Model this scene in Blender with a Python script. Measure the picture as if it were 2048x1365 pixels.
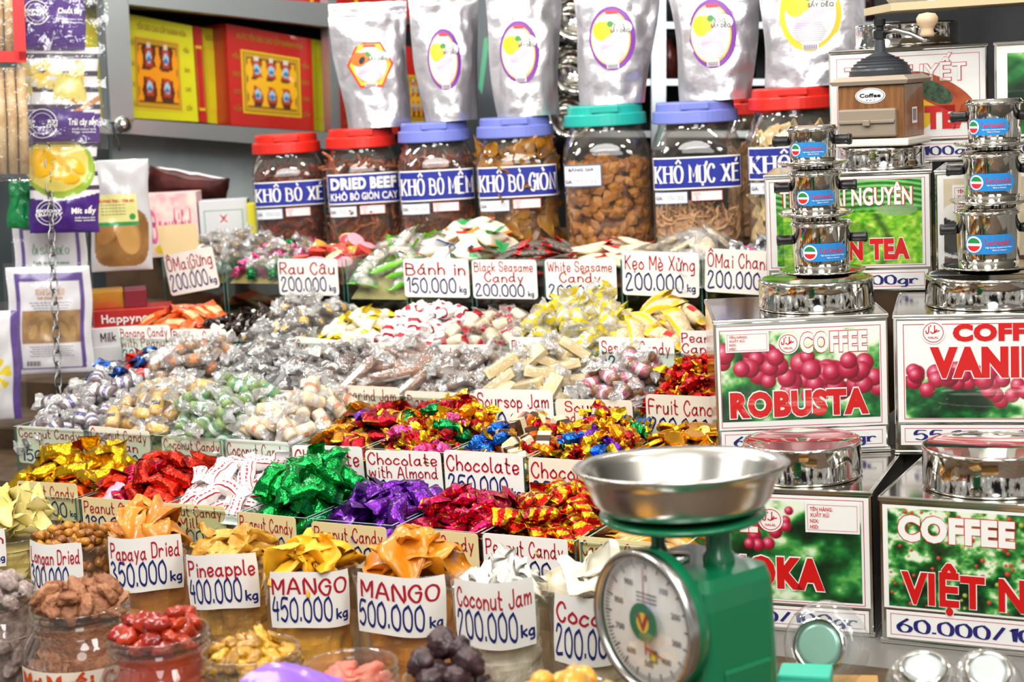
import bpy, bmesh, math, random, unicodedata
import numpy as np
from mathutils import Vector, Matrix, Euler, noise as mnoise
for o in list(bpy.data.objects): bpy.data.objects.remove(o)
SC = bpy.context.scene
COL = SC.collection
PI = math.pi

# ------------------------------------------------------------ camera
FPX = 3440.0
PSI, PIT, ROL = math.radians(28), math.radians(8.5), math.radians(3.0)
CAM = Vector((0, 0, 1.5))
FW = Vector((-math.sin(PSI)*math.cos(PIT), math.cos(PSI)*math.cos(PIT), -math.sin(PIT)))
R0 = Vector((math.cos(PSI), math.sin(PSI), 0)); U0 = R0.cross(FW)
RT = R0*math.cos(ROL) - U0*math.sin(ROL)
UP = U0*math.cos(ROL) + R0*math.sin(ROL)
cd = bpy.data.cameras.new('camera'); cam = bpy.data.objects.new('camera', cd); COL.objects.link(cam)
m3 = Matrix((RT, UP, -FW)).transposed()
cam.matrix_world = Matrix.Translation(CAM) @ m3.to_4x4()
cd.sensor_width = 36; cd.lens = 36*FPX/2048; cd.clip_start = .05
cd.dof.use_dof = True; cd.dof.focus_distance = 2.5; cd.dof.aperture_fstop = 6.5
SC.camera = cam

def at(x, y, d):            # the point at camera depth d seen at photo pixel x, y
    return CAM + (FW + RT*((x-1024)/FPX) - UP*((y-682.5)/FPX))*d
def ony(x, y, Y):
    v = at(x, y, 1)-CAM; return CAM + v*(Y/v.y)
def onz(x, y, Z):
    v = at(x, y, 1)-CAM; return CAM + v*((Z-1.5)/v.z)

# ------------------------------------------------------------ exposure, world, lamps
SC.view_settings.view_transform = 'Standard'
SC.view_settings.look = 'None'
SC.view_settings.gamma = 1.0
SC.view_settings.use_curve_mapping = False
SC.view_settings.exposure = 0.36
cy = SC.cycles
cy.max_bounces = 7; cy.diffuse_bounces = 2; cy.glossy_bounces = 3; cy.transmission_bounces = 4
cy.transparent_max_bounces = 14; cy.caustics_reflective = False; cy.caustics_refractive = False
cy.sample_clamp_indirect = 6

def lin(h):
    h = h.lstrip('#'); out = []
    for i in (0, 2, 4):
        c = int(h[i:i+2], 16)/255
        out.append(c/12.92 if c <= .04045 else ((c+.055)/1.055)**2.4)
    return tuple(out)

W = bpy.data.worlds.new('market_hall'); SC.world = W; W.use_nodes = True
nt = W.node_tree; nt.nodes.clear()
wo = nt.nodes.new('ShaderNodeOutputWorld'); bg = nt.nodes.new('ShaderNodeBackground')
tc = nt.nodes.new('ShaderNodeTexCoord'); mp = nt.nodes.new('ShaderNodeMapping')
mp.inputs['Scale'].default_value = (5, 5, 1.2)
nz = nt.nodes.new('ShaderNodeTexNoise'); nz.inputs['Scale'].default_value = 1.6; nz.inputs['Detail'].default_value = 3
rp = nt.nodes.new('ShaderNodeValToRGB')
els = rp.color_ramp.elements
els[0].position = .40; els[0].color = (.012, .012, .014, 1)
els[1].position = .70; els[1].color = (1.6, 1.55, 1.45, 1)
for p, c in ((.45, (.30, .24, .18, 1)), (.50, (.55, .53, .5, 1)), (.56, (.30, .32, .34, 1)), (.62, (.9, .88, .82, 1))):
    e = els.new(p); e.color = c
L_ = nt.links.new
L_(tc.outputs['Generated'], mp.inputs['Vector']); L_(mp.outputs['Vector'], nz.inputs['Vector'])
L_(nz.outputs['Fac'], rp.inputs['Fac']); L_(rp.outputs['Color'], bg.inputs['Color'])
bg.inputs['Strength'].default_value = .8; L_(bg.outputs['Background'], wo.inputs['Surface'])

def lamp(name, kind, loc, energy, size=.3, target=None, color=(1, 1, 1)):
    d = bpy.data.lights.new(name, kind); d.energy = energy; d.color = color
    if kind == 'AREA': d.shape = 'DISK'; d.size = size
    else: d.shadow_soft_size = size
    o = bpy.data.objects.new(name, d); COL.objects.link(o); o.location = loc
    if target is not None:
        o.rotation_euler = (Vector(target)-Vector(loc)).to_track_quat('-Z', 'Y').to_euler()
    return o
# ceiling lamps of the market aisle, an added front fill and the bulbs strung over the stall
lamp('ceiling_and_fill_lamp', 'AREA', (-.3, .5, 2.7), 22, .9, (-1.2, 2.3, .9), (1, .98, .95))
lamp('ceiling_and_fill_lamp', 'AREA', (-2.2, .9, 2.7), 20, .8, (-1.7, 2.5, 1.0), (1, .98, .95))
lamp('ceiling_and_fill_lamp', 'AREA', (.4, -.7, 2.5), 16, 1.0, (-1.3, 2.4, 1.0), (1, .99, .97))  # front fill, added to brighten the cards and jar fronts
lamp('ceiling_and_fill_lamp', 'AREA', (.9, .8, 2.6), 14, .7, (-.4, 2.3, 1.0), (1, .98, .95))
for i, (x, y) in enumerate(((-2.6, 1.8), (-1.9, 2.0), (-1.2, 1.9), (-.5, 2.0), (.2, 1.7), (-2.3, 2.8), (-1.5, 2.9), (-.7, 2.9))):
    lamp('bulb', 'POINT', (x, y, 2.3), 9.5, .06, None, (1, .95, .86))
lamp('shelf_lamp', 'AREA', (-2.9, 3.35, 2.35), 9, .4, (-2.6, 3.7, 1.5))
# ------------------------------------------------------------ materials
def _nt(name):
    m = bpy.data.materials.new(name); m.use_nodes = True
    n = m.node_tree; p = n.nodes['Principled BSDF']; return m, n, p
def _bump(n, p, scale, strength, dist=.002, detail=3, vor=False, coord='Object'):
    tc = n.nodes.new('ShaderNodeTexCoord')
    t = n.nodes.new('ShaderNodeTexVoronoi' if vor else 'ShaderNodeTexNoise')
    t.inputs['Scale'].default_value = scale
    if not vor: t.inputs['Detail'].default_value = detail
    b = n.nodes.new('ShaderNodeBump'); b.inputs['Strength'].default_value = strength; b.inputs['Distance'].default_value = dist
    n.links.new(tc.outputs[coord], t.inputs['Vector'])
    n.links.new(t.outputs['Distance' if vor else 'Fac'], b.inputs['Height'])
    n.links.new(b.outputs['Normal'], p.inputs['Normal'])
def M(name, c, rough=.5, metal=0, spec=.5, bump=None, c2=None, nscale=30, rnd=None, sss=0, coat=0):
    """opaque: colour c, mottled with c2 by noise; rnd = colour some of the copies lean to"""
    m, n, p = _nt(name); c = lin(c) if isinstance(c, str) else c
    p.inputs['Base Color'].default_value = (*c, 1)
    p.inputs['Roughness'].default_value = rough; p.inputs['Metallic'].default_value = metal
    p.inputs['Specular IOR Level'].default_value = spec; p.inputs['Coat Weight'].default_value = coat
    src = None
    if c2:
        c2 = lin(c2)
        tc = n.nodes.new('ShaderNodeTexCoord'); t = n.nodes.new('ShaderNodeTexNoise'); r = n.nodes.new('ShaderNodeValToRGB')
        t.inputs['Scale'].default_value = nscale; t.inputs['Detail'].default_value = 4
        r.color_ramp.elements[0].position = .4; r.color_ramp.elements[1].position = .62
        r.color_ramp.elements[0].color = (*c, 1); r.color_ramp.elements[1].color = (*c2, 1)
        n.links.new(tc.outputs['Object'], t.inputs['Vector']); n.links.new(t.outputs['Fac'], r.inputs['Fac'])
        n.links.new(r.outputs['Color'], p.inputs['Base Color']); src = r.outputs['Color']
    if rnd:
        oi = n.nodes.new('ShaderNodeObjectInfo'); mx = n.nodes.new('ShaderNodeMix'); mx.data_type = 'RGBA'
        mx.inputs[6].default_value = (*c, 1); mx.inputs[7].default_value = (*lin(rnd), 1)
        if src: n.links.new(src, mx.inputs[6])
        n.links.new(oi.outputs['Random'], mx.inputs[0]); n.links.new(mx.outputs[2], p.inputs['Base Color'])
    if bump: _bump(n, p, *bump)
    return m
def clear(name, tint='ffffff', gloss=.08, rough=.05, milk=0., milkc='ffffff', edge=.5, bump=None):
    """thin clear plastic or glass: see-through, more mirror towards grazing, milk = part that scatters white"""
    m, n, p = _nt(name); n.nodes.remove(p); out = n.nodes['Material Output']
    tr = n.nodes.new('ShaderNodeBsdfTransparent'); tr.inputs['Color'].default_value = (*lin(tint), 1)
    gl = n.nodes.new('ShaderNodeBsdfGlossy'); gl.inputs['Roughness'].default_value = rough
    lw = n.nodes.new('ShaderNodeLayerWeight'); lw.inputs['Blend'].default_value = .35
    mr = n.nodes.new('ShaderNodeMapRange'); mr.inputs['To Min'].default_value = gloss; mr.inputs['To Max'].default_value = edge
    n.links.new(lw.outputs['Facing'], mr.inputs['Value'])
    mx = n.nodes.new('ShaderNodeMixShader'); n.links.new(mr.outputs['Result'], mx.inputs['Fac'])
    n.links.new(tr.outputs[0], mx.inputs[1]); n.links.new(gl.outputs[0], mx.inputs[2]); last = mx
    if milk:
        df = n.nodes.new('ShaderNodeBsdfDiffuse'); df.inputs['Color'].default_value = (*lin(milkc), 1)
        m2 = n.nodes.new('ShaderNodeMixShader'); m2.inputs['Fac'].default_value = milk
        n.links.new(mx.outputs[0], m2.inputs[1]); n.links.new(df.outputs[0], m2.inputs[2]); last = m2
    if bump:
        class P: inputs = gl.inputs
        _bump(n, gl, *bump)
    n.links.new(last.outputs[0], out.inputs['Surface'])
    return m
def foil(name, c, rough=.22, sc=60, st=.5, rnd=None, metal=.85):
    return M(name, c, rough, metal, .6, (sc*3.2, st*.9, .0022, 2), rnd=rnd)
def vcol(name, rough=.4, coat=0):
    m, n, p = _nt(name); a = n.nodes.new('ShaderNodeAttribute'); a.attribute_name = 'print'
    n.links.new(a.outputs['Color'], p.inputs['Base Color']); p.inputs['Roughness'].default_value = rough
    p.inputs['Coat Weight'].default_value = coat
    return m

# ------------------------------------------------------------ mesh builder
class MB:
    def __init__(s): s.v = []; s.f = []; s.m = []; s.s = []
    def add(s, vs, fs, mi=0, smooth=False):
        b = len(s.v); s.v += [tuple(v) for v in vs]
        for k, f in enumerate(fs):
            s.f.append([b+i for i in f]); s.m.append(mi[k] if isinstance(mi, list) else mi); s.s.append(smooth)
        return s
    def box(s, a, b, mi=0):
        (x0, y0, z0), (x1, y1, z1) = a, b
        return s.add([(x0,y0,z0),(x1,y0,z0),(x1,y1,z0),(x0,y1,z0),(x0,y0,z1),(x1,y0,z1),(x1,y1,z1),(x0,y1,z1)],
                     [(0,3,2,1),(4,5,6,7),(0,1,5,4),(1,2,6,5),(2,3,7,6),(3,0,4,7)], mi)
    def bbox(s, a, b, r, mi=0):          # box with bevelled edges
        bm = bmesh.new(); bmesh.ops.create_cube(bm, size=1)
        for v in bm.verts: v.co = Vector([a[i]+(b[i]-a[i])*(v.co[i]+.5) for i in range(3)])
        bmesh.ops.bevel(bm, geom=bm.edges[:], offset=r, segments=2, affect='EDGES', profile=.5)
        bm.verts.index_update()
        s.add([v.co for v in bm.verts], [[v.index for v in f.verts] for f in bm.faces], mi, False); bm.free(); return s
    def lathe(s, prof, n=32, mi=0, smooth=True, sq=None, cap0=False, cap1=False, org=(0, 0, 0), axis='z'):
        """prof: (r, z[, squareness]); squareness > 2 makes the section a rounded square"""
        vs = []; k = len(prof)
        for p in prof:
            e = p[2] if len(p) > 2 else 2
            for j in range(n):
                a = 2*PI*j/n; c, q = math.cos(a), math.sin(a)
                rr = p[0]/((abs(c)**e+abs(q)**e)**(1/e))
                P = (rr*c, rr*q, p[1])
                if axis == 'y': P = (P[0], P[2], P[1])
                if axis == 'x': P = (P[2], P[0], P[1])
                vs.append((P[0]+org[0], P[1]+org[1], P[2]+org[2]))
        fs = []
        for i in range(k-1):
            for j in range(n):
                a, b = i*n+j, i*n+(j+1) % n; fs.append((a, b, b+n, a+n))
        if cap0: fs.append(tuple(range(n))[::-1])
        if cap1: fs.append(tuple(range((k-1)*n, k*n)))
        return s.add(vs, fs, mi, smooth)
    def tube(s, pts, r, n=8, mi=0, smooth=True, close=False):
        pts = [Vector(p) for p in pts]; vs = []; fs = []; k = len(pts)
        for i, p in enumerate(pts):
            a = pts[i-1] if (i > 0 or close) else p; b = pts[(i+1) % k] if (i < k-1 or close) else p
            t = (b-a).normalized(); u = t.cross(Vector((0, 0, 1)))
            if u.length < .05: u = t.cross(Vector((0, 1, 0)))
            u.normalize(); w = t.cross(u); rr = r[i] if isinstance(r, (list, tuple)) else r
            vs += [p + u*(rr*math.cos(2*PI*j/n)) + w*(rr*math.sin(2*PI*j/n)) for j in range(n)]
        for i in range(k if close else k-1):
            for j in range(n):
                a, b = i*n+j, i*n+(j+1) % n; c, d = ((i+1) % k)*n+(j+1) % n, ((i+1) % k)*n+j
                fs.append((a, b, c, d))
        if not close: fs += [tuple(range(n))[::-1], tuple(range((k-1)*n, k*n))]
        return s.add(vs, fs, mi, smooth)
    def grid(s, nx, ny, fn, mi=0, smooth=True):
        vs = [fn(i/nx, j/ny) for j in range(ny+1) for i in range(nx+1)]; fs = []; ms = []
        for j in range(ny):
            for i in range(nx):
                a = j*(nx+1)+i; fs.append((a, a+1, a+nx+2, a+nx+1))
                ms.append(mi((i+.5)/nx, (j+.5)/ny) if callable(mi) else mi)
        return s.add(vs, fs, ms, smooth)
    def poly(s, pts, th, mi=0, mside=None):   # outline in x,z; front at y=0, back at y=th
        n = len(pts)
        s.add([(x, 0, z) for x, z in pts]+[(x, th, z) for x, z in pts],
              [tuple(range(n)), tuple(range(n, 2*n))[::-1]]+[(i, i+n, (i+1) % n+n, (i+1) % n) for i in range(n)], mi)
        return s
    def flat(s, V, F, fn, mi=0):              # 2D shapes laid on a surface
        return s.add([fn(x, y) for x, y in V], F, mi)
    def mesh(s, name, mats):
        m = bpy.data.meshes.new(name); m.from_pydata(s.v, [], s.f)
        for k in (mats if isinstance(mats, (list, tuple)) else [mats]): m.materials.append(k)
        m.polygons.foreach_set('material_index', s.m); m.polygons.foreach_set('use_smooth', s.s); m.update()
        return m
def obj(name, mesh, parent=None, mats=None):
    if isinstance(mesh, MB): mesh = mesh.mesh(name, mats)
    o = bpy.data.objects.new(name, mesh); COL.objects.link(o)
    if parent is not None: o.parent = parent
    return o
def tag(o, label, cat, group=None, kind=None):
    o['label'] = label; o['category'] = cat
    if group: o['group'] = group
    if kind: o['kind'] = kind
    return o
def thing(name, label, cat, mw=None, group=None):
    o = bpy.data.objects.new(name, None); COL.objects.link(o); o.empty_display_size = .05
    if mw is not None: o.matrix_world = mw
    return tag(o, label, cat, group)
def struct(name, mb, mats, label=None):
    o = obj(name, mb, None, mats); o['kind'] = 'structure'
    if label: o['label'] = label
    return o
def frame(loc, yaw=0, tilt=0, lean=0):   # yaw about z, lean about x, tilt about y
    return Matrix.Translation(loc) @ Matrix.Rotation(yaw, 4, 'Z') @ Matrix.Rotation(lean, 4, 'X') @ Matrix.Rotation(tilt, 4, 'Y')
def facing(p):      # yaw that turns a thing's -y side to the camera
    return math.atan2(p.y-CAM.y, p.x-CAM.x) - PI/2
def rrect(w, h, r, n=4, cx=0, cz=0):
    out = []
    for sx, sz, a0 in ((1, -1, -PI/2), (1, 1, 0), (-1, 1, PI/2), (-1, -1, PI)):
        for k in range(n+1):
            a = a0+PI/2*k/n; out.append((cx+sx*(w/2-r)+r*math.cos(a), cz+sz*(h/2-r)+r*math.sin(a)))
    return out
def ell(a, b, n=24, cx=0, cz=0, rot=0):
    return [(cx+a*math.cos(2*PI*k/n)*math.cos(rot)-b*math.sin(2*PI*k/n)*math.sin(rot),
             cz+a*math.cos(2*PI*k/n)*math.sin(rot)+b*math.sin(2*PI*k/n)*math.cos(rot)) for k in range(n)]

# ------------------------------------------------------------ pen and print lettering
GL = dict(zip(
 'ABCDEFGHIJKLMNOPQRSTUVWXYZabcdefghijklmnopqrstuvwxyz0123456789./-:()',
 '''033C63,1656|030C,0C4B594808,0848654303|5A4C2C0906234355|030C,0C3C5A553303|5C0C0353,0848|5C0C03,0848|5A4C2C09062343565838|030C,535C,0858|030C|4C45331305|030C,5C07,1853|0C0353|030C366C63|030C535C|3C1B08143354685B3C|030C,0C4C5A4807|3C1B08143354685B3C,3563|030C,0C4C5A4807,2753|5A4C1C0A184755431305|0C6C,3C33|0C051343555C|0C336C|0C234A638C|0C53,035C|0C386C,3833|0C5C0353|472806042345,484453|0C03,062846442304|472806042344|472806042345,4C4453|0546381806133344|3B2C1A13,0838|472806042345,48412010|0C03,06284643|1813,1A1B|282010,2A2B|0C03,4806,1643|0C0413|0803,06283633,36586763|0803,06284643|28060423444628|0800,062846442304|472806042345,4840|0803,062847|47280735442304|1C1433,0938|0804234548,4843|082348|0813375368|0843,0348|0823,4810|08480343|3C0A0523435559 3C|0A2C23|0A1C3C4A0353|0B2C4A28563304|2C0757,4A43|5C1C0839563304|4C071343562806|0C5C23|280A2C4A2805234528|4A2C0A274A43|0304|034C|0737|0304,0809|1C0A0513|0C1A1503'''.replace(' ', '').split('|')))
MARK = {'\u0302': [(-2, 0), (0, 2), (2, 0)], '\u0301': [(-.5, 0), (1.2, 2)], '\u0300': [(-1.2, 2), (.5, 0)], '\u0309': [(-1, 2), (.5, 2), (0, .2)],
        '\u0303': [(-2, 0), (-1, 1), (1, 0), (2, 1)], '\u0306': [(-2, 2), (0, .3), (2, 2)], '\u0323': None, '\u031b': None}
STRAIGHT = set('AEFHIKLMNTVWXYZkvwxz147/-.:')
def crom(p, k=4):
    if len(p) < 3: return p
    out = []
    for i in range(len(p)-1):
        a, b, c, d = p[max(i-1, 0)], p[i], p[i+1], p[min(i+2, len(p)-1)]
        for t in range(k):
            t /= k
            out.append(tuple(.5*(2*b[q]+(c[q]-a[q])*t+(2*a[q]-5*b[q]+4*c[q]-d[q])*t*t+(3*b[q]-a[q]-3*c[q]+d[q])*t**3) for q in (0, 1)))
    return out+[p[-1]]
def strokes(text, pen=True, rng=None, gap=2.4):
    x = 0; out = []
    for ch in text:
        if ch == ' ': x += 4; continue
        if ch in 'đĐ': dec = ['d' if ch == 'đ' else 'D', '-']
        else: dec = unicodedata.normalize('NFD', ch)
        base = dec[0]; g = GL.get(base, '0737'); w = 0; up = 0
        dy = rng.uniform(-.35, .35) if rng else 0
        for s in g.split(','):
            p = [(int(s[i], 36), int(s[i+1], 36)-3) for i in range(0, len(s), 2)]
            w = max(w, max(q[0] for q in p)); up = max(up, max(q[1] for q in p))
            if pen or base not in STRAIGHT: p = crom(p)
            out.append(([((x+a)/9, (b+dy)/9) for a, b in p], base))
        my = up+1.2
        for mk in dec[1:]:
            cx = x+w/2
            if mk == '\u0323': out.append(([(cx/9, -2/9), ((cx+.3)/9, -2.3/9)], '.'))
            elif mk == '\u031b': out.append(([((x+w)/9, up/9), ((x+w+1.3)/9, (up+1)/9), ((x+w+1.2)/9, (up+2)/9)], '.'))
            elif mk == '-': out.append(([((x-1)/9, 4.5/9), ((x+2)/9, 4.5/9)], '-'))
            elif mk in MARK: out.append(([((cx+a)/9, (my+b)/9) for a, b in MARK[mk]], '.')); my += 2.2
        x += w+gap
    return out, max(x-gap, 1)/9
def ribbons(st, w, serif=False):
    V = []; F = []
    for p, base in st:
        if len(p) == 2 and math.dist(p[0], p[1]) < .15: p = [p[0], (p[0][0], p[0][1]+w*.6)]
        n = len(p)
        def seg(a, b):
            L = math.dist(a, b) or 1; return ((b[0]-a[0])/L, (b[1]-a[1])/L)
        L0, L1 = seg(p[0], p[1]), seg(p[-2], p[-1])
        if serif: e = 0
        else: e = w*.42
        q = [(p[0][0]-L0[0]*e, p[0][1]-L0[1]*e)]+list(p[1:-1])+[(p[-1][0]+L1[0]*e, p[-1][1]+L1[1]*e)]
        b0 = len(V)
        for i in range(n):
            t = seg(q[max(i-1, 0)], q[min(i+1, n-1)]); k = w/2
            if serif: k = w/2*(.38+.62*abs(t[1])**1.5)
            if 0 < i < n-1:
                s1, s2 = seg(q[i-1], q[i]), seg(q[i], q[i+1]); c = max(.55, math.sqrt(max(0, (1+s1[0]*s2[0]+s1[1]*s2[1])/2))); k /= c
            V += [(q[i][0]-t[1]*k, q[i][1]+t[0]*k), (q[i][0]+t[1]*k, q[i][1]-t[0]*k)]
        F += [(b0+2*i, b0+2*i+1, b0+2*i+3, b0+2*i+2) for i in range(n-1)]
        if serif and base.isalpha():
            for (x, y), t in ((p[0], L0), (p[-1], L1)):
                if abs(t[1]) > .6 and (abs(y) < .06 or abs(y-1) < .06 or abs(y-5/9) < .05):
                    b0 = len(V); h = w*.2; y0 = y if y < .06 else y-h
                    V += [(x-w*.95, y0), (x+w*.95, y0), (x+w*.95, y0+h), (x-w*.95, y0+h)]; F.append((b0, b0+1, b0+2, b0+3))
    return V, F
def pen(mb, text, cx, cz, h, maxw, fn, mi, wt=.11, serif=False, seed=0, sx=1., left=False):
    """write text with cap height h centred on cx, cz (or from cx when left), squeezed to maxw"""
    st, tw = strokes(text, not serif, None if serif else random.Random(seed))
    V, F = ribbons(st, wt, serif)
    k = h; kx = min(h*sx, maxw/tw); x0 = cx if left else cx-tw*kx/2
    mb.flat([(x0+x*kx, cz-h/2+y*k) for x, y in V], F, fn, mi)
_fc = {}
def glyphs(text, bold):
    key = (text, bold)
    if key not in _fc:
        c = bpy.data.curves.new('lettering', 'FONT'); c.body = text; c.offset = bold; c.resolution_u = 3
        c.space_character = 1+bold*1.6
        o = bpy.data.objects.new('lettering', c); COL.objects.link(o)
        m = bpy.data.meshes.new_from_object(o.evaluated_get(bpy.context.evaluated_depsgraph_get()))
        V = [(v.co.x, v.co.y) for v in m.vertices]; F = [tuple(p.vertices) for p in m.polygons]
        bpy.data.objects.remove(o); bpy.data.curves.remove(c); bpy.data.meshes.remove(m); _fc[key] = (V, F)
    return _fc[key]
def prt(mb, text, cx, cz, h, w, fn, mi, bold=.03, ref=None):
    """printed lettering: cap height h, total width w, centred"""
    V, F = glyphs(text, bold)
    V0, _ = glyphs(ref or text, bold) ; xs = [p[0] for p in V0]
    x0, x1 = min(xs), max(xs); k = h/.729
    kx = w/(x1-x0) if w else k; xm = (x0+x1)/2
    mb.flat([(cx+(x-xm)*kx, cz-h/2+y*k) for x, y in V], F, fn, mi)
def plane_fn(y=-.0006):
    return lambda x, z: (x, y, z)

# ------------------------------------------------------------ printed pictures (colour per mesh point)
def vnoise(nx, ny, cell, seed, octs=3):
    r = np.random.default_rng(seed); out = np.zeros((ny, nx)); amp = 1; tot = 0
    for o in range(octs):
        gx, gy = int(nx/cell)+2, int(ny/cell)+2; g = r.random((gy, gx))
        xs = np.arange(nx)/cell; ys = np.arange(ny)/cell
        xi = xs.astype(int); yi = ys.astype(int); fx = (xs-xi); fy = (ys-yi)[:, None]
        fx = fx*fx*(3-2*fx); fy = fy*fy*(3-2*fy)
        a = g[yi][:, xi]*(1-fx)+g[yi][:, xi+1]*fx; b = g[yi+1][:, xi]*(1-fx)+g[yi+1][:, xi+1]*fx
        out += amp*(a*(1-fy)+b*fy); tot += amp; amp *= .5; cell = max(cell/2, 1.01)
    return out/tot
def ramp(t, stops):
    xs = [s[0] for s in stops]; cs = np.array([lin(s[1]) for s in stops])
    return np.stack([np.interp(t, xs, cs[:, k]) for k in range(3)], -1)
class Pic:
    def __init__(s, w, h, nx, ny): s.w, s.h, s.nx, s.ny = w, h, nx, ny; s.a = np.ones((ny, nx, 3)); s.X, s.Z = np.meshgrid(np.linspace(0, 1, nx), np.linspace(0, 1, ny))
    def asp(s): return s.w/s.h
    def put(s, mask, c): s.a = s.a*(1-mask[..., None])+np.array(lin(c) if isinstance(c, str) else c)*mask[..., None]
    def disc(s, x, z, r, stops, sq=1., rot=0):     # r as a share of the height
        dx = (s.X-x)*s.asp(); dz = (s.Z-z); u = dx*math.cos(rot)+dz*math.sin(rot); v = -dx*math.sin(rot)+dz*math.cos(rot)
        d = np.sqrt(u**2+(v/sq)**2)/r; hl = np.sqrt((u+r*.25)**2+(v/sq-r*.3)**2)/r
        c = ramp(hl, stops); k = np.clip((1-d)*r*s.ny, 0, 1)[..., None]; s.a = s.a*(1-k)+c*k
    def mesh(s, name, mat, bend=None):
        nx, ny = s.nx, s.ny
        vs = [((i/(nx-1)-.5)*s.w, 0, (j/(ny-1)-.5)*s.h) for j in range(ny) for i in range(nx)]
        if bend: vs = [bend(x, z) for x, _, z in vs]
        fs = [(j*nx+i, j*nx+i+1, (j+1)*nx+i+1, (j+1)*nx+i) for j in range(ny-1) for i in range(nx-1)]
        m = bpy.data.meshes.new(name); m.from_pydata(vs, [], fs); m.materials.append(mat)
        a = m.color_attributes.new('print', 'FLOAT_COLOR', 'POINT')
        c = np.ones((nx*ny, 4), 'f'); c[:, :3] = s.a.reshape(-1, 3); a.data.foreach_set('color', c.ravel()); m.update()
        return m
CHERRY = [(0, 'f4c4cc'), (.22, 'e0708c'), (.6, 'c42048'), (1.05, '8a0a26'), (1.4, '4a0414')]
def leafy(p, seed, light=.5, cell=26):
    n = vnoise(p.nx, p.ny, cell, seed, 4); n = (n-n.min())/(n.max()-n.min()); n = np.clip((n-.5)*1.35+.5+(p.Z-.45)*.35, 0, 1)
    p.a = ramp(n+(light-.5)*.5, [(0, '06240f'), (.3, '0e4a20'), (.5, '1f7a35'), (.66, '63b356'), (.8, 'd8ecc4'), (1, 'f4f9ea')])
# ------------------------------------------------------------ shared materials
WHITE = M('white_card', 'f4f1ea', .55, rnd=None)
CARD = M('price_card', 'fbf8f2', .38, spec=.5)
CARD3 = M('shaded_price_card', 'ecd9a2', .4)  # cream deepened so the colour carries the shade over the lowest row
CARD2 = M('cream_price_card', 'f6ead6', .38)
RED_INK = M('red_ink', 'b5122c', .5); BLUE_INK = M('blue_ink', '14246e', .5)
GLASS = clear('acrylic', 'f8fefb', .02, .03, .0, 'e8fff6', .14)
GEDGE = M('acrylic_edge', '3f6f6c', .15, spec=.8)
GRIM = M('acrylic_rim', '9fc0bb', .12, spec=.8)
PET = clear('clear_plastic', 'fcfaf6', .05, .04, .02, 'fff6ea', .6)
BAGP = clear('bag_plastic', 'fffaf0', .05, .12, .04, 'fff8ec', .5, bump=(40, .5, .004, 2))
CELLO = clear('cellophane', 'fefefe', .07, .07, .07, 'ffffff', .5, bump=(180, .7, .003, 2))
CELLO_W = clear('twisted_cellophane', 'ffffff', .20, .07, .20, 'ffffff', .75, bump=(180, .7, .003, 2))
CELLO_Y = clear('yellow_cellophane', 'fff6a0', .08, .12, .5, 'ffe800', .5, bump=(180, .7, .003, 2))
BOARD = M('cardboard', 'b48a4e', .8, c2='a0763c', nscale=40)
STEEL = M('polished_steel', 'dcdad4', .07, 1, bump=(14, .05, .01, 1))
STEELB = M('brushed_steel', 'c9c9c6', .25, 1, bump=(30, .08, .005, 2))
BLACK = M('black_plastic', '17181a', .35)
CHROME_D = M('dark_steel', '55585c', .3, .9)

# ------------------------------------------------------------ candy shapes
def nz(p, f, s): return mnoise.noise_vector(Vector(p)*f+Vector((s*3.1, s*1.7, s*.9)))
def pillow(L, Wd, H, seed, fin=.78, amp=.12, nx=14, nv=12, mi=0, tw=.15, pinch=0., flat=3.):
    """a sealed wrapper: bulging middle between two flat crimped ends; along x"""
    mb = MB(); rng = random.Random(seed); t0 = rng.uniform(-tw, tw); vs = []
    us = [-1, -.93, -fin]+[-fin+2*fin*i/(nx-4) for i in range(1, nx-4)]+[fin, .93, 1]
    for i, u in enumerate(us):
        k = max(0, 1-abs(u/fin)**flat)
        hh = H/2*k**.6+.0006; ww = Wd/2*(1-pinch*k*.3+(.04 if abs(u) > fin else 0)*1)-(H*.25*k)*.5
        if abs(u) > fin: ww *= 1+.05*math.sin(i*9+seed)
        a = t0*u*2
        for j in range(nv):
            th = 2*PI*j/nv; c, s = math.cos(th), math.sin(th)
            y = ww*math.copysign(abs(c)**.8, c); z = hh*math.copysign(abs(s)**.8, s)
            p = Vector((u*L/2, y*math.cos(a)-z*math.sin(a), y*math.sin(a)+z*math.cos(a)))
            nn = nz(p, 1.6/Wd, seed)+.6*nz(p, 4/Wd, seed+5)
            p += Vector((nn.x*.5, nn.y, nn.z*(1.3 if k > 0 else .5)))*Wd*amp
            if abs(u) >= .93: p.x += rng.uniform(-.03, .03)*L*.3
            vs.append(p)
    fs = []; ms = []
    for i in range(len(us)-1):
        for j in range(nv):
            a, b = i*nv+j, i*nv+(j+1) % nv; fs.append((a, b, b+nv, a+nv))
            ms.append(mi((us[i]+us[i+1])/2, (j+.5)/nv) if callable(mi) else mi)
    return mb.add(vs, fs, ms, True)
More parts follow.
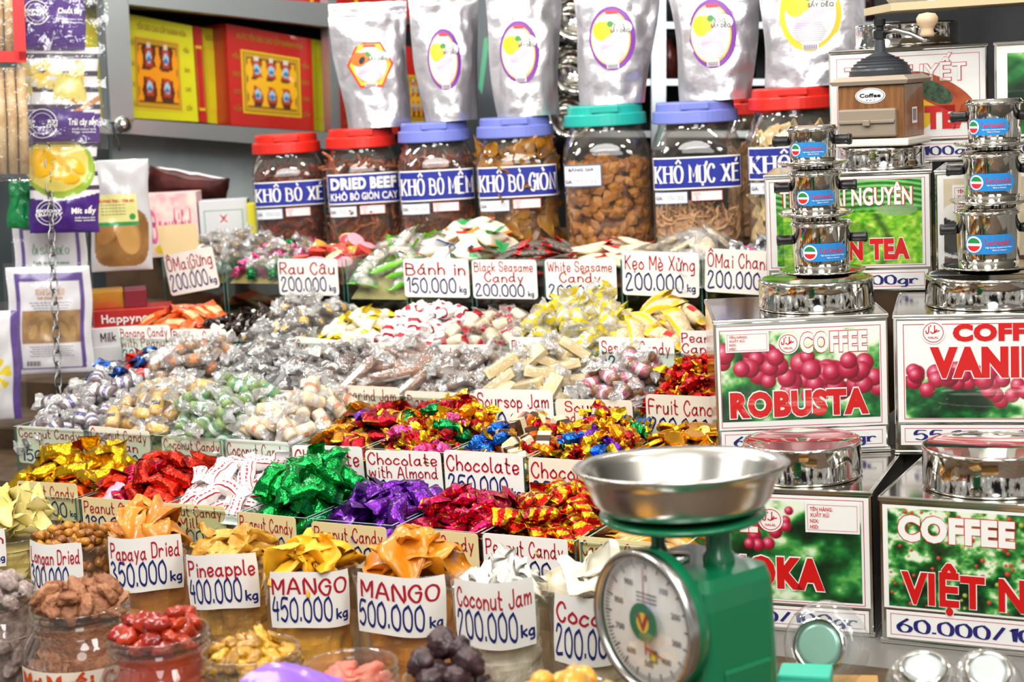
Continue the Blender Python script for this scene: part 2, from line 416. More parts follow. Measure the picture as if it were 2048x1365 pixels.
def twist(L, R, seed, body=.5, amp=.16, nv=10, flare=.95, mi=0, taper=0, sm=False, sqz=.85):
    """a sweet in a wrapper twisted at both ends; along x"""
    mb = MB(); rng = random.Random(seed); vs = []
    us = [-1, -.86, -.72, -body-.06, -body, -body*.8, -body*.4, 0, body*.4, body*.8, body, body+.06, .72, .86, 1]
    for i, u in enumerate(us):
        a = abs(u)
        if a <= body: r = R*(1-.25*(a/body)**4)
        elif a < body+.08: r = R*.34
        else: r = R*(.3+(flare-.3)*((a-body)/(1-body))**.9)
        fl = a > body+.05
        for j in range(nv):
            th = 2*PI*j/nv+(u*1.2 if fl else 0)
            rr = r*(1+(.35*math.sin(th*3+seed+u*4) if fl else 0))
            y, z = rr*math.cos(th), rr*math.sin(th)*(sqz if not fl else .6)
            p = Vector((u*L/2, y, z)); nn = nz(p, 1.3/R, seed)
            p += nn*R*amp*(1.9 if fl else 1); vs.append(p)
    fs = []; ms = []
    for i in range(len(us)-1):
        for j in range(nv):
            a, b = i*nv+j, i*nv+(j+1) % nv; fs.append((a, b, b+nv, a+nv))
            ms.append(mi((us[i]+us[i+1])/2, (j+.5)/nv) if callable(mi) else mi)
    if body > 0: fs += [tuple(range(nv))[::-1], tuple(range((len(us)-1)*nv, len(us)*nv))]; ms += [ms[0], ms[-1]]
    return mb.add(vs, fs, ms, sm)
def roll(L, R, seed, nv=12, mi=0, amp=.06):
    """a plain cylinder sweet with soft ends; along x"""
    mb = MB(); vs = []; us = [-1, -.96, -.8, -.5, -.2, .2, .5, .8, .96, 1]
    for u in us:
        r = R*(.6 if abs(u) == 1 else .93 if abs(u) > .9 else 1)
        for j in range(nv):
            th = 2*PI*j/nv; p = Vector((u*L/2, r*math.cos(th), r*math.sin(th))); vs.append(p+nz(p, 1/R, seed)*R*amp)
    fs = []; ms = []
    for i in range(len(us)-1):
        for j in range(nv):
            a, b = i*nv+j, i*nv+(j+1) % nv; fs.append((a, b, b+nv, a+nv)); ms.append(mi((us[i]+us[i+1])/2, (j+.5)/nv) if callable(mi) else mi)
    fs += [tuple(range(nv))[::-1], tuple(range(9*nv, 10*nv))]; ms += [ms[0], ms[-1]]
    return mb.add(vs, fs, ms, True)
def lump(a, b, c, seed, amp=.2, f=1.2, sub=2, mi=0, sm=True, wr=0):
    bm = bmesh.new(); bmesh.ops.create_icosphere(bm, subdivisions=sub, radius=1)
    vs = []
    for v in bm.verts:
        p = v.co.copy(); n = nz(p, f, seed); q = p*(1+amp*n.x+amp*.6*nz(p, f*2.3, seed+9).y)
        if wr: q *= 1-wr*abs(mnoise.noise(p*f*3+Vector((seed, 0, 0))))
        vs.append((q.x*a, q.y*b, q.z*c))
    bm.verts.index_update(); fs = [[v.index for v in f_.verts] for f_ in bm.faces]; bm.free()
    return MB().add(vs, fs, mi, sm)
def slab(L, Wd, T, seed, curl=.5, n=8, m=6, e=2.6, amp=.08, twist_=.3, mi=0, sm=True):
    """a slice of fruit: a rounded sheet with thickness, curled and waved"""
    mb = MB(); rng = random.Random(seed); k1 = rng.uniform(.4, 1)*curl; k2 = rng.uniform(-1, 1)*twist_
    def pt(u, v, side):
        a, b = 2*u-1, 2*v-1
        x = a*(1-abs(b)**e*.45); y = b*(1-abs(a)**e*.6)
        ed = max(abs(a), abs(b)); t = T/2*(1-ed**6*.85)*side
        nn = nz((a, b, 0), 1.4, seed)
        X = x*L/2*(1+amp*nn.x); Y = y*Wd/2*(1+amp*nn.y)
        Z = t+k1*L*.35*(a*a)-k1*Wd*.2*b*b+k2*L*.25*a*b+nn.z*amp*L*.8
        return (X, Y, Z-k1*L*.12)
    mb.grid(n, m, lambda u, v: pt(u, v, 1), mi, sm); mb.grid(n, m, lambda u, v: pt(1-u, v, -1), mi, sm)
    # close the rim
    N = (n+1)*(m+1); fs = []
    for i in range(n):
        fs.append((i, N+n-i, N+n-i-1, i+1)); o = m*(n+1); fs.append((o+i+1, N+o+n-i-1, N+o+n-i, o+i))
    for j in range(m):
        a, b = j*(n+1), (j+1)*(n+1); fs.append((b, N+b+n, N+a+n, a)); fs.append((a+n, N+a, N+b, b+n))
    mb.add([], [[i-len(mb.v) for i in f] for f in fs], mi, sm)
    return mb
def strip(L, R, seed, bend=.5, sq=.6, nv=6, k=7):
    rng = random.Random(seed); pts = []; y = z = 0; a = rng.uniform(-bend, bend); b = rng.uniform(-bend, bend)
    for i in range(k):
        t = i/(k-1)-.5; pts.append((t*L, (a*t*t+rng.uniform(-.05, .05))*L, (b*t*t+rng.uniform(-.04, .04))*L))
    return MB().tube(pts, [R*(.45+.6*math.sin(PI*(i+.6)/(k+.2)))*rng.uniform(.75, 1.15) for i in range(k)], nv, 0, False)
def coin(R, T):
    return MB().lathe([(0, -T/2), (R*.8, -T/2), (R*.84, -T*.62), (R*.97, -T*.6), (R, -T*.4), (R, T*.4), (R*.97, T*.6), (R*.84, T*.62), (R*.8, T/2), (0, T/2)], 20, 0, False)

# ------------------------------------------------------------ kinds of sweets: name -> [(mesh, materials, [(part, mesh)])], footprint
KIND = {}
def kind(name, size, makers):
    """makers: function(seed) -> list of (part name or None, MB, mats); four shapes of each kind"""
    vs = []
    for s in range(5):
        parts = makers(s+len(KIND)*7)
        vs.append([(pn, mb.mesh(pn or name, mt)) for pn, mb, mt in parts])
    KIND[name] = (size, vs)
def foilkind(name, mat, L=.044, Wd=.021, H=.013, mi=0, mats=None, amp=.13, **k):
    kind(name, (L, Wd, H), lambda s: [(None, pillow(L, Wd, H, s, amp=amp, mi=mi, **k), mats or [mat])])
INNER = {}
def cellokind(name, core, coremats, L=.046, R=.011, cl=.026, cr=.008, cello=None, band=None, body=.5, amp=.22, shape='roll'):
    cello = cello or CELLO
    def mk(s):
        if shape == 'roll': c = roll(cl, cr, s, mi=band or 0)
        elif shape == 'ball': c = lump(cr*1.15, cr, cr, s, .1, 1.2, 2, mi=0)
        else: c = MB().bbox((-cl/2, -cr, -cr*.7), (cl/2, cr, cr*.7), .001)
        if shape == 'ball' and band:
            c.m = [1 if abs(sum(c.v[i][0] for i in f)/len(f)) < cr*.42 and sum(c.v[i][2] for i in f) > 0 else 0 for f in c.f]
        return [(None, c, coremats), ('wrapper', twist(L*1.1, R, s, body*.95, amp, flare=1.05, mi=lambda u, v: 1 if abs(u) > body+.02 else 0), [cello, CELLO_W])]
    kind(name, (L*.8, R*2, R*1.8), mk)
def mid(lo, hi=None):    # a printed band round the middle
    return lambda u, v: 1 if abs(u) < lo else 0
gold = foil('gold_foil', 'e2b018', .2, 70, .55); 
def two(a, b): return [a, b]
foilkind('gold_foil_candy', gold, .046, .024, .017, amp=.11)
foilkind('orange_foil_candy', foil('orange_foil', 'd9480c', .3, 70, .5), .046, .024, .014)
foilkind('red_foil_candy', foil('red_foil', 'c01b12', .22, 80, .6, rnd='d8320f'), .045, .022, .017, amp=.11)
PW = M('white_wrapper', 'f5f1f0', .35, bump=(90, .3, .003)); PRED = M('red_print', 'b3182c', .4)
foilkind('white_printed_candy', None, .047, .022, .017, mi=lambda u, v: 1 if (int(v*28) in (2, 11, 16, 25) or (int(v*28) in (5, 8, 19, 22) and int((u+1)*13) % 3 > 0 and abs(u) < .62)) and abs(u) < .9 else 0, mats=[PW, PRED], amp=.07, nx=30, nv=28)
foilkind('green_foil_candy', foil('green_foil', '0b8a3a', .2, 80, .6, rnd='14a048'), .054, .026, .018, amp=.11)
foilkind('purple_foil_candy', foil('purple_foil', '5a1a8c', .2, 80, .6, rnd='6d2aa0'), .048, .023, .016, amp=.12)
PK = foil('magenta_foil', 'd01650', .24, 80, .5); 
foilkind('magenta_foil_candy', None, .047, .022, .013, mi=lambda u, v: 1 if abs((u*3+v*2) % 1.5) < .12 else 0, mats=[PK, gold], amp=.15, nx=26)
RD = foil('scarlet_foil', 'b81206', .24, 80, .5)
foilkind('red_gold_striped_candy', None, .05, .023, .015, mi=lambda u, v: int((u*2.2+v*2+9)*1.6) % 2, mats=[RD, gold], amp=.11, nx=30)
ORW = M('orange_wrapper', 'e8960c', .25, coat=.5); NUT = M('cashew', 'd9bd86', .5, c2='b98f50', nscale=120, bump=(150, .6, .003))
kind('cashew_bar_packet', (.075, .032, .014), lambda s: [(None, pillow(.075, .032, .016, s, .8, .05, mi=lambda u, v: 0 if abs(u) > .62 or .3 < v < .9 else 1, nx=16), [ORW, NUT])])
foilkind('pink_stick_candy', M('pink_wrapper', 'f0a8c0', .3, coat=.4), .05, .018, .013)
# row with chocolates
multi = {}
for nm, c in (('crimson', 'b01424'), ('bronze', 'b8741c'), ('violet', '6a2aa8'), ('emerald', '0f8040'), ('azure', '1a5fc0'), ('rose', 'd04a86'), ('silver', 'c8ccd0'), ('amber', 'e88a10')):
    multi[nm] = foil(nm+'_foil', c, .22, 90, .55)
for nm in ('crimson', 'bronze', 'violet'):
    foilkind(nm+'_chocolate', None, .048, .024, .014, mi=lambda u, v: 1 if abs(u) > .82 else 0, mats=[multi[nm], gold], amp=.14)
for nm in ('emerald', 'crimson', 'rose', 'azure', 'violet', 'amber'):
    kind(nm+'_twist_chocolate', (.032, .018, .016), lambda s, nm=nm: [(None, twist(.037, .0095, s, .45, .2, mi=lambda u, v: 1 if (abs(u) > .8 or (v < .18 and abs(u) < .3)) else 0), [multi[nm], gold])])
kind('gold_twist_chocolate', (.034, .018, .016), lambda s: [(None, twist(.038, .0095, s, .45, .2, mi=lambda u, v: 1 if int(v*8+u*3) % 5 < 2 else 0), [gold, multi['crimson']])])
CRM = M('cream_wrapper', 'e8d8b0', .3, coat=.3); CHOC = M('chocolate_brown', '3a1c10', .35, coat=.3)
ORB = M('orange_square_wrapper', 'd8641c', .3, coat=.3)
def sq(a, b, c): return lambda s: [(None, MB().bbox((-.014, -.009, -.006), (.014, .009, .006), .0015), [a]), ('band', MB().box((-.005, -.0093, -.0063), (.005, .0093, .0063)), [b])]
kind('cream_square_chocolate', (.03, .02, .013), sq(CRM, CHOC, 0)); kind('orange_square_chocolate', (.03, .02, .013), sq(ORB, CHOC, 0)); kind('brown_square_chocolate', (.03, .02, .013), sq(CHOC, CRM, 0))
CG = M('coin_gold', 'dc9c1e', .24, .9, bump=(200, .3, .001))
kind('gold_coin_chocolate', (.034, .034, .006), lambda s: [(None, coin(.017, .0045), [CG])])
# row with wrapped coconut and fruit sweets
TAN = M('caramel_sweet', 'cfa566', .45, c2='b98a48'); BRN = M('tamarind_sweet', '5a3018', .4, c2='3c1e10'); CRS = M('coconut_sweet', 'f0dcbc', .45, c2='e2c79c')
GRN = M('pandan_sweet', '8faa66', .45, c2='708c4c'); PUR = M('purple_label', '57409a', .4); YEL = M('yellow_label', 'f0b91c', .4); GLB = M('green_label', '2f9a52', .4); WLB = M('white_label', 'f2efe8', .4)
ORL = M('orange_label', 'ee7c2c', .4); PIK = M('pink_label', 'd8407c', .4); GRY = M('grey_brown_sweet', '8a7466', .45, c2='6a564a'); DRK = M('dark_sweet', '2e1c18', .4)
cellokind('purple_label_candy', 0, [M('taro_sweet', '6c5a62', .5), PUR, WLB], .05, .0115, .03, .0085, band=lambda u, v: (1 if abs(u) < .3 else 2 if abs(u) < .5 else 0))
cellokind('yellow_label_candy', 0, [TAN, YEL, DRK], .05, .0115, .03, .0085, band=lambda u, v: 2 if abs(u) < .12 and .1 < v < .3 else 1 if abs(u) < .45 else 0)
cellokind('green_label_candy', 0, [GRN, GLB, WLB], .05, .0115, .03, .0085, band=lambda u, v: 1 if .22 < abs(u) < .5 else 2 if abs(u) <= .22 else 0)
cellokind('orange_label_candy', 0, [CRS, ORL, WLB], .05, .0115, .03, .009, band=lambda u, v: (1 if v < .5 else 2) if abs(u) < .3 else 0)
cellokind('brown_ball_candy', 0, [M('brown_ball', 'a87f48', .5, c2='8a6030', nscale=200), ORL], .044, .0125, .02, .0105, shape='ball', band=True)
cellokind('dark_cellophane_candy', 0, [DRK, WLB], .046, .012, .024, .008, band=lambda u, v: 1 if abs(u) < .35 and v < .3 else 0)
cellokind('brown_white_label_candy', 0, [BRN, WLB], .046, .012, .024, .0085, shape='roll', band=lambda u, v: 1 if abs(u) < .5 and .05 < v < .4 else 0)
cellokind('grey_tamarind_candy', 0, [GRY, WLB], .06, .010, .042, .0065, band=lambda u, v: 1 if abs(u) < .3 and v < .4 else 0)
cellokind('tamarind_stick_candy', 0, [M('tamarind_stick', '9a6238', .4, c2='7a4826'), WLB], .11, .0125, .085, .0085, band=lambda u, v: 1 if abs(u) < .4 and .1 < v < .4 else 0, body=.75)
cellokind('cream_stick_candy', 0, [M('soursop_stick', 'efd9a8', .4, c2='e6c98c')], .068, .0115, .046, .009, body=.62, shape='box')
cellokind('pink_label_candy', 0, [M('brown_roll', '80512f', .4), PIK, WLB], .054, .0115, .034, .0085, band=lambda u, v: 1 if .15 < abs(u) < .42 else 2 if abs(u) <= .15 else 0)
RUBY = foil('ruby_foil', 'b80c10', .18, 80, .5)
kind('red_twist_candy', (.034, .019, .017), lambda s: [(None, twist(.04, .0105, s, .45, .22, mi=lambda u, v: 1 if abs(u) > .8 or (abs(u) < .2 and v < .2) else 0), [RUBY, gold])])
def bi(a, b, w, nm, L=.05, Wd=.024, H=.013, amp=.13): foilkind(nm, None, L, Wd, H, mi=lambda u, v: 0 if u < w else 1, mats=[a, b], amp=amp)
BLU = foil('blue_foil', '1b4fa0', .25, 80, .4); SIL = foil('silver_foil', 'd0d4d8', .2, 80, .5); RW = M('red_wrapper', 'd8241a', .3, coat=.4)
bi(BLU, SIL, 0, 'blue_silver_candy'); bi(RW, PW, .1, 'red_white_packet')
# upper rows
ORP = M('orange_packet', 'ee5a14', .3, coat=.4); TANP = M('tan_packet', 'dfb47c', .4)
foilkind('orange_banana_packet', None, .068, .024, .012, mi=lambda u, v: 0 if abs(u) > .45 or v % .5 > .4 else 1, mats=[ORP, TANP], amp=.08, nx=16)
foilkind('dark_banana_candy', None, .05, .02, .014, mi=lambda u, v: 1 if abs(u) < .25 and v < .5 else 0, mats=[M('dark_wrapper', '2f221e', .18, .3, bump=(80, .5, .004)), WLB], amp=.16)
cellokind('black_yellow_candy', 0, [DRK, YEL], .046, .0125, .022, .008, band=lambda u, v: 1 if abs(u) < .4 and v < .5 else 0)
YW = M('yellow_milk_wrapper', 'f2d51e', .3, coat=.4); IV = M('ivory_wrapper', 'f3ead0', .35, coat=.3)
foilkind('yellow_milk_candy', None, .052, .019, .014, mi=lambda u, v: 0 if abs(u) > .55 else 1, mats=[YW, IV], amp=.12)
kind('white_red_twist_candy', (.04, .022, .02), lambda s: [(None, twist(.044, .0125, s, .5, .2, mi=lambda u, v: 1 if (.5 < abs(u) < .62 or (abs(u) < .15 and .1 < v < .4)) else 0), [PW, PRED])])
kind('red_clear_twist_candy', (.042, .024, .02), lambda s: [(None, roll(.024, .0095, s), [CRS]), ('wrapper', twist(.05, .013, s, .45, .22, mi=lambda u, v: 1 if abs(u) > .5 and abs(u) < .8 and v < .6 else 0), [CELLO, PRED])])
PALES = M('pale_sweet', 'f0e2b0', .4)
kind('yellow_clear_candy', (.045, .026, .022), lambda s: [(None, roll(.026, .0085, s), [PALES]), ('wrapper', twist(.064, .0145, s, .42, .34, mi=lambda u, v: 1 if (v*5+u*2) % 1.6 < .55 else 0, flare=1.25), [CELLO_W, CELLO_Y])])
SESB = M('sesame_bar', 'd8b484', .5, c2='f0e2bc', nscale=260); YP = M('yellow_packet', 'f0c81e', .25, coat=.5)
foilkind('yellow_sesame_packet', None, .07, .03, .02, mi=lambda u, v: 0 if abs(u) > .66 else (2 if abs(u-.1) < .16 and .15 < v < .32 else (0 if v > .88 or v < .03 else 1)), mats=[YP, SESB, RW], amp=.05, nx=20)
foilkind('green_orange_packet', None, .05, .022, .012, mi=lambda u, v: 0 if u < -.2 else (1 if u > .3 else 2), mats=[RW, M('green_wrapper', '1c9a44', .3, coat=.4), IV], amp=.12)
# top row
cellokind('amber_cellophane_candy', 0, [M('plum_sweet', '8a6a28', .4, c2='4a3012', nscale=120)], .046, .0135, .02, .010, shape='ball')
kind('green_foil_ball', (.03, .02, .018), lambda s: [(None, twist(.036, .0105, s, .5, .2), [multi['emerald']])])
kind('pink_foil_ball', (.03, .02, .018), lambda s: [(None, twist(.036, .0105, s, .5, .2), [multi['rose']])])
JELS = [M('jelly', c, .15, coat=.6) for c in ('e05a4a', 'c8343c', 'f0a040', 'd84a70', 'a8241c')]; JLID = [M('jelly_lid', c, .3) for c in ('f06a5a', 'f2f0ea', 'f0a8b8', 'f4e8a0', 'ee5040')]
kind('jelly_cup', (.032, .032, .024), lambda s: [(None, MB().lathe([(.008, -.012), (.0125, -.011), (.016, .008), (.0165, .011)], 16, 0, cap0=True), [JELS[s % 5]]),
     ('lid', MB().lathe([(0, .0135), (.015, .0135), (.0185, .0125), (.0185, .011), (.016, .0105)], 16, 0, False), [JLID[s % 5]])])
CLG = clear('clear_packet_film', 'ffffff', .12, .08, .10, 'ffffff', .6, bump=(120, .6, .003, 2)); LGE = M('lime_edge', '7fd01c', .3, coat=.4)
PALE = M('pale_pink_sweet', 'ecd0c0', .5, c2='f4e6d8')
def limepack(s):
    core = MB(); rng = random.Random(s)
    for k in range(3):
        l = lump(.011, .012, .009, s+k, .15, 1.3, 2); core.add([(x+(k-1)*.02, y+rng.uniform(-.005, .005), z) for x, y, z in l.v], l.f, 0, True)
    return [(None, core, [PALE]), ('packet', pillow(.095, .045, .022, s, .88, .07, mi=lambda u, v: 1 if abs(u) > .9 or (v < .06 or v > .94) else 0, nx=14, nv=16), [CLG, LGE])]
kind('lime_edged_packet', (.075, .04, .02), limepack)
EDG = {nm: M(nm+'_packet_edge', c, .3, coat=.4) for nm, c in (('green', '1f9a4a'), ('blue', '3a78c8'), ('orange', 'f08a1c'), ('red', 'd8281c'))}
for nm, c in (('green', '1f9a4a'), ('blue', '3a78c8'), ('orange', 'f08a1c'), ('red', 'd8281c')):
    kind(nm+'_edged_cake_packet', (.055, .036, .018), lambda s, c=c, nm=nm: [(None, pillow(.06, .036, .019, s, .74, .07, mi=lambda u, v: 1 if abs(u) > .7 or (nm in ('green', 'orange') and u > .1 and v < .5) else 0, nx=14), [IV if nm != 'blue' else PW, EDG[nm]])])
BSES = M('black_sesame', '2a2622', .3, c2='8a8478', nscale=400)
foilkind('black_sesame_packet', None, .075, .036, .01, mi=lambda u, v: 0 if abs(u) > .7 else 1, mats=[RW, BSES], amp=.04, nx=14)
foilkind('white_sesame_packet', None, .08, .036, .01, mi=lambda u, v: 0 if u > .74 or u < -.8 else 1, mats=[RW, M('white_sesame', 'e6d2ae', .4, c2='f4ead0', nscale=300)], amp=.04, nx=14)
kind('clear_sesame_packet', (.07, .035, .014), lambda s: [(None, slab(.05, .026, .008, s, .1), [SESB]), ('packet', pillow(.084, .042, .015, s, .8, .12, nx=14), [CELLO])])
kind('silver_white_candy', (.04, .02, .015), lambda s: [(None, pillow(.044, .02, .014, s, .7, .16, mi=lambda u, v: 1 if abs(u) < .2 and v < .4 else 0), [SIL, PIK])])
# dried fruit
def fruit(name, size, fn, mat): kind(name, size, lambda s: [(None, fn(s), [mat])])
fruit('dried_longan', (.020, .017, .013), lambda s: lump(.0088, .0075, .0065, s, .4, 1.3, 2, wr=.35), M('longan_flesh', '8a4a14', .3, c2='4e240c', nscale=70, rnd='c8882c', coat=.2))
fruit('papaya_slice', (.075, .045, .022), lambda s: slab(.09, .05, .007, s, 1.3, amp=.22, twist_=.8), M('papaya_flesh', 'cf7416', .28, c2='b85a14', nscale=25, rnd='dc9430', coat=.3))
fruit('pineapple_ring', (.06, .055, .012), lambda s: slab(.07, .06, .009, s, .5, 10, 8, amp=.22, twist_=.5), M('pineapple_flesh', 'cc9226', .35, c2='a8701a', nscale=60, rnd='d8a840', bump=(120, .6, .004), coat=.2))
fruit('mango_slice', (.09, .042, .014), lambda s: slab(.115, .05, .008, s, .6, 10, 6, amp=.12, twist_=.4), M('mango_flesh', 'f0ac14', .4, c2='e89a10', nscale=30, rnd='f6c030'))
fruit('soft_mango_sheet', (.1, .055, .014), lambda s: slab(.12, .075, .006, s, .7, 12, 8, amp=.16, twist_=.4), M('soft_mango_flesh', 'dd8410', .32, c2='c8700c', nscale=25, rnd='e89c20', coat=.25))
fruit('durian_chip', (.08, .05, .01), lambda s: slab(.09, .06, .004, s, .7, amp=.2, twist_=.6), M('durian_chip', 'efe29a', .5, c2='e2cf74', nscale=40))
fruit('coconut_strip', (.09, .02, .01), lambda s: slab(.1, .024, .004, s, .7, 10, 4, amp=.2, twist_=.7), M('coconut_flesh', 'f5f3ea', .4))
fruit('coconut_sheet', (.1, .06, .012), lambda s: slab(.11, .075, .003, s, 1.1, 12, 8, amp=.2, twist_=.5), M('coconut_sheet', 'f6f2e4', .4, rnd='f2ead0'))
fruit('salted_plum', (.026, .018, .016), lambda s: lump(.0155, .010, .009, s, .35, 1.2, 3, wr=.35), M('plum_salt', '8a7672', .7, c2='b8a8a2', nscale=90, bump=(120, .8, .004)))
fruit('dried_apricot', (.034, .026, .016), lambda s: lump(.020, .0145, .0085, s, .42, 1.2, 3, wr=.38), M('apricot_flesh', '9c6440', .6, c2='7a4228', nscale=90, rnd='b8805a', bump=(150, .9, .005)))
fruit('red_dried_plum', (.03, .024, .018), lambda s: lump(.016, .013, .010, s, .35, 1.3, 3, wr=.2), M('red_plum_flesh', '98160c', .25, c2='6e100a', nscale=50, rnd='c03c14', coat=.4))
fruit('golden_raisin', (.026, .014, .012), lambda s: lump(.0165, .009, .0065, s, .38, 1.4, 3, wr=.45), M('raisin_flesh', 'b07c14', .3, c2='7a4c0c', nscale=80, rnd='d8a42c', coat=.3))
fruit('pink_dried_plum', (.032, .022, .018), lambda s: lump(.0175, .012, .011, s, .4, 1.2, 3, wr=.3), M('pink_plum_flesh', 'd0504c', .4, c2='e08878', nscale=60, rnd='c8705a', bump=(120, .6, .004)))
fruit('prune', (.036, .032, .028), lambda s: lump(.019, .017, .014, s, .22, 1.5, 3, wr=.5), M('prune_skin', '2e1c22', .35, c2='4a3236', nscale=60, bump=(110, .7, .004)))
fruit('yellow_dried_fruit', (.03, .024, .02), lambda s: lump(.017, .014, .012, s, .25, 1.2, 2, wr=.15), M('yellow_fruit_flesh', 'e09c2c', .3, rnd='ecb040', coat=.4))
# jerky
fruit('beef_jerky_cube', (.026, .024, .02), lambda s: lump(.014, .013, .011, s, .5, 1.5, 1, sm=False), M('jerky_cube', '9a5a1c', .45, c2='6e3a10', nscale=70, rnd='b87a28', bump=(120, .7, .004)))
fruit('beef_jerky_strip', (.08, .016, .012), lambda s: strip(.1, .007, s, .8), M('jerky_strip', '8a3c12', .35, c2='5a2408', nscale=90, rnd='a85420', bump=(120, .7, .004)))
fruit('beef_jerky_slice', (.08, .05, .01), lambda s: slab(.1, .06, .004, s, .8, amp=.25, twist_=.8), M('jerky_slice', '9a6214', .3, c2='6a3c0c', nscale=40, rnd='b8801c', coat=.3))
fruit('squid_roll', (.06, .04, .03), lambda s: slab(.075, .06, .008, s, 1.2, amp=.25, twist_=.4), M('squid_flesh', 'e6cf9e', .5, c2='d2b27a', nscale=60, bump=(90, .6, .004)))
def place(nm, mw, label, cat, group, rng):
    size, vs = KIND[nm]; parts = rng.choice(vs)
    root = bpy.data.objects.new(nm, parts[0][1]); COL.objects.link(root); root.matrix_world = mw
    tag(root, label, cat, group)
    for pn, me in parts[1:]:
        c = bpy.data.objects.new(pn, me); COL.objects.link(c); c.parent = root
    return root

class Heap:
    """a height field over a local x-y patch on which sweets come to rest one after another"""
    def __init__(s, x0, x1, y0, y1, z, cell=.005):
        s.x0, s.y0, s.c = x0, y0, cell; s.nx = max(4, int((x1-x0)/cell)); s.ny = max(4, int((y1-y0)/cell)); s.x1, s.y1 = x1, y1
        xs = x0+(np.arange(s.nx)+.5)*(x1-x0)/s.nx; ys = y0+(np.arange(s.ny)+.5)*(y1-y0)/s.ny
        s.X, s.Y = np.meshgrid(xs, ys); s.base = z(s.X, s.Y); s.h = s.base.copy(); s.want = s.base.copy()
    def drop(s, nm, rng, M0, label, cat, group, inside, tilt=.35, scale=1., yaw=None, tries=9, flat=False, sink=.78):
        (L, Wd, H), _ = KIND[nm]; L *= scale; Wd *= scale; H *= scale; best = None
        for t in range(tries):
            x, y = rng.uniform(s.x0, s.x1), rng.uniform(s.y0, s.y1)
            if not inside(x, y, L, Wd): continue
            a = rng.uniform(0, PI) if yaw is None else yaw+rng.gauss(0, .35)
            u = (s.X-x)*math.cos(a)+(s.Y-y)*math.sin(a); v = -(s.X-x)*math.sin(a)+(s.Y-y)*math.cos(a)
            q = (u/(L*.5))**2+(v/(Wd*.5))**2; k = q < 1
            if not k.any(): continue
            top = np.percentile(s.h[k], 80); sc = (s.h[k]-s.want[k]).mean()+rng.uniform(0, H*.25)
            if best is None or sc < best[0]: best = (sc, x, y, a, k, q, top, u, v)
        if best is None: return None
        sc, x, y, a, k, q, top, u, v = best
        hu = s.h[k]; du = float(np.polyfit(u[k], hu, 1)[0]) if k.sum() > 4 and np.ptp(u[k]) > .004 else 0
        du = max(-.7, min(.7, du)); z = (float(hu.mean())*.6+top*.4)+H*.5*sink
        R = Matrix.Translation((x, y, z)) @ Matrix.Rotation(a, 4, 'Z') @ Matrix.Rotation(-math.atan(du)+rng.gauss(0, tilt*.5), 4, 'Y') @ Matrix.Rotation(rng.gauss(0, tilt) + (0 if flat or rng.random() < .5 else PI), 4, 'X') @ Matrix.Scale(scale*rng.uniform(.92, 1.08), 4)
        s.h[k] = np.maximum(s.h[k], z+H*.5*sink*np.sqrt(np.clip(1-q[k], 0, 1)))
        return place(nm, M0 @ R, label, cat, group, rng)
# ------------------------------------------------------------ the setting
CONC = M('market_floor', '6e6a64', .6, c2='5c5852', nscale=12)
struct('floor', MB().box((-6, -1.5, -.05), (3.5, 6.2, 0)), CONC)
struct('wall_back', MB().box((-6, 5.2, 0), (3.5, 5.3, 3.2)), M('grey_wall', '3a3d40', .7, c2='303335', nscale=5))
struct('wall_left', MB().box((-4.4, 1.5, 0), (-4.3, 5.2, 3.2)), M('side_wall', '7f8a8e', .6, c2='6f7a7e', nscale=4))

ROW = {}
for r, px, py, d, back in (('A', 750, 1048, 2.50, .185), ('B', 750, 897, 2.72, .215), ('C', 750, 790, 2.98, .2), ('D', 750, 689, 3.22, .215), ('E', 750, 518, 3.48, .225)):
    P = at(px, py, d); ROW[r] = dict(Y=P.y, Z=P.z, D=back, H=.1 if r != 'E' else .115)
def row_x(r, px):      # where the row's front rim crosses photo column px
    R_ = ROW[r]; y = 700
    for _ in range(6):
        P = ony(px, y, R_['Y'])
        y += (P.z-R_['Z'])*FPX/ (P-CAM).dot(FW)
    return ony(px, y, R_['Y']).x
# the stepped wooden counter under the trays
WOOD = M('counter_wood', '5c4630', .6, c2='463422', nscale=18)
XL = -2.75
zb = {r: ROW[r]['Z']-ROW[r]['H']-.001 for r in ROW}
ct = thing('stall_counter', 'wooden counter under the dried fruit tubs and front jars', 'counter', Matrix.Translation((0, 0, 0)))
obj('counter_top', MB().box((XL, 1.25, .70), (.45, ROW['A']['Y']-.012, .75)), ct, WOOD); obj('front_board', MB().box((XL, 1.25, .0), (.45, 1.29, .70)), ct, WOOD)
order = ['A', 'B', 'C', 'D', 'E']; ys = {r: ROW[r]['Y']-.006 for r in ROW}
XE = {'A': -.795, 'B': -.86, 'C': -.90, 'D': -.985, 'E': -.9}
for i, r in enumerate(order):
    y1 = ys[order[i+1]]-.002 if i < 4 else 3.138
    o = obj('wooden_step', MB().box((XL, ys[r], 0), (XE[r], y1, zb[r])), None, WOOD)
    tag(o, 'wooden step under the %s row of sweet trays' % ('lowest', 'second', 'third', 'fourth', 'top')[i], 'display step', 'display steps')
o = obj('wooden_step', MB().box((XL, 3.14, 0), (.6, 3.75, 1.148)), None, WOOD); tag(o, 'wooden step that carries the big square jars', 'display step', 'display steps')

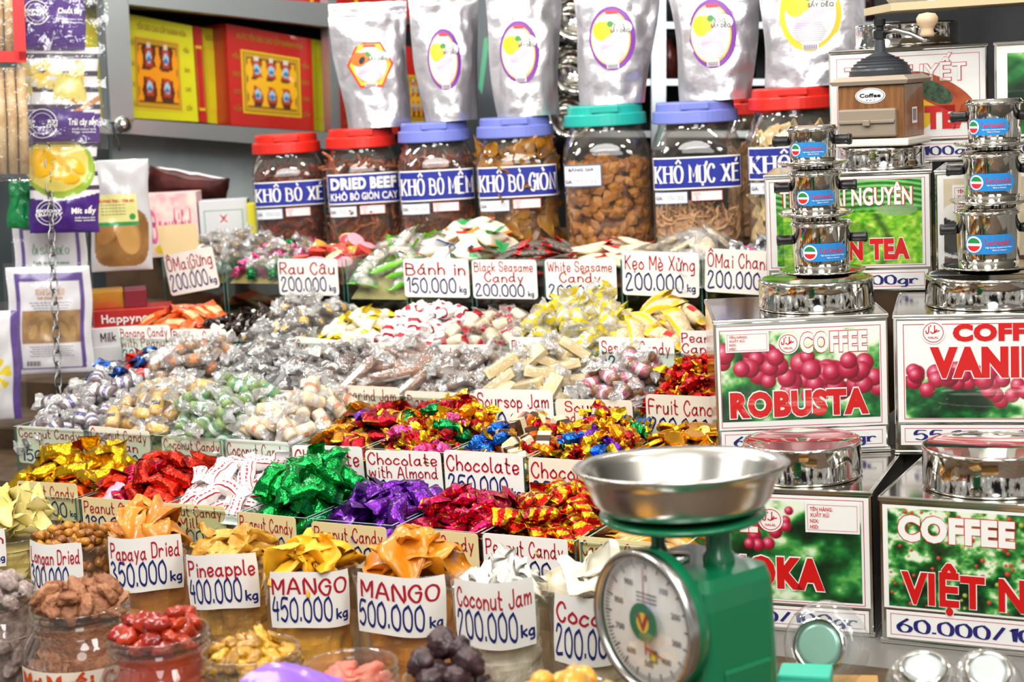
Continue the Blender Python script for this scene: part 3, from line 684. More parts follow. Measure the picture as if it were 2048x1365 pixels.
LINER = {}
def liner(c):
    if c not in LINER: LINER[c] = M('tray_liner', c, .75)
    return LINER[c]
def tray(r, x0, x1, label, lc, mh, low):
    R_ = ROW[r]; w = x1-x0-.006; h, d = R_['H'], R_['D']
    root = thing('acrylic_tray', label, 'tray', Matrix.Translation((x0+.003, R_['Y'], zb[r])), 'clear sweet trays on the stepped counter')
    t = .003
    def panel(nm, a, b):
        mb = MB(); mb.box(a, b); mb.m = [0]*6
        mb.m[1] = 2
        if nm == 'side_panel': mb.m[2] = 1
        obj(nm, mb, root, [GLASS, GEDGE, GRIM])
    panel('front_panel', (0, 0, 0), (w, t, h)); panel('back_panel', (0, d-t, 0), (w, d, h))
    panel('side_panel', (0, t, .001), (t, d-t, h)); panel('side_panel', (w-t, t, .001), (w, d-t, h))
    obj('base', MB().box((t, t, 0), (w-t, d-t, t)), root, GLASS)
    lo = (h-.06 if r != 'E' else h-.055)-low
    def bed(X, Y):
        u = np.clip((X-t)/(w-2*t), 0, 1); v = np.clip((Y-t)/(d-2*t), 0, 1)
        return lo+.022+mh*(1-np.abs(2*u-1)**3*.55)*np.clip(v*1.7, 0, 1)**.8*(1-np.clip((v-.8)/.2, 0, 1)*.25)-(.02*(1-np.clip(v*4, 0, 1)))
    mb = MB(); n = 12
    mb.grid(n, n, lambda u, v: (t*1.5+u*(w-3*t), .009+v*(d-.014), float(bed(np.array(t+u*(w-2*t)), np.array(t+v*(d-2*t))))), 0, True)
    obj('liner', mb, root, liner(lc))
    return root.matrix_world.copy(), w, d, h, bed
PAPER = {}
def fill(r, x0, x1, kinds, n, label, cat, group, lc, tlabel, seed, mh=.04, low=0., tilt=.4, yaw=None, sink=.86, ov=.006, scale=None):
    scale = scale or {'A': 1.33, 'B': 1.15, 'C': 1.25, 'D': 1.22, 'E': 1.15}[r]
    M0, w, d, h, bed = tray(r, x0, x1, tlabel, lc, mh, low); rng = random.Random(seed); np.random.seed(seed)
    hp = Heap(.004-ov, w-.004+ov, .004, d-.006, bed)
    def inside(x, y, L, Wd):
        m = min(L, Wd)*.45*scale; return y > m+.002 and y < d-m and m-ov < x < w-m+ov
    for k in range(int(n*(.62 if r == 'A' else .8))):
        nm = rng.choices([a for a, _ in kinds], [b for _, b in kinds])[0]
        lb = label if isinstance(label, str) else label[nm]
        gp = group if isinstance(label, str) else nm.replace('_', ' ')+' pieces: '+group
        hp.drop(nm, rng, M0, lb, cat, gp, inside, tilt, scale=scale, yaw=yaw, sink=sink)
DIV = {'E': [320, 445, 556, 686, 812, 943, 1090, 1245, 1405, 1545], 'D': [236, 345, 468, 591, 706, 854, 1005, 1199, 1357, 1432],
       'C': [140, 262, 377, 513, 668, 803, 951, 1111, 1270, 1428], 'B': [23, 170, 304, 442, 590, 727, 890, 1050, 1215, 1428],
       'A': [-10, 152, 315, 478, 615, 788, 957, 1154, 1362]}
DX = {r: [row_x(r, p) for p in DIV[r]] for r in DIV}
S = 'sweets in the top row'
def solo(nm, txt): return ([(nm, 1)], txt)
PILES = [
 # row, slot, kinds, n, label, liner colour, extra
 ('A', 0, [('gold_foil_candy', 6), ('orange_foil_candy', 1)], 62, {'gold_foil_candy': 'gold foil pillow candy heaped in the leftmost tray of the lowest row', 'orange_foil_candy': 'orange foil candy lying among the gold foil candies'}, '8a6a10', {}),
 ('A', 1, [('red_foil_candy', 10), ('pink_stick_candy', .5), ('magenta_foil_candy', .6)], 60, {'red_foil_candy': 'red foil candy heaped between the gold and the white printed candies', 'pink_stick_candy': 'pale pink wrapped stick candy lying on the red foil candies', 'magenta_foil_candy': 'magenta foil candy lying among the red foil candies'}, '5a1208', {}),
 ('A', 2, [('white_printed_candy', 1)], 52, 'white candy printed with red script in the tray left of the green foil candies', 'c8c0bc', {}),
 ('A', 3, [('green_foil_candy', 1)], 66, 'green foil candy piled high in the lowest row of trays', '0a4a20', dict(scale=1.2)),
 ('A', 4, [('purple_foil_candy', 1)], 50, 'purple foil candy between the green and the magenta foil candies', '2a0c48', {}),
 ('A', 5, [('magenta_foil_candy', 1)], 50, 'magenta foil candy with gold lines heaped right of the purple candies', '5a0820', {}),
 ('A', 6, [('red_gold_striped_candy', 1)], 54, 'red and gold striped candy piled behind the coconut tub', '5a1408', {}),
 ('A', 7, [('cashew_bar_packet', 1)], 22, 'orange cashew bar packet in the tray beside the weighing scale', '8a5a10', dict(tilt=.15, yaw=.1)),
 ('B', 0, [('purple_label_candy', 1)], 44, 'clear wrapped candy with purple label in the left corner tray', 'b0a8b8', dict(scale=1.32)),
 ('B', 1, [('yellow_label_candy', 1)], 44, 'caramel candy with yellow label above the Coconut Candy Durian card', 'c8b898', dict(scale=1.32)),
 ('B', 2, [('green_label_candy', 1)], 50, 'pale green candy with green label above the Coconut Candy Pandan card', 'b8c8b0', dict(scale=1.32)),
 ('B', 3, [('orange_label_candy', 1)], 46, 'cream candy with orange label beside the mixed foil chocolates', 'd8c8b0', dict(scale=1.32)),
 ('B', 4, [('crimson_chocolate', 3), ('bronze_chocolate', 2.5), ('violet_chocolate', 1.2)], 42, {'crimson_chocolate': 'crimson foil chocolate above the green tinted Chocolate card', 'bronze_chocolate': 'bronze foil chocolate above the green tinted Chocolate card', 'violet_chocolate': 'violet foil chocolate above the green tinted Chocolate card'}, '4a2a14', {}),
 ('B', 5, [('gold_twist_chocolate', 3), ('emerald_twist_chocolate', 1.6), ('crimson_twist_chocolate', 1.6), ('rose_twist_chocolate', 1), ('amber_twist_chocolate', .8)], 66, {k+'_twist_chocolate': k+' foil twist chocolate above the Chocolate with Almond card' for k in ('gold', 'emerald', 'crimson', 'rose', 'amber')}, '6a4a14', dict(scale=1.35)),
 ('B', 6, [('cream_square_chocolate', 3), ('orange_square_chocolate', 2), ('brown_square_chocolate', 1.5), ('azure_twist_chocolate', 1.4), ('crimson_twist_chocolate', 1)], 58, {'cream_square_chocolate': 'cream wrapped square chocolate in the tray left of the colourful balls', 'orange_square_chocolate': 'orange wrapped square chocolate in the tray left of the colourful balls', 'brown_square_chocolate': 'brown wrapped square chocolate in the tray left of the colourful balls', 'azure_twist_chocolate': 'blue foil twist chocolate lying among square chocolates', 'crimson_twist_chocolate': 'red foil twist chocolate lying among square chocolates'}, '5a4028', dict(scale=1.3)),
 ('B', 7, [('amber_twist_chocolate', 2), ('emerald_twist_chocolate', 1.3), ('rose_twist_chocolate', 1.5), ('violet_twist_chocolate', 1.2), ('azure_twist_chocolate', 1.2), ('crimson_twist_chocolate', 1), ('gold_twist_chocolate', 2)], 66, {k+'_twist_chocolate': n+' foil chocolate ball in the tray left of the gold coins' for k, n in (('amber', 'amber'), ('emerald', 'green'), ('rose', 'pink'), ('violet', 'violet'), ('azure', 'blue'), ('crimson', 'red'), ('gold', 'gold'))}, '6a4a24', dict(scale=1.3)),
 ('B', 8, [('gold_coin_chocolate', 1)], 62, 'gold foil chocolate coin behind the scale pan', '7a5a18', dict(tilt=.35)),
 ('C', 0, [('blue_silver_candy', 1), ('red_white_packet', 1)], 46, {'blue_silver_candy': 'blue and silver foil candy at the left end of the third row', 'red_white_packet': 'red and white packet candy at the left end of the third row'}, '3a4a70', {}),
 ('C', 1, [('brown_ball_candy', 1)], 46, 'brown ball candy in clear wrap with orange label', 'a89878', {}),
 ('C', 2, [('dark_cellophane_candy', 1)], 46, 'dark sweet in clear cellophane right of the brown ball candies', 'b8b4b0', {}),
 ('C', 3, [('brown_white_label_candy', 1)], 50, 'brown sweet with white label in clear cellophane above the Spice card', 'b8b4b0', {}),
 ('C', 4, [('tamarind_stick_candy', 1)], 24, 'long brown tamarind stick in clear wrap above the Tamarind Jam card', 'c0b8b0', dict(yaw=.25, tilt=.15)),
 ('C', 5, [('grey_tamarind_candy', 1)], 50, 'grey brown stick candy in clear wrap right of the tamarind sticks', 'b8b0a8', dict(yaw=.7)),
 ('C', 6, [('cream_stick_candy', 1)], 46, 'cream coloured stick candy in clear wrap above the Soursop Jam card', 'e0d4b8', dict(yaw=.6)),
 ('C', 7, [('pink_label_candy', 1)], 48, 'brown roll candy with pink label in clear wrap', 'b8a8a8', {}),
 ('C', 8, [('red_twist_candy', 1)], 74, 'shiny red foil twist candy above the Fruit Candy card', '4a0808', {}),
 ('D', 0, [('orange_banana_packet', 1)], 40, 'orange pointed packet above the left Banana Candy card', '7a3010', dict(yaw=.3, tilt=.2)),
 ('D', 1, [('dark_banana_candy', 1)], 46, 'dark wrapped candy above the right Banana Candy card', '2a2220', {}),
 ('D', 2, [('black_yellow_candy', 1)], 48, 'clear wrapped dark candy with yellow label in the second highest row', 'c0bcb0', {}),
 ('D', 3, [('yellow_milk_candy', 1)], 44, 'yellow and ivory wrapped candy left of the red printed twists', 'b8a040', {}),
 ('D', 4, [('white_red_twist_candy', 1)], 52, 'white twist candy with red print above the Coconut Candy Soft card', 'd8d0cc', {}),
 ('D', 5, [('red_clear_twist_candy', 1)], 44, 'white sweet in clear wrap with red twists', 'd8c8c0', {}),
 ('D', 6, [('yellow_clear_candy', 1)], 52, 'sweet in clear and yellow cellophane in front of the White Seasame card', 'd8d088', dict(sink=.95)),
 ('D', 7, [('yellow_sesame_packet', 1)], 34, 'yellow sesame candy packet above the Sesame Candy card', 'a88420', dict(yaw=-.45, tilt=.25)),
 ('D', 8, [('green_orange_packet', 1)], 26, 'green and red packet in the narrow tray beside the red coffee tin', '5a4a30', {}),
 ('E', 0, [('amber_cellophane_candy', 1)], 40, 'amber sweet in clear wrap behind the tilted card of the top row', '8a6a30', {}),
 ('E', 1, [('amber_cellophane_candy', 2), ('green_foil_ball', 1), ('pink_foil_ball', 1)], 42, {'amber_cellophane_candy': 'amber sweet in clear wrap among green and pink foil balls', 'green_foil_ball': 'green foil ball in the second tray of the top row', 'pink_foil_ball': 'pink foil ball in the second tray of the top row'}, 'a88850', {}),
 ('E', 2, [('jelly_cup', 1)], 24, 'small jelly cup above the card of the third top tray', '6a3020', dict(tilt=.25)),
 ('E', 3, [('lime_edged_packet', 1)], 26, 'clear packet with lime edges in the tray between two price cards', 'b8a070', dict(tilt=.5, low=.03, scale=1.0)),
 ('E', 4, [('green_edged_cake_packet', 1), ('blue_edged_cake_packet', 1), ('orange_edged_cake_packet', 1.2), ('red_edged_cake_packet', .8)], 36, {k+'_edged_cake_packet': 'ivory rice cake packet with '+k+' ends heaped in the top row' for k in ('green', 'blue', 'orange', 'red')}, 'a89868', {}),
 ('E', 5, [('black_sesame_packet', 1)], 24, 'flat black sesame packet with red ends', '402020', dict(yaw=.4, tilt=.12)),
 ('E', 6, [('white_sesame_packet', 1)], 24, 'flat white sesame packet with red ends', '703020', dict(yaw=.25, tilt=.12)),
 ('E', 7, [('clear_sesame_packet', 1)], 26, 'pale sesame sweet in clear film right of the white sesame packets', 'b8a888', dict(tilt=.2)),
 ('E', 8, [('silver_white_candy', 1)], 44, 'silver wrapped candy with pink mark in the rightmost top tray', 'a8a8a8', {}),
]
MH = {'A': [.05, .042, .045, .036, .018, .034, .036, .012], 'B': [.058, .06, .06, .052, .045, .056, .038, .042, .05], 'C': [.045, .055, .055, .055, .046, .05, .06, .05, .052], 'D': [.052, .05, .055, .046, .056, .05, .062, .05, .04], 'E': [.04, .03, .024, .06, .052, .03, .03, .034, .03]}
def kindtext(k): return k.replace('_', ' ')
for i, (r, s_, kinds, n, lb, lc, ex) in enumerate(PILES):
    first = kinds[0][0]
    tl = 'clear acrylic tray holding '+(lb if isinstance(lb, str) else ' and '.join(kindtext(k) for k, _ in kinds[:2])+' pieces')
    tl = ' '.join(tl.split()[:16])
    fill(r, DX[r][s_], DX[r][s_+1], kinds, n, lb, 'candy' if 'chocolate' not in first else 'chocolate', 'sweets in row %s tray of %s' % ({'A': 'one', 'B': 'two', 'C': 'three', 'D': 'four', 'E': 'five'}[r], kindtext(first)), lc, tl, 100+i, mh=MH[r][s_], **ex)

# ------------------------------------------------------------ price cards
def price_card(r, x0, y0, x1, y1, lines, label, off=.004, rot=0., lean=-.06, cream=False, seed=0, Yp=None):
    """x0 y0 x1 y1: where the card shows in the photo; off: in front (+) of or behind (-) the tray's front panel"""
    Y = (ROW[r]['Y'] if r else Yp)-off
    a, b, c, d = ony(x0, (y0+y1)/2, Y), ony(x1, (y0+y1)/2, Y), ony((x0+x1)/2, y0, Y), ony((x0+x1)/2, y1, Y)
    w = (b-a).length; h = (d-c).length; ctr = (a+b)/2; ctr.z = (c.z+d.z)/2
    mb = MB(); mb.poly(rrect(w, h, min(w, h)*.09), .0012, 0)
    fn = plane_fn(-.0005)
    for k, (txt, ink, hh, zz) in enumerate(lines):
        kg = txt.endswith('kg'); t = txt[:-2] if kg else txt
        if kg:
            pen(mb, t, -w*.08, h*zz, h*hh, w*.74, fn, ink, .13, seed=seed*7+k, sx=1.25)
            pen(mb, 'kg', w*.40, h*(zz-hh*.28), h*hh*.42, w*.14, fn, ink, .2, seed=seed)
        else:
            pen(mb, t, -w*.01, h*zz, h*hh, w*.9, fn, ink, .125, seed=seed*7+k, sx=1.3)
    o = obj('price_card', mb, None, [(CARD3 if r == 'A' else CARD2) if cream else CARD, RED_INK, BLUE_INK])
    o.matrix_world = frame(ctr, 0, rot, lean)
    return tag(o, label, 'price card', 'handwritten price cards')
R1, B1 = 1, 2
def L2(a, p): return [(a, R1, .30, .24), (p, B1, .36, -.19)]
def L3(a, b, p): return [(a, R1, .23, .32), (b, R1, .23, .05), (p, B1, .29, -.28)]
CARDS = [
 ('E', 333, 502, 433, 584, L2('ÔMaiGừng', '200.000kg'), 'white price card tilted on the leftmost top tray', .006, -.16, 0),
 ('E', 557, 518, 676, 591, L2('Rau Câu', '200.000kg'), 'white price card reading Rau Câu', .006, .0, 0),
 ('E', 808, 518, 938, 595, L2('Bánh in', '150.000kg'), 'white price card reading Bánh in', .006, .0, 0),
 ('E', 945, 520, 1074, 598, L3('Black Seasame', 'Candy', '200.000kg'), 'white price card reading Black Seasame Candy', .006, .0, 0),
 ('E', 1091, 519, 1233, 600, L3('White Seasame', 'Candy', '200.000kg'), 'white price card reading White Seasame Candy', .006, .0, 0),
 ('E', 1245, 504, 1398, 593, L2('Kẹo Mè Xửng', '200.000kg'), 'white price card reading Kẹo Mè Xửng', .006, .03, 0),
 ('E', 1410, 500, 1550, 588, L2('ÔMai Chanh', '200.000kg'), 'white price card partly behind the steel coffee filters', .006, .05, 0),
 ('D', 240, 652, 343, 726, L3('Banana Candy', 'with Peanut', '200.000kg'), 'white Banana Candy price card below the orange packets', -.006, -.04, 0),
 ('D', 346, 659, 455, 733, L3('Banana Candy', 'with Peanut', '200.000kg'), 'white Banana Candy price card below the dark candies', -.006, -.02, 0),
 ('D', 590, 678, 703, 745, L2('Coconut Candy', '150.000kg'), 'white Coconut Candy price card below the yellow milk candies', -.006, .06, 0),
 ('D', 728, 685, 856, 758, L3('Coconut Candy', 'Soft', '150.000kg'), 'white price card reading Coconut Candy Soft', .005, -.05, 0),
 ('D', 868, 690, 985, 755, L2('Candy Milk Rice', '150.000kg'), 'white price card half buried behind the grey stick candies', .005, -.03, 0),
 ('D', 1020, 676, 1167, 750, L2('Pineapple Jam', '200.000kg'), 'white price card reading Pineapple Jam below yellow cellophane', -.006, .0, 0),
 ('D', 1199, 676, 1349, 752, L2('SesameCandy', '120.000kg'), 'white price card reading Sesame Candy', -.006, .0, 0),
 ('D', 1362, 662, 1450, 740, L3('Peanut', 'Candy', '120.000kg'), 'white Peanut Candy card left of the ROBUSTA tin', -.006, -.02, 0),
 ('C', 140, 764, 246, 830, L2('Candy Hanoi', '200.000kg'), 'white price card below the blue and red packets', -.006, .02, 0),
 ('C', 270, 766, 378, 832, L3('Ô Mai', 'Cam Thảo', '200.000kg'), 'white price card reading Cam Thảo', -.006, .0, 0),
 ('C', 520, 782, 643, 855, L2('Tamarind Spice', '200.000kg'), 'white price card reading Spice behind the cream candies', -.006, .0, 0),
 ('C', 666, 773, 800, 850, [('Tamarind Jam', R1, .28, .28), ('200.000kg', B1, .38, -.2)], 'cream price card reading Tamarind Jam', -.006, .0, 1),
 ('C', 812, 785, 952, 862, L2('Banana Dried', '200.000kg'), 'cream price card reading Dried behind the gold twists', -.006, .0, 1),
 ('C', 952, 780, 1107, 872, [('Soursop Jam', R1, .28, .26), ('250.000kg', B1, .38, -.2)], 'white price card reading Soursop Jam', .005, -.02, 0),
 ('C', 1113, 800, 1266, 882, L3('Soursop', 'and Tamarind', '250.000kg'), 'cream price card reading Soursop and Tamarind', .005, -.02, 1),
 ('C', 1293, 792, 1450, 885, L2('Fruit Candy', '200.000kg'), 'cream price card reading Fruit Candy', .005, .0, 1),
 ('B', 36, 856, 168, 930, L3('Coconut Candy', 'Taro', '150.000kg'), 'cream price card behind the gold foil candies', -.006, .0, 1),
 ('B', 180, 858, 300, 936, L3('Coconut Candy', 'Durian', '150.000kg'), 'cream price card reading Coconut Candy Durian', -.006, .03, 1),
 ('B', 326, 878, 447, 955, L3('Coconut Candy', 'Pandan', '150.000kg'), 'cream price card reading Coconut Candy Pandan', -.006, .0, 1),
 ('B', 452, 882, 580, 962, L2('Coconut Candy', '150.000kg'), 'cream Coconut Candy price card behind the green foil candies', -.006, .0, 0),
 ('B', 588, 893, 727, 985, L2('Chocolate', '300.000kg'), 'Chocolate price card right behind the green foil heap', .005, -.03, 0),
 ('B', 734, 903, 884, 997, L3('Chocolate', 'with Almond', '300.000kg'), 'white price card reading Chocolate with Almond', .005, -.03, 0),
 ('B', 890, 905, 1047, 1001, L2('Chocolate', '250.000kg'), 'fully visible Chocolate price card reading 250.000', .005, .0, 0),
 ('B', 1059, 920, 1222, 1016, L2('Chocolate', '250.000kg'), 'Chocolate price card above the red and gold striped candies', .005, .0, 1),
 ('A', 38, 966, 156, 1040, L2('Peanut Candy', '180.000kg'), 'cream Peanut Candy card below the gold foil candies', -.006, -.02, 1),
 ('A', 166, 1000, 300, 1072, L2('Peanut Candy', '180.000kg'), 'cream Peanut Candy card below the red foil candies', .005, .0, 1),
 ('A', 316, 1010, 452, 1090, L3('Peanut Candy', 'Milk', '180.000kg'), 'cream Peanut Candy card below the white printed candies', -.006, -.02, 1),
 ('A', 478, 1030, 592, 1112, L2('Peanut Candy', '180.000kg'), 'cream Peanut Candy card below the green foil candies', .005, .02, 1),
 ('A', 626, 1050, 774, 1135, L2('Peanut Candy', '180.000kg'), 'cream Peanut Candy card below the purple foil candies', .005, .0, 1),
 ('A', 793, 1062, 957, 1150, L2('Peanut Candy', '180.000kg'), 'cream Peanut Candy card below the magenta foil candies', .005, .0, 1),
 ('A', 968, 1074, 1136, 1170, L2('Peanut Candy', '180.000kg'), 'white Peanut Candy card below the striped candies', .005, .0, 0),
 ('A', 1160, 1080, 1322, 1170, L2('Cashew Candy', '250.000kg'), 'cream Cashew price card behind the scale dial', -.006, .0, 1),
]
for i, (r, x0, y0, x1, y1, ln, lb, off, rot, cr) in enumerate(CARDS):
    price_card(r, x0, y0, x1, y1, ln, lb, off, rot, 0.0, bool(cr), i)
# ------------------------------------------------------------ tubs of dried fruit in front of the trays
def lumpy(r, z0, z1, seed, amp=.16, n=44, k=14, f=38, sq=2):
    """packed fruit seen through the wall: one uneven body"""
    mb = MB()
    def fn(u, v):
        a = u*2*PI; z = z0+(z1-z0)*v; c, s = math.cos(a), math.sin(a)
        R = r/((abs(c)**sq+abs(s)**sq)**(1/sq)); p = Vector((R*c, R*s, z))
        d = mnoise.cell_vector(p*f+Vector((seed, 0, 0))).x*.6+mnoise.noise(p*f*1.3+Vector((0, seed, 0)))*.8
        q = 1-amp*(.5+.5*d); return (p.x*q, p.y*q, z)
    mb.grid(n, k, fn, 0, False)
    mb.lathe([(r*.8, z0), (.0, z0)], n, 0, False); mb.lathe([(0, z1), (r*.86, z1)], n, 0, False)
    return mb
def bent(rc, y0):       # paper bent round a tub, front touching y = y0
    return lambda off: (lambda x, z: (rc*math.sin(x/rc), y0+rc-(rc+off)*math.cos(x/rc), z))
def bentcard(w, h, zc, rc, y0, lines, mats, seed=0, cut=.06):
    fn = bent(rc, y0); mb = MB()
    mb.grid(16, 4, lambda u, v: fn(0)((u-.5)*w*(1-.03*abs(2*v-1)**6), zc+(v-.5)*h+.0015*math.sin(u*7+seed)), 0, True)
    for k, (txt, ink, hh, zz) in enumerate(lines):
        kg = txt.endswith('kg'); t = txt[:-2] if kg else txt; F = lambda x, z: fn(.0008)(x, zc+z+.0015*math.sin((x/w+.5)*7+seed))
        if kg:
            pen(mb, t, -w*.10, h*zz, h*hh, w*.72, F, ink, .13, seed=seed*5+k, sx=1.3)
            pen(mb, 'kg', w*.39, h*(zz-hh*.25), h*hh*.42, w*.15, F, ink, .2, seed=seed)
        else: pen(mb, t, 0, h*zz, h*hh, w*.9, F, ink, .14, seed=seed*5+k, sx=1.25)
    return mb
ZT, ZR = .7505, .895
def topping(nm, n, M0, r, z, mound, label, group, seed, scale=1., tilt=.4, sink=.7):
    hp = Heap(-r, r, -r, r, lambda X, Y: z+mound*np.clip(1-(X*X+Y*Y)/(r*r), 0, 1), .004)
    rng = random.Random(seed)
    for k in range(n): hp.drop(nm, rng, M0, label, 'dried fruit', group, lambda x, y, L, Wd: x*x+y*y < (r-max(.40*Wd, (.38 if L > .05 else .29)*L)*scale)**2, tilt, scale=scale, tries=14, sink=sink)
def shell(nm, n, M0, R, z0, z1, label, group, seed, scale=1.):
    rng = random.Random(seed); (L, Wd, H), _ = KIND[nm]; rows = max(2, int((z1-z0)/(Wd*scale*.85))); per = max(4, n//rows)
    for i in range(rows):
        for j in range(per):
            a = (j+.5*(i % 2)+rng.uniform(-.3, .3))/per*3.0-1.5; z = z0+(z1-z0)*(i+.5+rng.uniform(-.3, .3))/rows; rr = R-H*.4*scale
            place(nm, M0 @ Matrix.Translation((rr*math.sin(a), -rr*math.cos(a), z)) @ Matrix.Rotation(a, 4, 'Z') @ Matrix.Rotation(PI/2+rng.gauss(0, .3), 4, 'X') @ Matrix.Rotation(rng.uniform(0, 6.3), 4, 'Z') @ Matrix.Scale(scale*rng.uniform(.85, 1.1), 4), label, 'dried fruit', group, rng)
def tub(px, py, r, nm, n, mound, lines, cardpx, label, flabel, seed, scale=1., zr=ZR, milk=False, tilt=.4):
    P = onz(px, py, zr); yaw = facing(P); M0 = Matrix.Translation((P.x, P.y, ZT)) @ Matrix.Rotation(yaw, 4, 'Z'); h = zr-ZT
    root = thing('clear_tub', label, 'tub', M0, 'clear tubs of dried fruit')
    rng = random.Random(seed); mb = MB(); ph = rng.random()*6
    prof = [(r*.88, 0), (r*.93, .004), (r*.95, h*.3), (r*.98, h*.7), (r, h-.006), (r*1.015, h), (r*1.005, h+.001)]
    mb.lathe(prof, 40, 0, True, cap0=True)
    mb.v = [(x*(1+.02*math.sin(3*math.atan2(y, x)+ph)*(z/h)), y*(1+.02*math.sin(3*math.atan2(y, x)+ph)*(z/h)), z+.004*math.sin(2*math.atan2(y, x)+ph)*(z/h)) for x, y, z in mb.v]
    obj('wall', mb, root, BAGP)
    if lines:
        d = (P-CAM).dot(FW); x0, y0, x1, y1 = cardpx; w = (x1-x0)*d/FPX; hc = (y1-y0)*d/FPX; zc = h-(( (y0+y1)/2-py)*d/FPX)*1.03+r*.28
        off = ((x0+x1)/2-px)*d/FPX
        cb = bentcard(w, hc, 0, r*1.25, -(r+.003), lines, None, seed)
        o = obj('price_label', cb, root, [CARD, RED_INK, BLUE_INK]); a = math.asin(max(-.7, min(.7, off/r)))
        o.matrix_local = Matrix.Translation((0, 0, zc+ .0)) @ Matrix.Rotation(a, 4, 'Z') @ Matrix.Rotation(rng.uniform(-.02, .05), 4, 'Y')
        o['label'] = 'handwritten price label'
    fo = obj(nm+'_filling', lumpy(r*(.82 if seed == 2 else .93), .004, h-.022, seed, .30, 52, 18), None, KIND[nm][1][0][0][1].materials[0]); fo.matrix_world = M0
    tag(fo, flabel, 'dried fruit', None, 'stuff')
    if seed == 2: shell(nm, 90, M0, r*.90, .012, h-.02, flabel.replace('packed inside', 'seen through the wall of'), nm.replace('_', ' ')+' pieces on the tub', seed+70, scale)
    topping(nm, n, M0, r*.96, h-.024, mound, flabel.replace('packed inside', 'heaped on top of').replace('below', 'on top of'), nm.replace('_', ' ')+' pieces on the tub', seed, scale, tilt)
def LT(a, p): return [(a, 1, .26, .24), (p, 2, .40, -.16)]
tub(8, 1058, .080, 'durian_chip', 20, .035, LT('Durian', '600.000kg'), (-90, 1060, 12, 1135), 'clear tub of pale durian chips at the left edge', 'pale durian chips packed inside the leftmost tub', 1)
tub(143, 1080, .058, 'dried_longan', 95, 0.018, LT('Longan Dried', '300.000kg'), (45, 1086, 164, 1190), 'clear tub labelled Longan Dried', 'brown dried longan packed inside the Longan tub', 2)
tub(300, 1080, .062, 'papaya_slice', 12, 0.028, LT('Papaya Dried', '350.000kg'), (207, 1075, 364, 1184), 'clear tub labelled Papaya Dried', 'orange papaya slices packed inside the Papaya tub', 3, .85, tilt=.3)
tub(466, 1103, .067, 'pineapple_ring', 14, 0.028, LT('Pineapple', '400.000kg'), (361, 1108, 514, 1218), 'clear tub labelled Pineapple', 'dried pineapple rings packed inside the Pineapple tub', 4, .85, tilt=.35)
tub(620, 1128, .062, 'mango_slice', 16, 0.027, LT('MANGO', '450.000kg'), (529, 1143, 698, 1256), 'clear tub with MANGO 450.000 label', 'bright yellow mango slices packed inside the 450.000 tub', 5, .78)
tub(822, 1130, .075, 'soft_mango_sheet', 13, 0.032, LT('MANGO', '500.000kg'), (697, 1150, 889, 1270), 'clear tub with MANGO 500.000 label', 'soft orange mango sheets packed inside the 500.000 tub', 6, .88, tilt=.2)
tub(1000, 1160, .062, 'coconut_strip', 20, 0.024, LT('Coconut Jam', '200.000kg'), (898, 1160, 1070, 1296), 'clear tub labelled Coconut Jam', 'white coconut strips packed inside the Coconut Jam tub', 7, .8)
tub(1182, 1160, .056, 'coconut_sheet', 7, 0.02, LT('Coconut', '200.000kg'), (1097, 1190, 1270, 1330), 'clear tub with Coconut label beside the scale dial', 'white coconut sheets packed inside the tub beside the scale', 8, .85)

# ------------------------------------------------------------ round jars along the front edge
def front_jar(px, py, r, nm, n, mound, label, flabel, seed, rb=1.26, zr=.91, text=None, scale=1., low=.0):
    P = onz(px, py, zr); M0 = Matrix.Translation((P.x, P.y, ZT)) @ Matrix.Rotation(facing(P), 4, 'Z'); h = zr-ZT; R = r*rb
    root = thing('round_jar', label, 'jar', M0, 'open round jars along the front edge')
    mb = MB()
    mb.lathe([(R*.86, 0), (R*.97, .006), (R, .02), (R, h-.062), (R*.97, h-.05), (R*.88, h-.038), (r*1.02, h-.03), (r*.99, h-.026), (r, h-.022), (r*1.045, h-.019), (r*1.045, h-.017), (r*.995, h-.014), (r*.995, h-.012),
              (r*1.04, h-.010), (r*1.04, h-.008), (r*.995, h-.005), (r*1.02, h-.003), (r*1.02, h), (r*.96, h), (r*.95, h-.006), (r*.95, h-.02)], 44, 0, True, cap0=True)
    obj('jar_wall', mb, root, PET)
    if text:
        mb = MB(); fn = lambda off: (lambda x, z: ((R+off)*math.sin(x/R), -(R+off)*math.cos(x/R), z))
        mb.grid(18, 2, lambda u, v: fn(.0012)((u-.5)*R*2.3, .068+(v-.5)*.06), 0, True)
        pen(mb, text, 0, .085, .017, R*2.1, fn(.0022), 1, .2, seed=3, sx=1.2); pen(mb, '80.000', 0, .057, .018, R*2, fn(.0022), 1, .18, seed=4, sx=1.2)
        o = obj('paper_label', mb, root, [CARD2, M('orange_ink', 'd8480c', .5)]); o['label'] = 'cream label with orange handwriting'; o.rotation_euler = (0, 0, -.15)
    mat = KIND[nm][1][0][0][1].materials[0]
    fo = obj(nm+'_filling', lumpy(R*(.86 if seed < 15 else .93), .006, h-.055-low, seed, .2), None, mat); fo.matrix_world = M0
    tag(fo, flabel, 'dried fruit', None, 'stuff')
    if seed in (11, 12, 13, 14): shell(nm, {'golden_raisin': 60}.get(nm, 36), M0, R*.92, .012, h-.052, flabel.replace('packed inside', 'pressed against the wall of'), nm.replace('_', ' ')+' pieces', seed+50, scale)
    if not low:
        f2 = obj('neck_filling', lumpy(r*.93, h-.056, h-.018, seed+3, .12, 36, 6), fo, mat)
    topping(nm, n, M0, r*.97, h-.026-low, mound, flabel.replace('packed inside', 'heaped in the mouth of'), nm.replace('_', ' ')+' pieces', seed, scale)
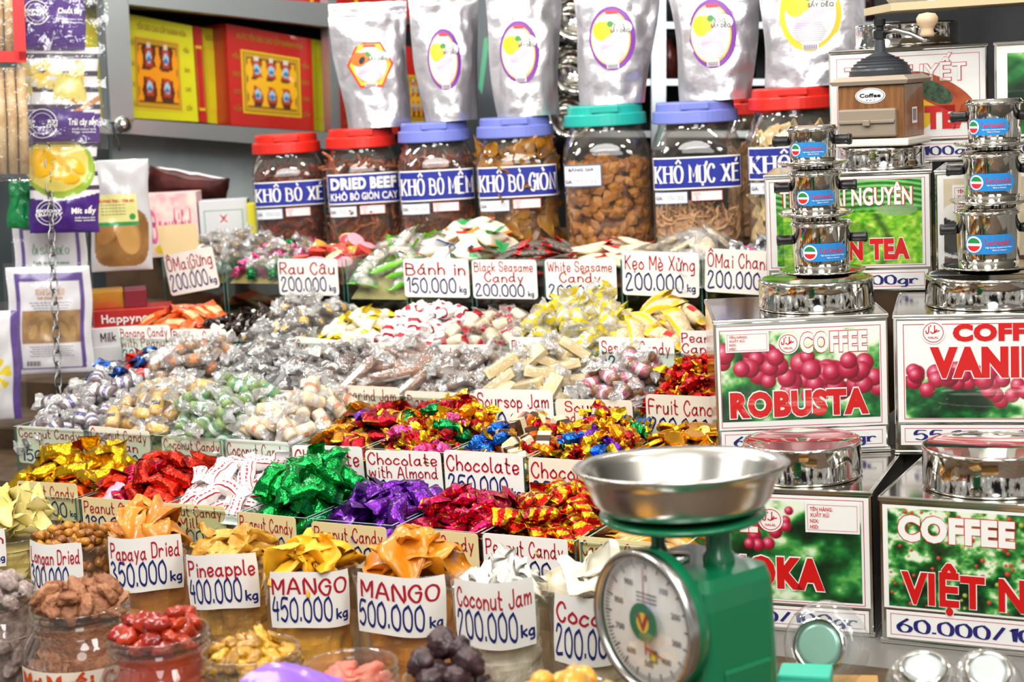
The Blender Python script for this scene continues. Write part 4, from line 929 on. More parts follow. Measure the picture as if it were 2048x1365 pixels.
front_jar(-22, 1182, .056, 'salted_plum', 34, 0.032, 'round jar of greyish plums cut off by the left edge', 'greyish salted plums packed inside the left edge jar', 11)
front_jar(158, 1207, .058, 'dried_apricot', 34, 0.025, 'round jar of brown dried apricots with an orange handwritten label', 'brown dried apricots packed inside the labelled jar', 12, text='Mơ Muối Cay')
front_jar(316, 1262, .056, 'red_dried_plum', 26, 0.021, 'round jar of red dried plums', 'red dried plums packed inside the second jar', 13)
front_jar(500, 1297, .053, 'golden_raisin', 50, 0.018, 'round jar of golden raisins', 'golden raisins packed inside the third jar', 14)
front_jar(700, 1327, .049, 'pink_dried_plum', 13, 0.008, 'half empty round jar of pink dried plums', 'pink dried plums packed inside the half empty jar', 15, low=.012)
front_jar(898, 1352, .047, 'prune', 14, 0.006, 'round jar of black prunes', 'black prunes packed inside the jar', 16, .98)
front_jar(1138, 1385, .050, 'yellow_dried_fruit', 18, 0.017, 'round jar of yellow dried fruit cut off by the bottom edge', 'yellow dried fruit packed inside the jar in front of the scale', 17, 1.15)

# ------------------------------------------------------------ big square jars on the top step
BLUELAB = M('blue_label', '23309c', .35, coat=.3); LETW = M('white_lettering', 'fbfaf8', .4); LETR = M('red_lettering', 'd2101c', .4); LETB = M('navy_lettering', '1c1c78', .4); PRC = M('sticker_paper', 'eef0f2', .4)
LIDR = M('red_lid', 'd8281e', .35, rnd='e02c20'); LIDB = M('blue_lid', '7a86d8', .4); LIDT = M('teal_lid', '22b0a4', .35)
def big_jar(px, wpx, top, lidm, text, fillfn, label, seed, lidpx=None, labz=(362, 412), Y=3.255, yaw=0., text2=None, price=True, lab=True):
    P = ony(px, 400, Y); d = (P-CAM).dot(FW); r = wpx/2*d/FPX; ztop = ony(px, top, Y).z; zb_ = 1.1485; h = ztop-zb_; lh = .042; hb = h-lh+.012
    M0 = Matrix.Translation((P.x, P.y, zb_)) @ Matrix.Rotation(facing(P)+yaw, 4, 'Z')
    root = thing('square_jar', label, 'jar', M0, 'big square jars on the top step')
    k = .90; e = 5
    mb = MB(); mb.lathe([(r*.8*k*1.05, 0, 4), (r*.92, .004, e), (r*.94, .015, e), (r*.94, hb*.62, e), (r*.945, hb*.72, e), (r*.92, hb*.79, 4), (r*.86, hb*.86, 3), (r*.80, hb*.905, 2.3), (r*.78, hb*.93, 2), (r*.78, hb, 2)], 48, 0, True, cap0=True)
    obj('jar_wall', mb, root, PET)
    rl = r*.90; mb = MB(); z0 = h-lh
    mb.lathe([(rl*.8, z0+.002), (rl*.985, z0), (rl, z0+.002), (rl*.985, z0+.022), (rl*.97, z0+.024), (rl*.91, z0+.025), (rl*.90, z0+.038), (rl*.88, lh+z0), (0, lh+z0)], 48, 0, False)
    mb.bbox((-.028, -rl*.93, z0+.026), (.028, -rl*.7, z0+.0415), .003)
    obj('lid', mb, root, lidm)
    def surf(off):
        def fn(x, z):
            a = x/(r*.98); c, s = math.sin(a), math.cos(a); R = (r*.945+off)/((abs(c)**e+abs(s)**e)**(1/e)); return (R*c, -R*s, z)
        return fn
    def zof(y): return (ony(px, y, P.y-r*.9)).z-zb_
    if lab:
        z1, z2 = zof(labz[0]), zof(labz[1]); zc, lhh = (z1+z2)/2, z1-z2; lw = r*1.72
        mb = MB(); S_ = surf(.001)
        mb.grid(24, 2, lambda u, v: surf(.0010)((u-.5)*lw, zc+(v-.5)*lhh), 1, True)
        mb.grid(24, 2, lambda u, v: surf(.0016)((u-.5)*lw*.97, zc+(v-.5)*lhh*.9), 0, True)
        if text2:
            prt(mb, text, 0, zc+lhh*.19, lhh*.36, lw*.86, surf(.0026), 1, .05); prt(mb, text2, 0, zc-lhh*.24, lhh*.24, lw*.88, surf(.0026), 1, .025)
        else: pen(mb, text, 0, zc-lhh*.03, lhh*.52, lw*.9, surf(.0026), 1, .21, True, sx=.95)
        obj('name_label', mb, root, [BLUELAB, LETW])['label'] = 'blue name label with white letters'
    else: zc, lhh, lw = zof(350), 0, r*1.7
    if price:
        for nm, dx, w_, dz, hh in (('price_sticker', -.30, .36, -.016 if lab else 0, .024 if lab else .045), ('blank_sticker', .1, .36, -.014, .02)):
            if not lab and nm == 'blank_sticker': continue
            x = dx*lw; zz = zc-lhh/2+dz; mb = MB(); W_ = w_*lw*(1.25 if not lab else 1)
            mb.grid(6, 1, lambda u, v: surf(.0012)(x+(u-.5)*W_, zz+(v-.5)*hh), 2 if nm == 'price_sticker' else 3)
            mb.grid(6, 1, lambda u, v: surf(.0017)(x+(u-.5)*W_*.95, zz+(v-.5)*hh*.88), 0)
            if nm == 'price_sticker':
                prt(mb, 'GIÁ:', x-W_*.32, zz-(hh*.25 if not lab else 0), .007, W_*.22, surf(.0024), 1, .01); pen(mb, '550.000', x+W_*.15, zz-(hh*.25 if not lab else 0), .008, W_*.5, surf(.0024), 2, .07)
                if not lab: prt(mb, 'BẢNG GIÁ', x, zz+hh*.28, .006, W_*.6, surf(.0024), 1, .02)
            else:
                for q, t in enumerate(('TÊN HÀNG:', 'XUẤT XỨ:', 'NSX:', 'HSD:')): prt(mb, t, x-W_*.3, zz+hh*(.3-.2*q), .0022, W_*.25 if q < 2 else W_*.12, surf(.0024), 3, .01)
            obj(nm, mb, root, [PRC, LETB, M('grey_blue_rim', '5a78a0', .4), LETR])
    fillfn(M0, r*.86, h, zof)
    return M0, h
def shreds(nm, mat, label, top, n, L=.05, R=.0022, seed=0, cat='dried meat'):
    def fn(M0, r, h, zof):
        rng = random.Random(seed); mb = lumpy(r*.95, .006, zof(top)-.012, seed, .1, 40, 12, 60, 4); zt = zof(top)
        for k in range(n):
            a = rng.uniform(-2.2, 2.2); z = rng.uniform(.02, zt) if k < n*.72 else zt-.01+rng.uniform(0, .016); e = 4
            rr = r*rng.uniform(.9, 1.0) if k < n*.72 else r*rng.uniform(0, .95)
            c, s = math.sin(a), -math.cos(a); q = (abs(c)**e+abs(s)**e)**(1/e); o = Vector((rr*c/q, rr*s/q, z))
            t = Vector((math.cos(a), math.sin(a), 0)) if k < n*.72 else Vector((rng.uniform(-1, 1), rng.uniform(-1, 1), rng.uniform(-.2, .8))); t = (t*rng.uniform(-1, 1)+Vector((0, 0, rng.uniform(-.9, .9)))).normalized()
            l = L*rng.uniform(.5, 1.1); b = Vector((rng.uniform(-1, 1), rng.uniform(-.2, .2), rng.uniform(-1, 1)))*.12*l
            pts = [o+t*(i/4-.5)*l+b*(1-(i/2-1)**2)+Vector((rng.gauss(0, .002), rng.gauss(0, .001), rng.gauss(0, .002))) for i in range(5)]
            pts = [Vector((max(-r, min(r, p.x)), max(-r, min(r, p.y)), max(.012, p.z))) for p in pts]
            mb.tube(pts, [R*.5, R, R*1.2, R, R*.4], 5, 0, False)
        o = obj(nm, mb, None, mat); o.matrix_world = M0; tag(o, label, cat, None, 'stuff')
    return fn
def pieces(nm, label, top, n, group, seed=0, scale=1., core=None, slope=0., flat_=1.):
    def fn(M0, r, h, zof):
        rng = random.Random(seed); zt = zof(top); e = 4; (L, Wd, H), _ = KIND[nm]
        cm = core or KIND[nm][1][0][0][1].materials[0]
        o = obj(nm+'_core', lumpy(r*.8, .006, zt-.03, seed, .12, 36, 10, 45, 4), None, cm); o.matrix_world = M0; tag(o, label+' deeper in the jar', 'dried food', None, 'stuff')
        g = int(math.sqrt(n)); rows = max(3, int((zt-.02)/(max(Wd, H)*scale*.92))); per = max(3, int(n*.75/rows))
        for i in range(rows):
            for j in range(per):
                a = (j+.5*(i % 2)+rng.uniform(-.45, .45))/per*3.6-1.8; c, s = math.sin(a), -math.cos(a); q = (abs(c)**e+abs(s)**e)**(1/e)
                z = min(zt, max(.016, .02+(zt-.025)*(i+rng.uniform(-.4, .4))/(rows-1))); rr = r-H*.35*scale
                mw = Matrix.Translation((rr*c/q, rr*s/q, z)) @ Matrix.Rotation(a, 4, 'Z') @ Matrix.Rotation(PI/2+rng.gauss(0, .2), 4, 'X') @ Matrix.Rotation(rng.uniform(0, 6.3), 4, 'Z') @ Matrix.Diagonal((scale*rng.uniform(.85, 1.1), scale, scale*flat_, 1))
                place(nm, M0 @ mw, label, 'dried food', group, rng)
        hp = Heap(-r*.95, r*.95, -r*.95, r*.95, lambda X, Y: zt-.025+.012*np.clip(1-(X*X+Y*Y)/(r*r), 0, 1)+slope*X, .004)
        for k in range(int(n*.35)): hp.drop(nm, rng, M0, label, 'dried food', group, lambda x, y, l, w: max(abs(x), abs(y)) < r*.95-min(l, w)*scale*.4, .5, scale=scale)
    return fn
SHB = M('shredded_beef', '8a3a1c', .35, c2='40140a', nscale=60); SOFTB = M('soft_beef', '8a3e18', .25, c2='4a1c0a', nscale=50, coat=.3); SQS = M('shredded_squid', 'dcae80', .5, c2='c8946a', nscale=40)
JT = {}
JT[0] = big_jar(580, 152, 268, LIDR, 'KHÔ BÒ XÉ', shreds('shredded_beef', SHB, 'dark shredded beef inside the KHÔ BÒ XÉ jar', 345, 260, .05, .0028, 1), 'square jar labelled KHÔ BÒ XÉ with a red lid', 1, labz=(363, 413))
JT[1] = big_jar(729, 156, 256, LIDR, 'DRIED BEEF', pieces('beef_jerky_strip', 'reddish beef strip inside the DRIED BEEF jar', 318, 95, 'beef strips', 2, .6), 'square jar labelled DRIED BEEF with a red lid', 2, labz=(347, 408), text2='KHÔ BÒ GIÒN CAY')
JT[2] = big_jar(876, 162, 243, LIDB, 'KHÔ BÒ MỀM', shreds('soft_beef', SOFTB, 'dark soft beef inside the KHÔ BÒ MỀM jar', 318, 220, .05, .0045, 3), 'square jar labelled KHÔ BÒ MỀM with a blue lid', 3, labz=(340, 402))
JT[3] = big_jar(1037, 172, 233, LIDB, 'KHÔ BÒ GIÒN', pieces('beef_jerky_slice', 'golden brown crisp beef slice inside the KHÔ BÒ GIÒN jar', 292, 60, 'crisp beef slices', 4, .7, flat_=.4), 'square jar labelled KHÔ BÒ GIÒN with a blue lid', 4, labz=(332, 395))
JT[4] = big_jar(1217, 184, 209, LIDT, '', pieces('beef_jerky_cube', 'brown dried beef cube inside the teal lidded jar', 335, 170, 'dried beef cubes', 5, 1.05), 'square jar of brown cubes with a teal lid', 5, labz=(320, 370), lab=False)
JT[5] = big_jar(1396, 190, 202, LIDB, 'KHÔ MỰC XÉ', shreds('shredded_squid', SQS, 'pale shredded squid at the bottom of the KHÔ MỰC XÉ jar', 428, 240, .045, .003, 6, 'dried squid'), 'square jar labelled KHÔ MỰC XÉ with a blue lid', 6, labz=(313, 378))
JT[6] = big_jar(1592, 200, 174, LIDR, 'KHÔ MỰC', pieces('squid_roll', 'pale rolled squid piece inside the rightmost red lidded jar', 268, 56, 'rolled squid', 7, .75, flat_=.6), 'square jar labelled KHÔ MỰC behind the coffee filters', 7, labz=(292, 358))
big_jar(1512, 120, 188, LIDR, '', shreds('dried_squid', SQS, 'dried squid inside the jar standing behind', 300, 120, .05, .003, 8, 'dried squid'), 'red lidded jar standing behind the two rightmost big jars', 8, lab=False, price=False, Y=3.50)

# ------------------------------------------------------------ foil pouches standing on the jar lids
FOIL = M('silver_foil_pouch', 'e0dde6', .28, .78, .6, (20, .5, .008, 3), rnd='dedce2')
RINGP = M('purple_ring', '7a2a9c', .4); YELR = M('yellow_ring', 'e8c020', .4); LABW = M('label_white', 'e4dde6', .4); FRY = M('mango_print', 'f4cc14', .4); LEAFG = M('leaf_print', '2a8a30', .4); REDP = M('red_label_print', 'd8241c', .4); LILAC = M('lilac_print', 'd8b8dc', .4); PAPP = M('papaya_print', 'e07020', .4); GREYT = M('grey_text', '8a8a94', .5)
def pouch(jar, px, x0t, x1t, x0b, x1b, top, lcx, lcy, lw, lh, style, word, label, seed, yaw=0.):
    M0, hj = JT[jar]; loc = M0.translation; base = loc.z+hj; P = ony(px, (top+loc.z)/2, loc.y-.01); P.z = base+.0005; d = (P-CAM).dot(FW)
    hh = ony(px, top, P.y).z-base; wt = (x1t-x0t)*d/FPX; wb = (x1b-x0b)*d/FPX; sh = ((x0t+x1t)/2-(x0b+x1b)/2)*d/FPX
    P = ony((x0b+x1b)/2, 200, loc.y-.01); P.z = base+.0005
    root = thing('foil_pouch', label, 'pouch', Matrix.Translation(P) @ Matrix.Rotation(facing(P)+yaw, 4, 'Z'), 'silver foil pouches standing on jar lids')
    rng = random.Random(seed)
    def fr(u, v, side=-1, off=0):
        w = wb+(wt-wb)*min(1, v*1.15); a = 2*u-1; x = a*w/2+sh*v+.004*math.sin(v*6+seed)*(abs(a) > .9)
        t = (.036*(1-v)**.55*(1-abs(a)**2.4)+.002)*(1 if v < .9 else .3)
        return (x, side*(t+off), v*hh)
    def fz(u, v, side):
        x, y, z = fr(u, v, side); a = 2*u-1
        n = mnoise.noise_vector(Vector((u*3.2+seed, v*5, side*3)))*.007+mnoise.noise_vector(Vector((u*8+seed, v*11, side*3)))*.004
        g = 1 if abs(a) < .88 and .03 < v < .93 else .3
        lx, lz = x-lcx_, z-lcz_; near = 1-min(1, max(0, 1.35-math.hypot(lx/(lw_*.5), lz/(lh_*.5)))*2)
        return (x+n.x*.4*g, y+side*(n.y*g*near), z+(n.z*.3*g if v > .02 else 0))
    lw_, lh_ = lw*d/FPX, lh*d/FPX; lcz_ = ony(px, lcy, P.y).z-base; lcx_ = (lcx-(x0b+x1b)/2)*d/FPX
    mb = MB(); mb.grid(26, 40, lambda u, v: fz(u, v, -1), 0, True); mb.grid(26, 40, lambda u, v: fz(1-u, v, 1), 0, True)
    mb.grid(20, 2, lambda u, v: (fr(u, 0, -1)[0], (1-2*v)*-fr(u, 0, 1)[1], .001), 0, True)
    obj('pouch_body', mb, root, FOIL)
    z1 = hh*.905; mb = MB(); mb.grid(20, 1, lambda u, v: (fr(u, .9)[0]*.97, -fr(u, .9)[1]*-1-.0035, z1+v*.006), 0, True)
    obj('zip_seal', mb, root, FOIL)
    vv = lambda z: max(0, min(1, z/hh))
    def S_(off):
        def fn(x, z):
            X, Z = lcx_+x, lcz_+z; v = vv(Z); w = wb+(wt-wb)*min(1, v*1.15); u = (X-sh*v)/w+.5
            return (X, fr(u, v, -1, .0012+off)[1], Z)
        return fn
    mb = MB(); ring = (lambda k: ell(lw_/2*k, lh_/2*k, 36)) if style != 'hex' else (lambda k: [(lw_/2*k*math.cos(q), lh_/2*k*math.sin(q)*1.08) for q in [i*PI/18 for i in range(36)]])
    if style == 'hex':
        hexp = [(lw_/2*math.cos(PI/3*i), lh_/2*1.12*math.sin(PI/3*i)) for i in range(6)]
        def along(k): 
            out = []
            for i in range(6):
                a, b = hexp[i], hexp[(i+1) % 6]
                for t in range(6): out.append((k*(a[0]+(b[0]-a[0])*t/6), k*(a[1]+(b[1]-a[1])*t/6)))
            return out
        ring0 = along
    def layer(pts, off, mi):
        n = len(pts); cx = sum(p[0] for p in pts)/n; cz = sum(p[1] for p in pts)/n; V = []; F = []; K = (0, .35, .7, 1)
        for k in K: V += [(cx+(p[0]-cx)*k, cz+(p[1]-cz)*k) for p in pts]
        for q in range(3):
            for i in range(n): F.append((q*n+i, q*n+(i+1) % n, (q+1)*n+(i+1) % n, (q+1)*n+i))
        mb.flat(V, F, S_(off), mi)
    if style == 'hex': layer(along(1), 0, 5); layer([p for p in along(1) if p[1] < p[0]*.6] or along(1), .0003, 1) if 0 else None; layer(along(.9), .0004, 1); layer(ring(.70), .0008, 2)
    elif style == 'yellow': layer(ring(1), 0, 1); layer(ring(.86), .0004, 1); layer(ring(.82), .0008, 2)
    else: layer(ring(1), 0, 0); layer([(x-lw_*.035, z) for x, z in ring(.85)], .0004, 1); layer([(x-lw_*.045, z) for x, z in ring(.80)], .0008, 2)
    a, b = lw_, lh_
    layer(ell(a*.30, b*.06, 20, -a*.02, -b*.05, .5), .0011, 6)
    fm = 7 if style == 'hex' else 3
    layer(ell(a*.17, b*.15, 20, -a*.24, b*.12), .0014, fm); layer(ell(a*.12, b*.12, 20, -a*.12, b*.15, .3), .0017, fm)
    if style == 'hex': layer(ell(a*.06, b*.09, 14, -a*.17, b*.1, -.6), .002, 8)
    layer(ell(a*.07, b*.05, 14, -a*.04, b*.22, -.8), .002, 4)
    layer(ell(a*.27, b*.12, 24, a*.16, b*.16), .0014, 10)
    for q in range(5): mb.flat([(a*(.07+.045*q), b*.27), (a*(.10+.045*q), b*.27), (a*(.085+.045*q+(q-2)*.008), b*(.32-.008*abs(q-2)))], [(0, 1, 2)], S_(.0014), 4)
    pen(mb, word, a*.17, b*.20, b*.085, a*.36, S_(.002), 8, .12, seed=2); prt(mb, 'SẤY DẺO', a*.17, b*.11, b*.055, a*.42, S_(.002), 8, .05)
    layer(rrect(a*.26, b*.05, b*.01, 2, 0, b*.40), .0014, 5)
    for q in range(9): layer([(-a*.3+a*.02*abs(q-4), -b*(.12+.028*q)), (a*.26-a*.02*abs(q-4), -b*(.12+.028*q)), (a*.26-a*.02*abs(q-4), -b*(.128+.028*q)), (-a*.3+a*.02*abs(q-4), -b*(.128+.028*q))], .0014, 9)
    layer([(-a*.14, -b*.47), (a*.12, -b*.47), (a*.12, -b*.39), (-a*.14, -b*.39)], .0014, 2)
    for q in range(8): mb.flat([(a*(-.12+.028*q), -b*.46), (a*(-.12+.028*q+.014), -b*.46), (a*(-.12+.028*q+.014), -b*.40), (a*(-.12+.028*q), -b*.40)], [(0, 1, 2, 3)], S_(.002), 8)
    obj('printed_label', mb, root, [RINGP, YELR, LABW, FRY, LEAFG, REDP, LILAC, PAPP, BLACK, GREYT, LETW])
pouch(1, 745, 668, 822, 690, 815, 5, 745, 130, 92, 92, 'hex', 'Đu Đủ', 'foil pouch with a red hexagon label of papaya', 1)
pouch(2, 893, 825, 965, 845, 950, -30, 890, 120, 66, 122, 'oval', 'Xoài', 'leftmost foil pouch with a purple oval label', 2, .15)
pouch(3, 1055, 976, 1130, 993, 1118, -55, 1042, 105, 78, 124, 'oval', 'Xoài', 'foil pouch with purple oval label on the KHÔ BÒ GIÒN jar', 3, .1)
pouch(4, 1232, 1155, 1330, 1163, 1292, -60, 1230, 77, 92, 126, 'oval', 'Xoài', 'foil pouch with purple oval label on the teal lid', 4)
pouch(5, 1432, 1345, 1525, 1363, 1505, -70, 1430, 68, 94, 136, 'oval', 'Xoài', 'foil pouch with purple oval label on the KHÔ MỰC XÉ jar', 5)
pouch(6, 1630, 1528, 1738, 1532, 1715, -90, 1625, 28, 122, 150, 'yellow', 'Thơm', 'foil pouch with a yellow ringed pineapple label', 6)
# ------------------------------------------------------------ steel tins of coffee and tea
TIN = M('tin_steel', 'd2cfc8', .12, 1, bump=(9, .08, .01, 1)); TINR = M('tin_rim', 'e2e0da', .14, 1)
PRINT = vcol('tin_print', .3, .4); INKR = M('print_red', 'cf1414', .35, coat=.3); INKN = M('print_navy', '22206e', .35); INKP = M('print_pink_line', 'c8506a', .4); CARDG = M('glossy_white_print', 'f4f3ef', .3, coat=.3); CLEARST = clear('roundel_film', 'ffffff', .1, .1, .6, 'f4f2ee', .3)
LV = {1: at(1743, 985, 2.25).z, 2: at(1776, 627, 2.45).z, 3: at(1863, 338, 2.64).z, 4: at(1975, 85, 2.76).z}
def tin(anchor, d, th, w, lev, dep, label, right=True, lid=None):
    P = at(*anchor, d); u = Vector((math.cos(th), math.sin(th), 0)); ctr = P-u*(w/2) if right else P+u*(w/2)
    z0 = .7505 if lev == 1 else LV[lev-1]+.0005; h = LV[lev]-z0
    M0 = Matrix.Translation((ctr.x, ctr.y, z0)) @ Matrix.Rotation(th, 4, 'Z')
    root = thing('square_tin', label, 'tin', M0, 'square steel tins of coffee and tea')
    obj('tin_body', MB().bbox((-w/2, 0, 0), (w/2, dep, h), .004), root, TIN)
    for z in (h-.006, .0): 
        mb = MB()
        for a, b in (((-w/2-.001, -.0015, z), (w/2+.001, .003, z+.006)), ((-w/2-.001, dep-.003, z), (w/2+.001, dep+.0015, z+.006)), ((-w/2-.0015, .003, z), (-w/2+.002, dep-.003, z+.006)), ((w/2-.002, .003, z), (w/2+.0015, dep-.003, z+.006))): mb.bbox(a, b, .0015)
        obj('top_rim' if z else 'bottom_rim', mb, root, TINR)
    if lid:
        lx, ly, r, lh = lid
        L = MB().lathe([(r*.99, 0), (r*1.015, .002), (r*1.015, .005), (r, .007), (r, lh-.006), (r*1.012, lh-.004), (r*1.0, lh-.001), (r*.96, lh), (r*.94, lh-.003), (0, lh-.003)], 48, 0, True)
        o = obj('lid', L, root, STEEL); o.location = (lx, ly, h+.0005); o['label'] = 'round polished lid'
    def fn(off): return lambda x, z: (x, -.0016-off, z)
    return root, w, h, fn, M0
def UV(w, h): return (lambda u: (u-.5)*w), (lambda v: h*(1-v))
def panel(mb, w, h, u0, v0, u1, v1, off, mi):
    X, Z = UV(w, h); mb.flat([(X(u0), Z(v1)), (X(u1), Z(v1)), (X(u1), Z(v0)), (X(u0), Z(v0))], [(0, 1, 2, 3)], lambda x, z: (x, -.0016-off, z), mi)
def frame_line(mb, w, h, u0, v0, u1, v1, off, mi, t=.004):
    tv = t*w/h
    for a in ((u0, v0, u1, v0+tv), (u0, v1-tv, u1, v1), (u0, v0, u0+t, v1), (u1-t, v0, u1, v1)): panel(mb, w, h, *a, off, mi)
def title(mb, w, h, text, u0, v0, u1, v1, fill, out, off=.0010, bold=.05, ob=.085):
    X, Z = UV(w, h); cx, cz, W_, H_ = (X(u0)+X(u1))/2, (Z(v0)+Z(v1))/2, X(u1)-X(u0), Z(v0)-Z(v1)
    if out is not None: prt(mb, text, cx, cz, H_, W_, lambda x, z: (x, -.0016-off, z), out, ob, None)
    prt(mb, text, cx, cz, H_, W_*.985, lambda x, z: (x, -.0016-off-.0004, z), fill, bold, None)
def picture(root, w, h, u0, v0, u1, v1, paint, nx, ny, off=.0006):
    X, Z = UV(w, h); p = Pic(X(u1)-X(u0), Z(v0)-Z(v1), nx, ny); paint(p)
    o = obj('printed_picture', p.mesh('printed_picture', PRINT), root); o.location = ((X(u0)+X(u1))/2, -.0016-off, (Z(v0)+Z(v1))/2)
def halal(mb, w, h, u, v, r):
    X, Z = UV(w, h); cx, cz = X(u), Z(v); f = lambda off: (lambda x, z: (x, -.0016-off, z))
    E = ell(r, r, 28, cx, cz); mb.flat(E, [tuple(range(28))], f(.0012), 5); A = ell(r*.86, r*.86, 28, cx, cz)+ell(r*.80, r*.80, 28, cx, cz)
    mb.flat(A, [(i, (i+1) % 28, 28+(i+1) % 28, 28+i) for i in range(28)], f(.0015), 2)
    for s in ([(.5, .1), (.3, .05), (.1, -.05), (.3, .2)], [(.12, .55), (.1, 0), (-.05, -.1), (-.2, 0)], [(-.2, .5), (-.22, 0)], [(-.35, .45), (-.4, -.05), (-.55, -.1), (-.6, .1)]):
        V, F = ribbons([(crom([(cx+a*r, cz+(b+.05)*r) for a, b in s]), '.')], r*.09); mb.flat(V, F, f(.0017), 2)
    prt(mb, 'HALAL', cx, cz-r*.42, r*.2, r*.85, f(.0017), 2, .02)
def sticker(mb, w, h, u0, v0, u1, v1, off=.0018):
    panel(mb, w, h, u0, v0, u1, v1, off, 0); du, dv = (u1-u0), (v1-v0); frame_line(mb, w, h, u0+du*.04, v0+dv*.1, u1-du*.04, v1-dv*.08, off+.0003, 3, .002)
    X, Z = UV(w, h)
    for q, t in enumerate(('TÊN HÀNG:', 'XUẤT XỨ:', 'NSX:', 'HSD:')):
        H_ = dv*h*.12; W_ = du*w*(.42, .36, .16, .16)[q]; prt(mb, t, X(u0+du*.09)+W_/2, Z(v0+dv*(.24+.19*q)), H_, W_, lambda x, z: (x, -.0016-off-.0005, z), 2, .02)
def strip_price(mb, w, h, u0, v0, u1, v1, text, tu0=None, tu1=None):
    panel(mb, w, h, u0, v0, u1, v1, .0004, 0); frame_line(mb, w, h, u0+.02, v0+.022, u1-.02, v1-.022, .0007, 3, .003)
    X, Z = UV(w, h); a, b = X(tu0 or u0+.08), X(tu1 or u1-.06); H_ = (v1-v0)*h
    pen(mb, text, (a+b)/2, (Z(v0)+Z(v1))/2, H_*.46, b-a, lambda x, z: (x, -.0016-.001, z), 1, .2, True, sx=2)
TM = [CARDG, INKN, INKR, INKP, CARDG, CARDG]
rngp = random.Random(5)
def cherries(p, spots, seed, light=.5, n=0, r=.09, band=None):
    leafy(p, seed, light)
    for x, z, rr in spots: p.disc(x, z, rr, CHERRY)
    g = random.Random(seed)
    for k in range(n):
        x = g.random(); z = band(x)+g.gauss(0, .10); p.disc(x, z, r*g.uniform(.75, 1.1), CHERRY)
# ROBUSTA
root, w, h, fn, MR = tin((1776, 627), 2.45, math.radians(24), .248, 2, .245, 'ROBUSTA coffee tin with red cherries on its label', lid=(.034, .10, .084, .044))
mb = MB(); panel(mb, w, h, .015, .05, .985, .80, .0002, 0); frame_line(mb, w, h, .03, .075, .955, .785, .0004, 3, .004)
picture(root, w, h, .035, .09, .945, .74, lambda p: cherries(p, [], 3, .66, 60, .115, lambda x: .62-.25*x+.05*math.sin(x*9)), 190, 115)
title(mb, w, h, 'COFFEE', .49, .11, .88, .25, 0, 2, bold=.045, ob=.075); title(mb, w, h, 'ROBUSTA', .075, .53, .885, .70, 2, 0, bold=.06, ob=.10)
halal(mb, w, h, .425, .185, .0155); sticker(mb, w, h, .065, .09, .315, .235); strip_price(mb, w, h, .025, .81, .975, .96, '65.000/100gr')
obj('front_label', mb, root, TM)
# VANILLA
root, w, h, fn, MV = tin((1786, 640), 2.43, math.radians(13), .268, 2, .245, 'COFFEE VANILLA tin right of the ROBUSTA tin', right=False, lid=(.0, .11, .092, .044))
mb = MB(); panel(mb, w, h, .02, .04, .985, .765, .0002, 0); frame_line(mb, w, h, .05, .065, .97, .745, .0004, 2, .004)
def pv(p):
    leafy(p, 9, .5); p.a[p.Z > .62] = np.array(lin('f4f3ef'))
    g = random.Random(4)
    for k in range(46):
        x = g.random(); p.disc(x, .60-.28*x+g.gauss(0, .11)+.05*math.sin(7*x), .125*g.uniform(.8, 1.15), CHERRY)
picture(root, w, h, .06, .25, .96, .735, pv, 190, 100)
title(mb, w, h, 'COFFEE', .30, .07, .83, .18, 2, None, bold=.06); title(mb, w, h, 'VANILLA', .18, .235, .98, .43, 2, 0, bold=.07, ob=.10)
halal(mb, w, h, .205, .125, .0165); strip_price(mb, w, h, .03, .785, .985, .93, '55.000/100gr', .10, .95)
obj('front_label', mb, root, TM)
# MOKA (behind the scale)
root, w, h, fn, MK = tin((1743, 985), 2.25, math.radians(6), .262, 1, .262, 'coffee tin ending in KA behind the green scale', lid=(.022, .086, .080, .05))
mb = MB(); panel(mb, w, h, .015, .04, .985, .80, .0002, 0); frame_line(mb, w, h, .025, .06, .96, .79, .0004, 3, .004)
picture(root, w, h, .035, .08, .945, .77, lambda p: cherries(p, [(.50, .86, .06), (.58, .80, .055), (.60, .9, .05), (.45, .76, .07), (.52, .68, .075), (.58, .74, .06), (.40, .64, .075), (.34, .72, .07), (.48, .56, .07), (.42, .54, .07), (.37, .55, .06)], 14, .38), 150, 110)
title(mb, w, h, 'COFFEE', .08, .14, .42, .30, 0, 2, bold=.05, ob=.08); title(mb, w, h, 'MOKA', .22, .48, .76, .68, 2, 0, bold=.065, ob=.10)
halal(mb, w, h, .485, .215, .017); sticker(mb, w, h, .665, .075, .94, .29); strip_price(mb, w, h, .02, .82, .975, .97, '70.000/100gr')
obj('front_label', mb, root, TM)
# VIỆT NAM
root, w, h, fn, MN = tin((1757, 1012), 2.23, math.radians(1), .268, 1, .262, 'COFFEE VIỆT NAM tin at the lower right', right=False, lid=(-.008, .10, .09, .054))
mb = MB(); panel(mb, w, h, .02, .05, .985, .75, .0002, 0)
def pn(p):
    leafy(p, 21, .36, 12); g = random.Random(8)
    for k in range(120):
        x, z = g.random(), g.random(); p.disc(x, z, .022*g.uniform(.6, 1.4), [(0, 'e8705a'), (.8, 'b0341e'), (1.6, '501008')] if g.random() < .7 else [(0, 'c8d070'), (1.5, '6a8a2a')])
picture(root, w, h, .045, .07, .965, .735, pn, 180, 120)
title(mb, w, h, 'COFFEE', .09, .115, .65, .275, 0, 2, bold=.06, ob=.085); title(mb, w, h, 'VIỆT NAM', .10, .49, .97, .70, 2, 0, bold=.04, ob=.062)
strip_price(mb, w, h, .03, .765, .985, .955, '60.000/100gr', .09, .96)
obj('front_label', mb, root, TM)
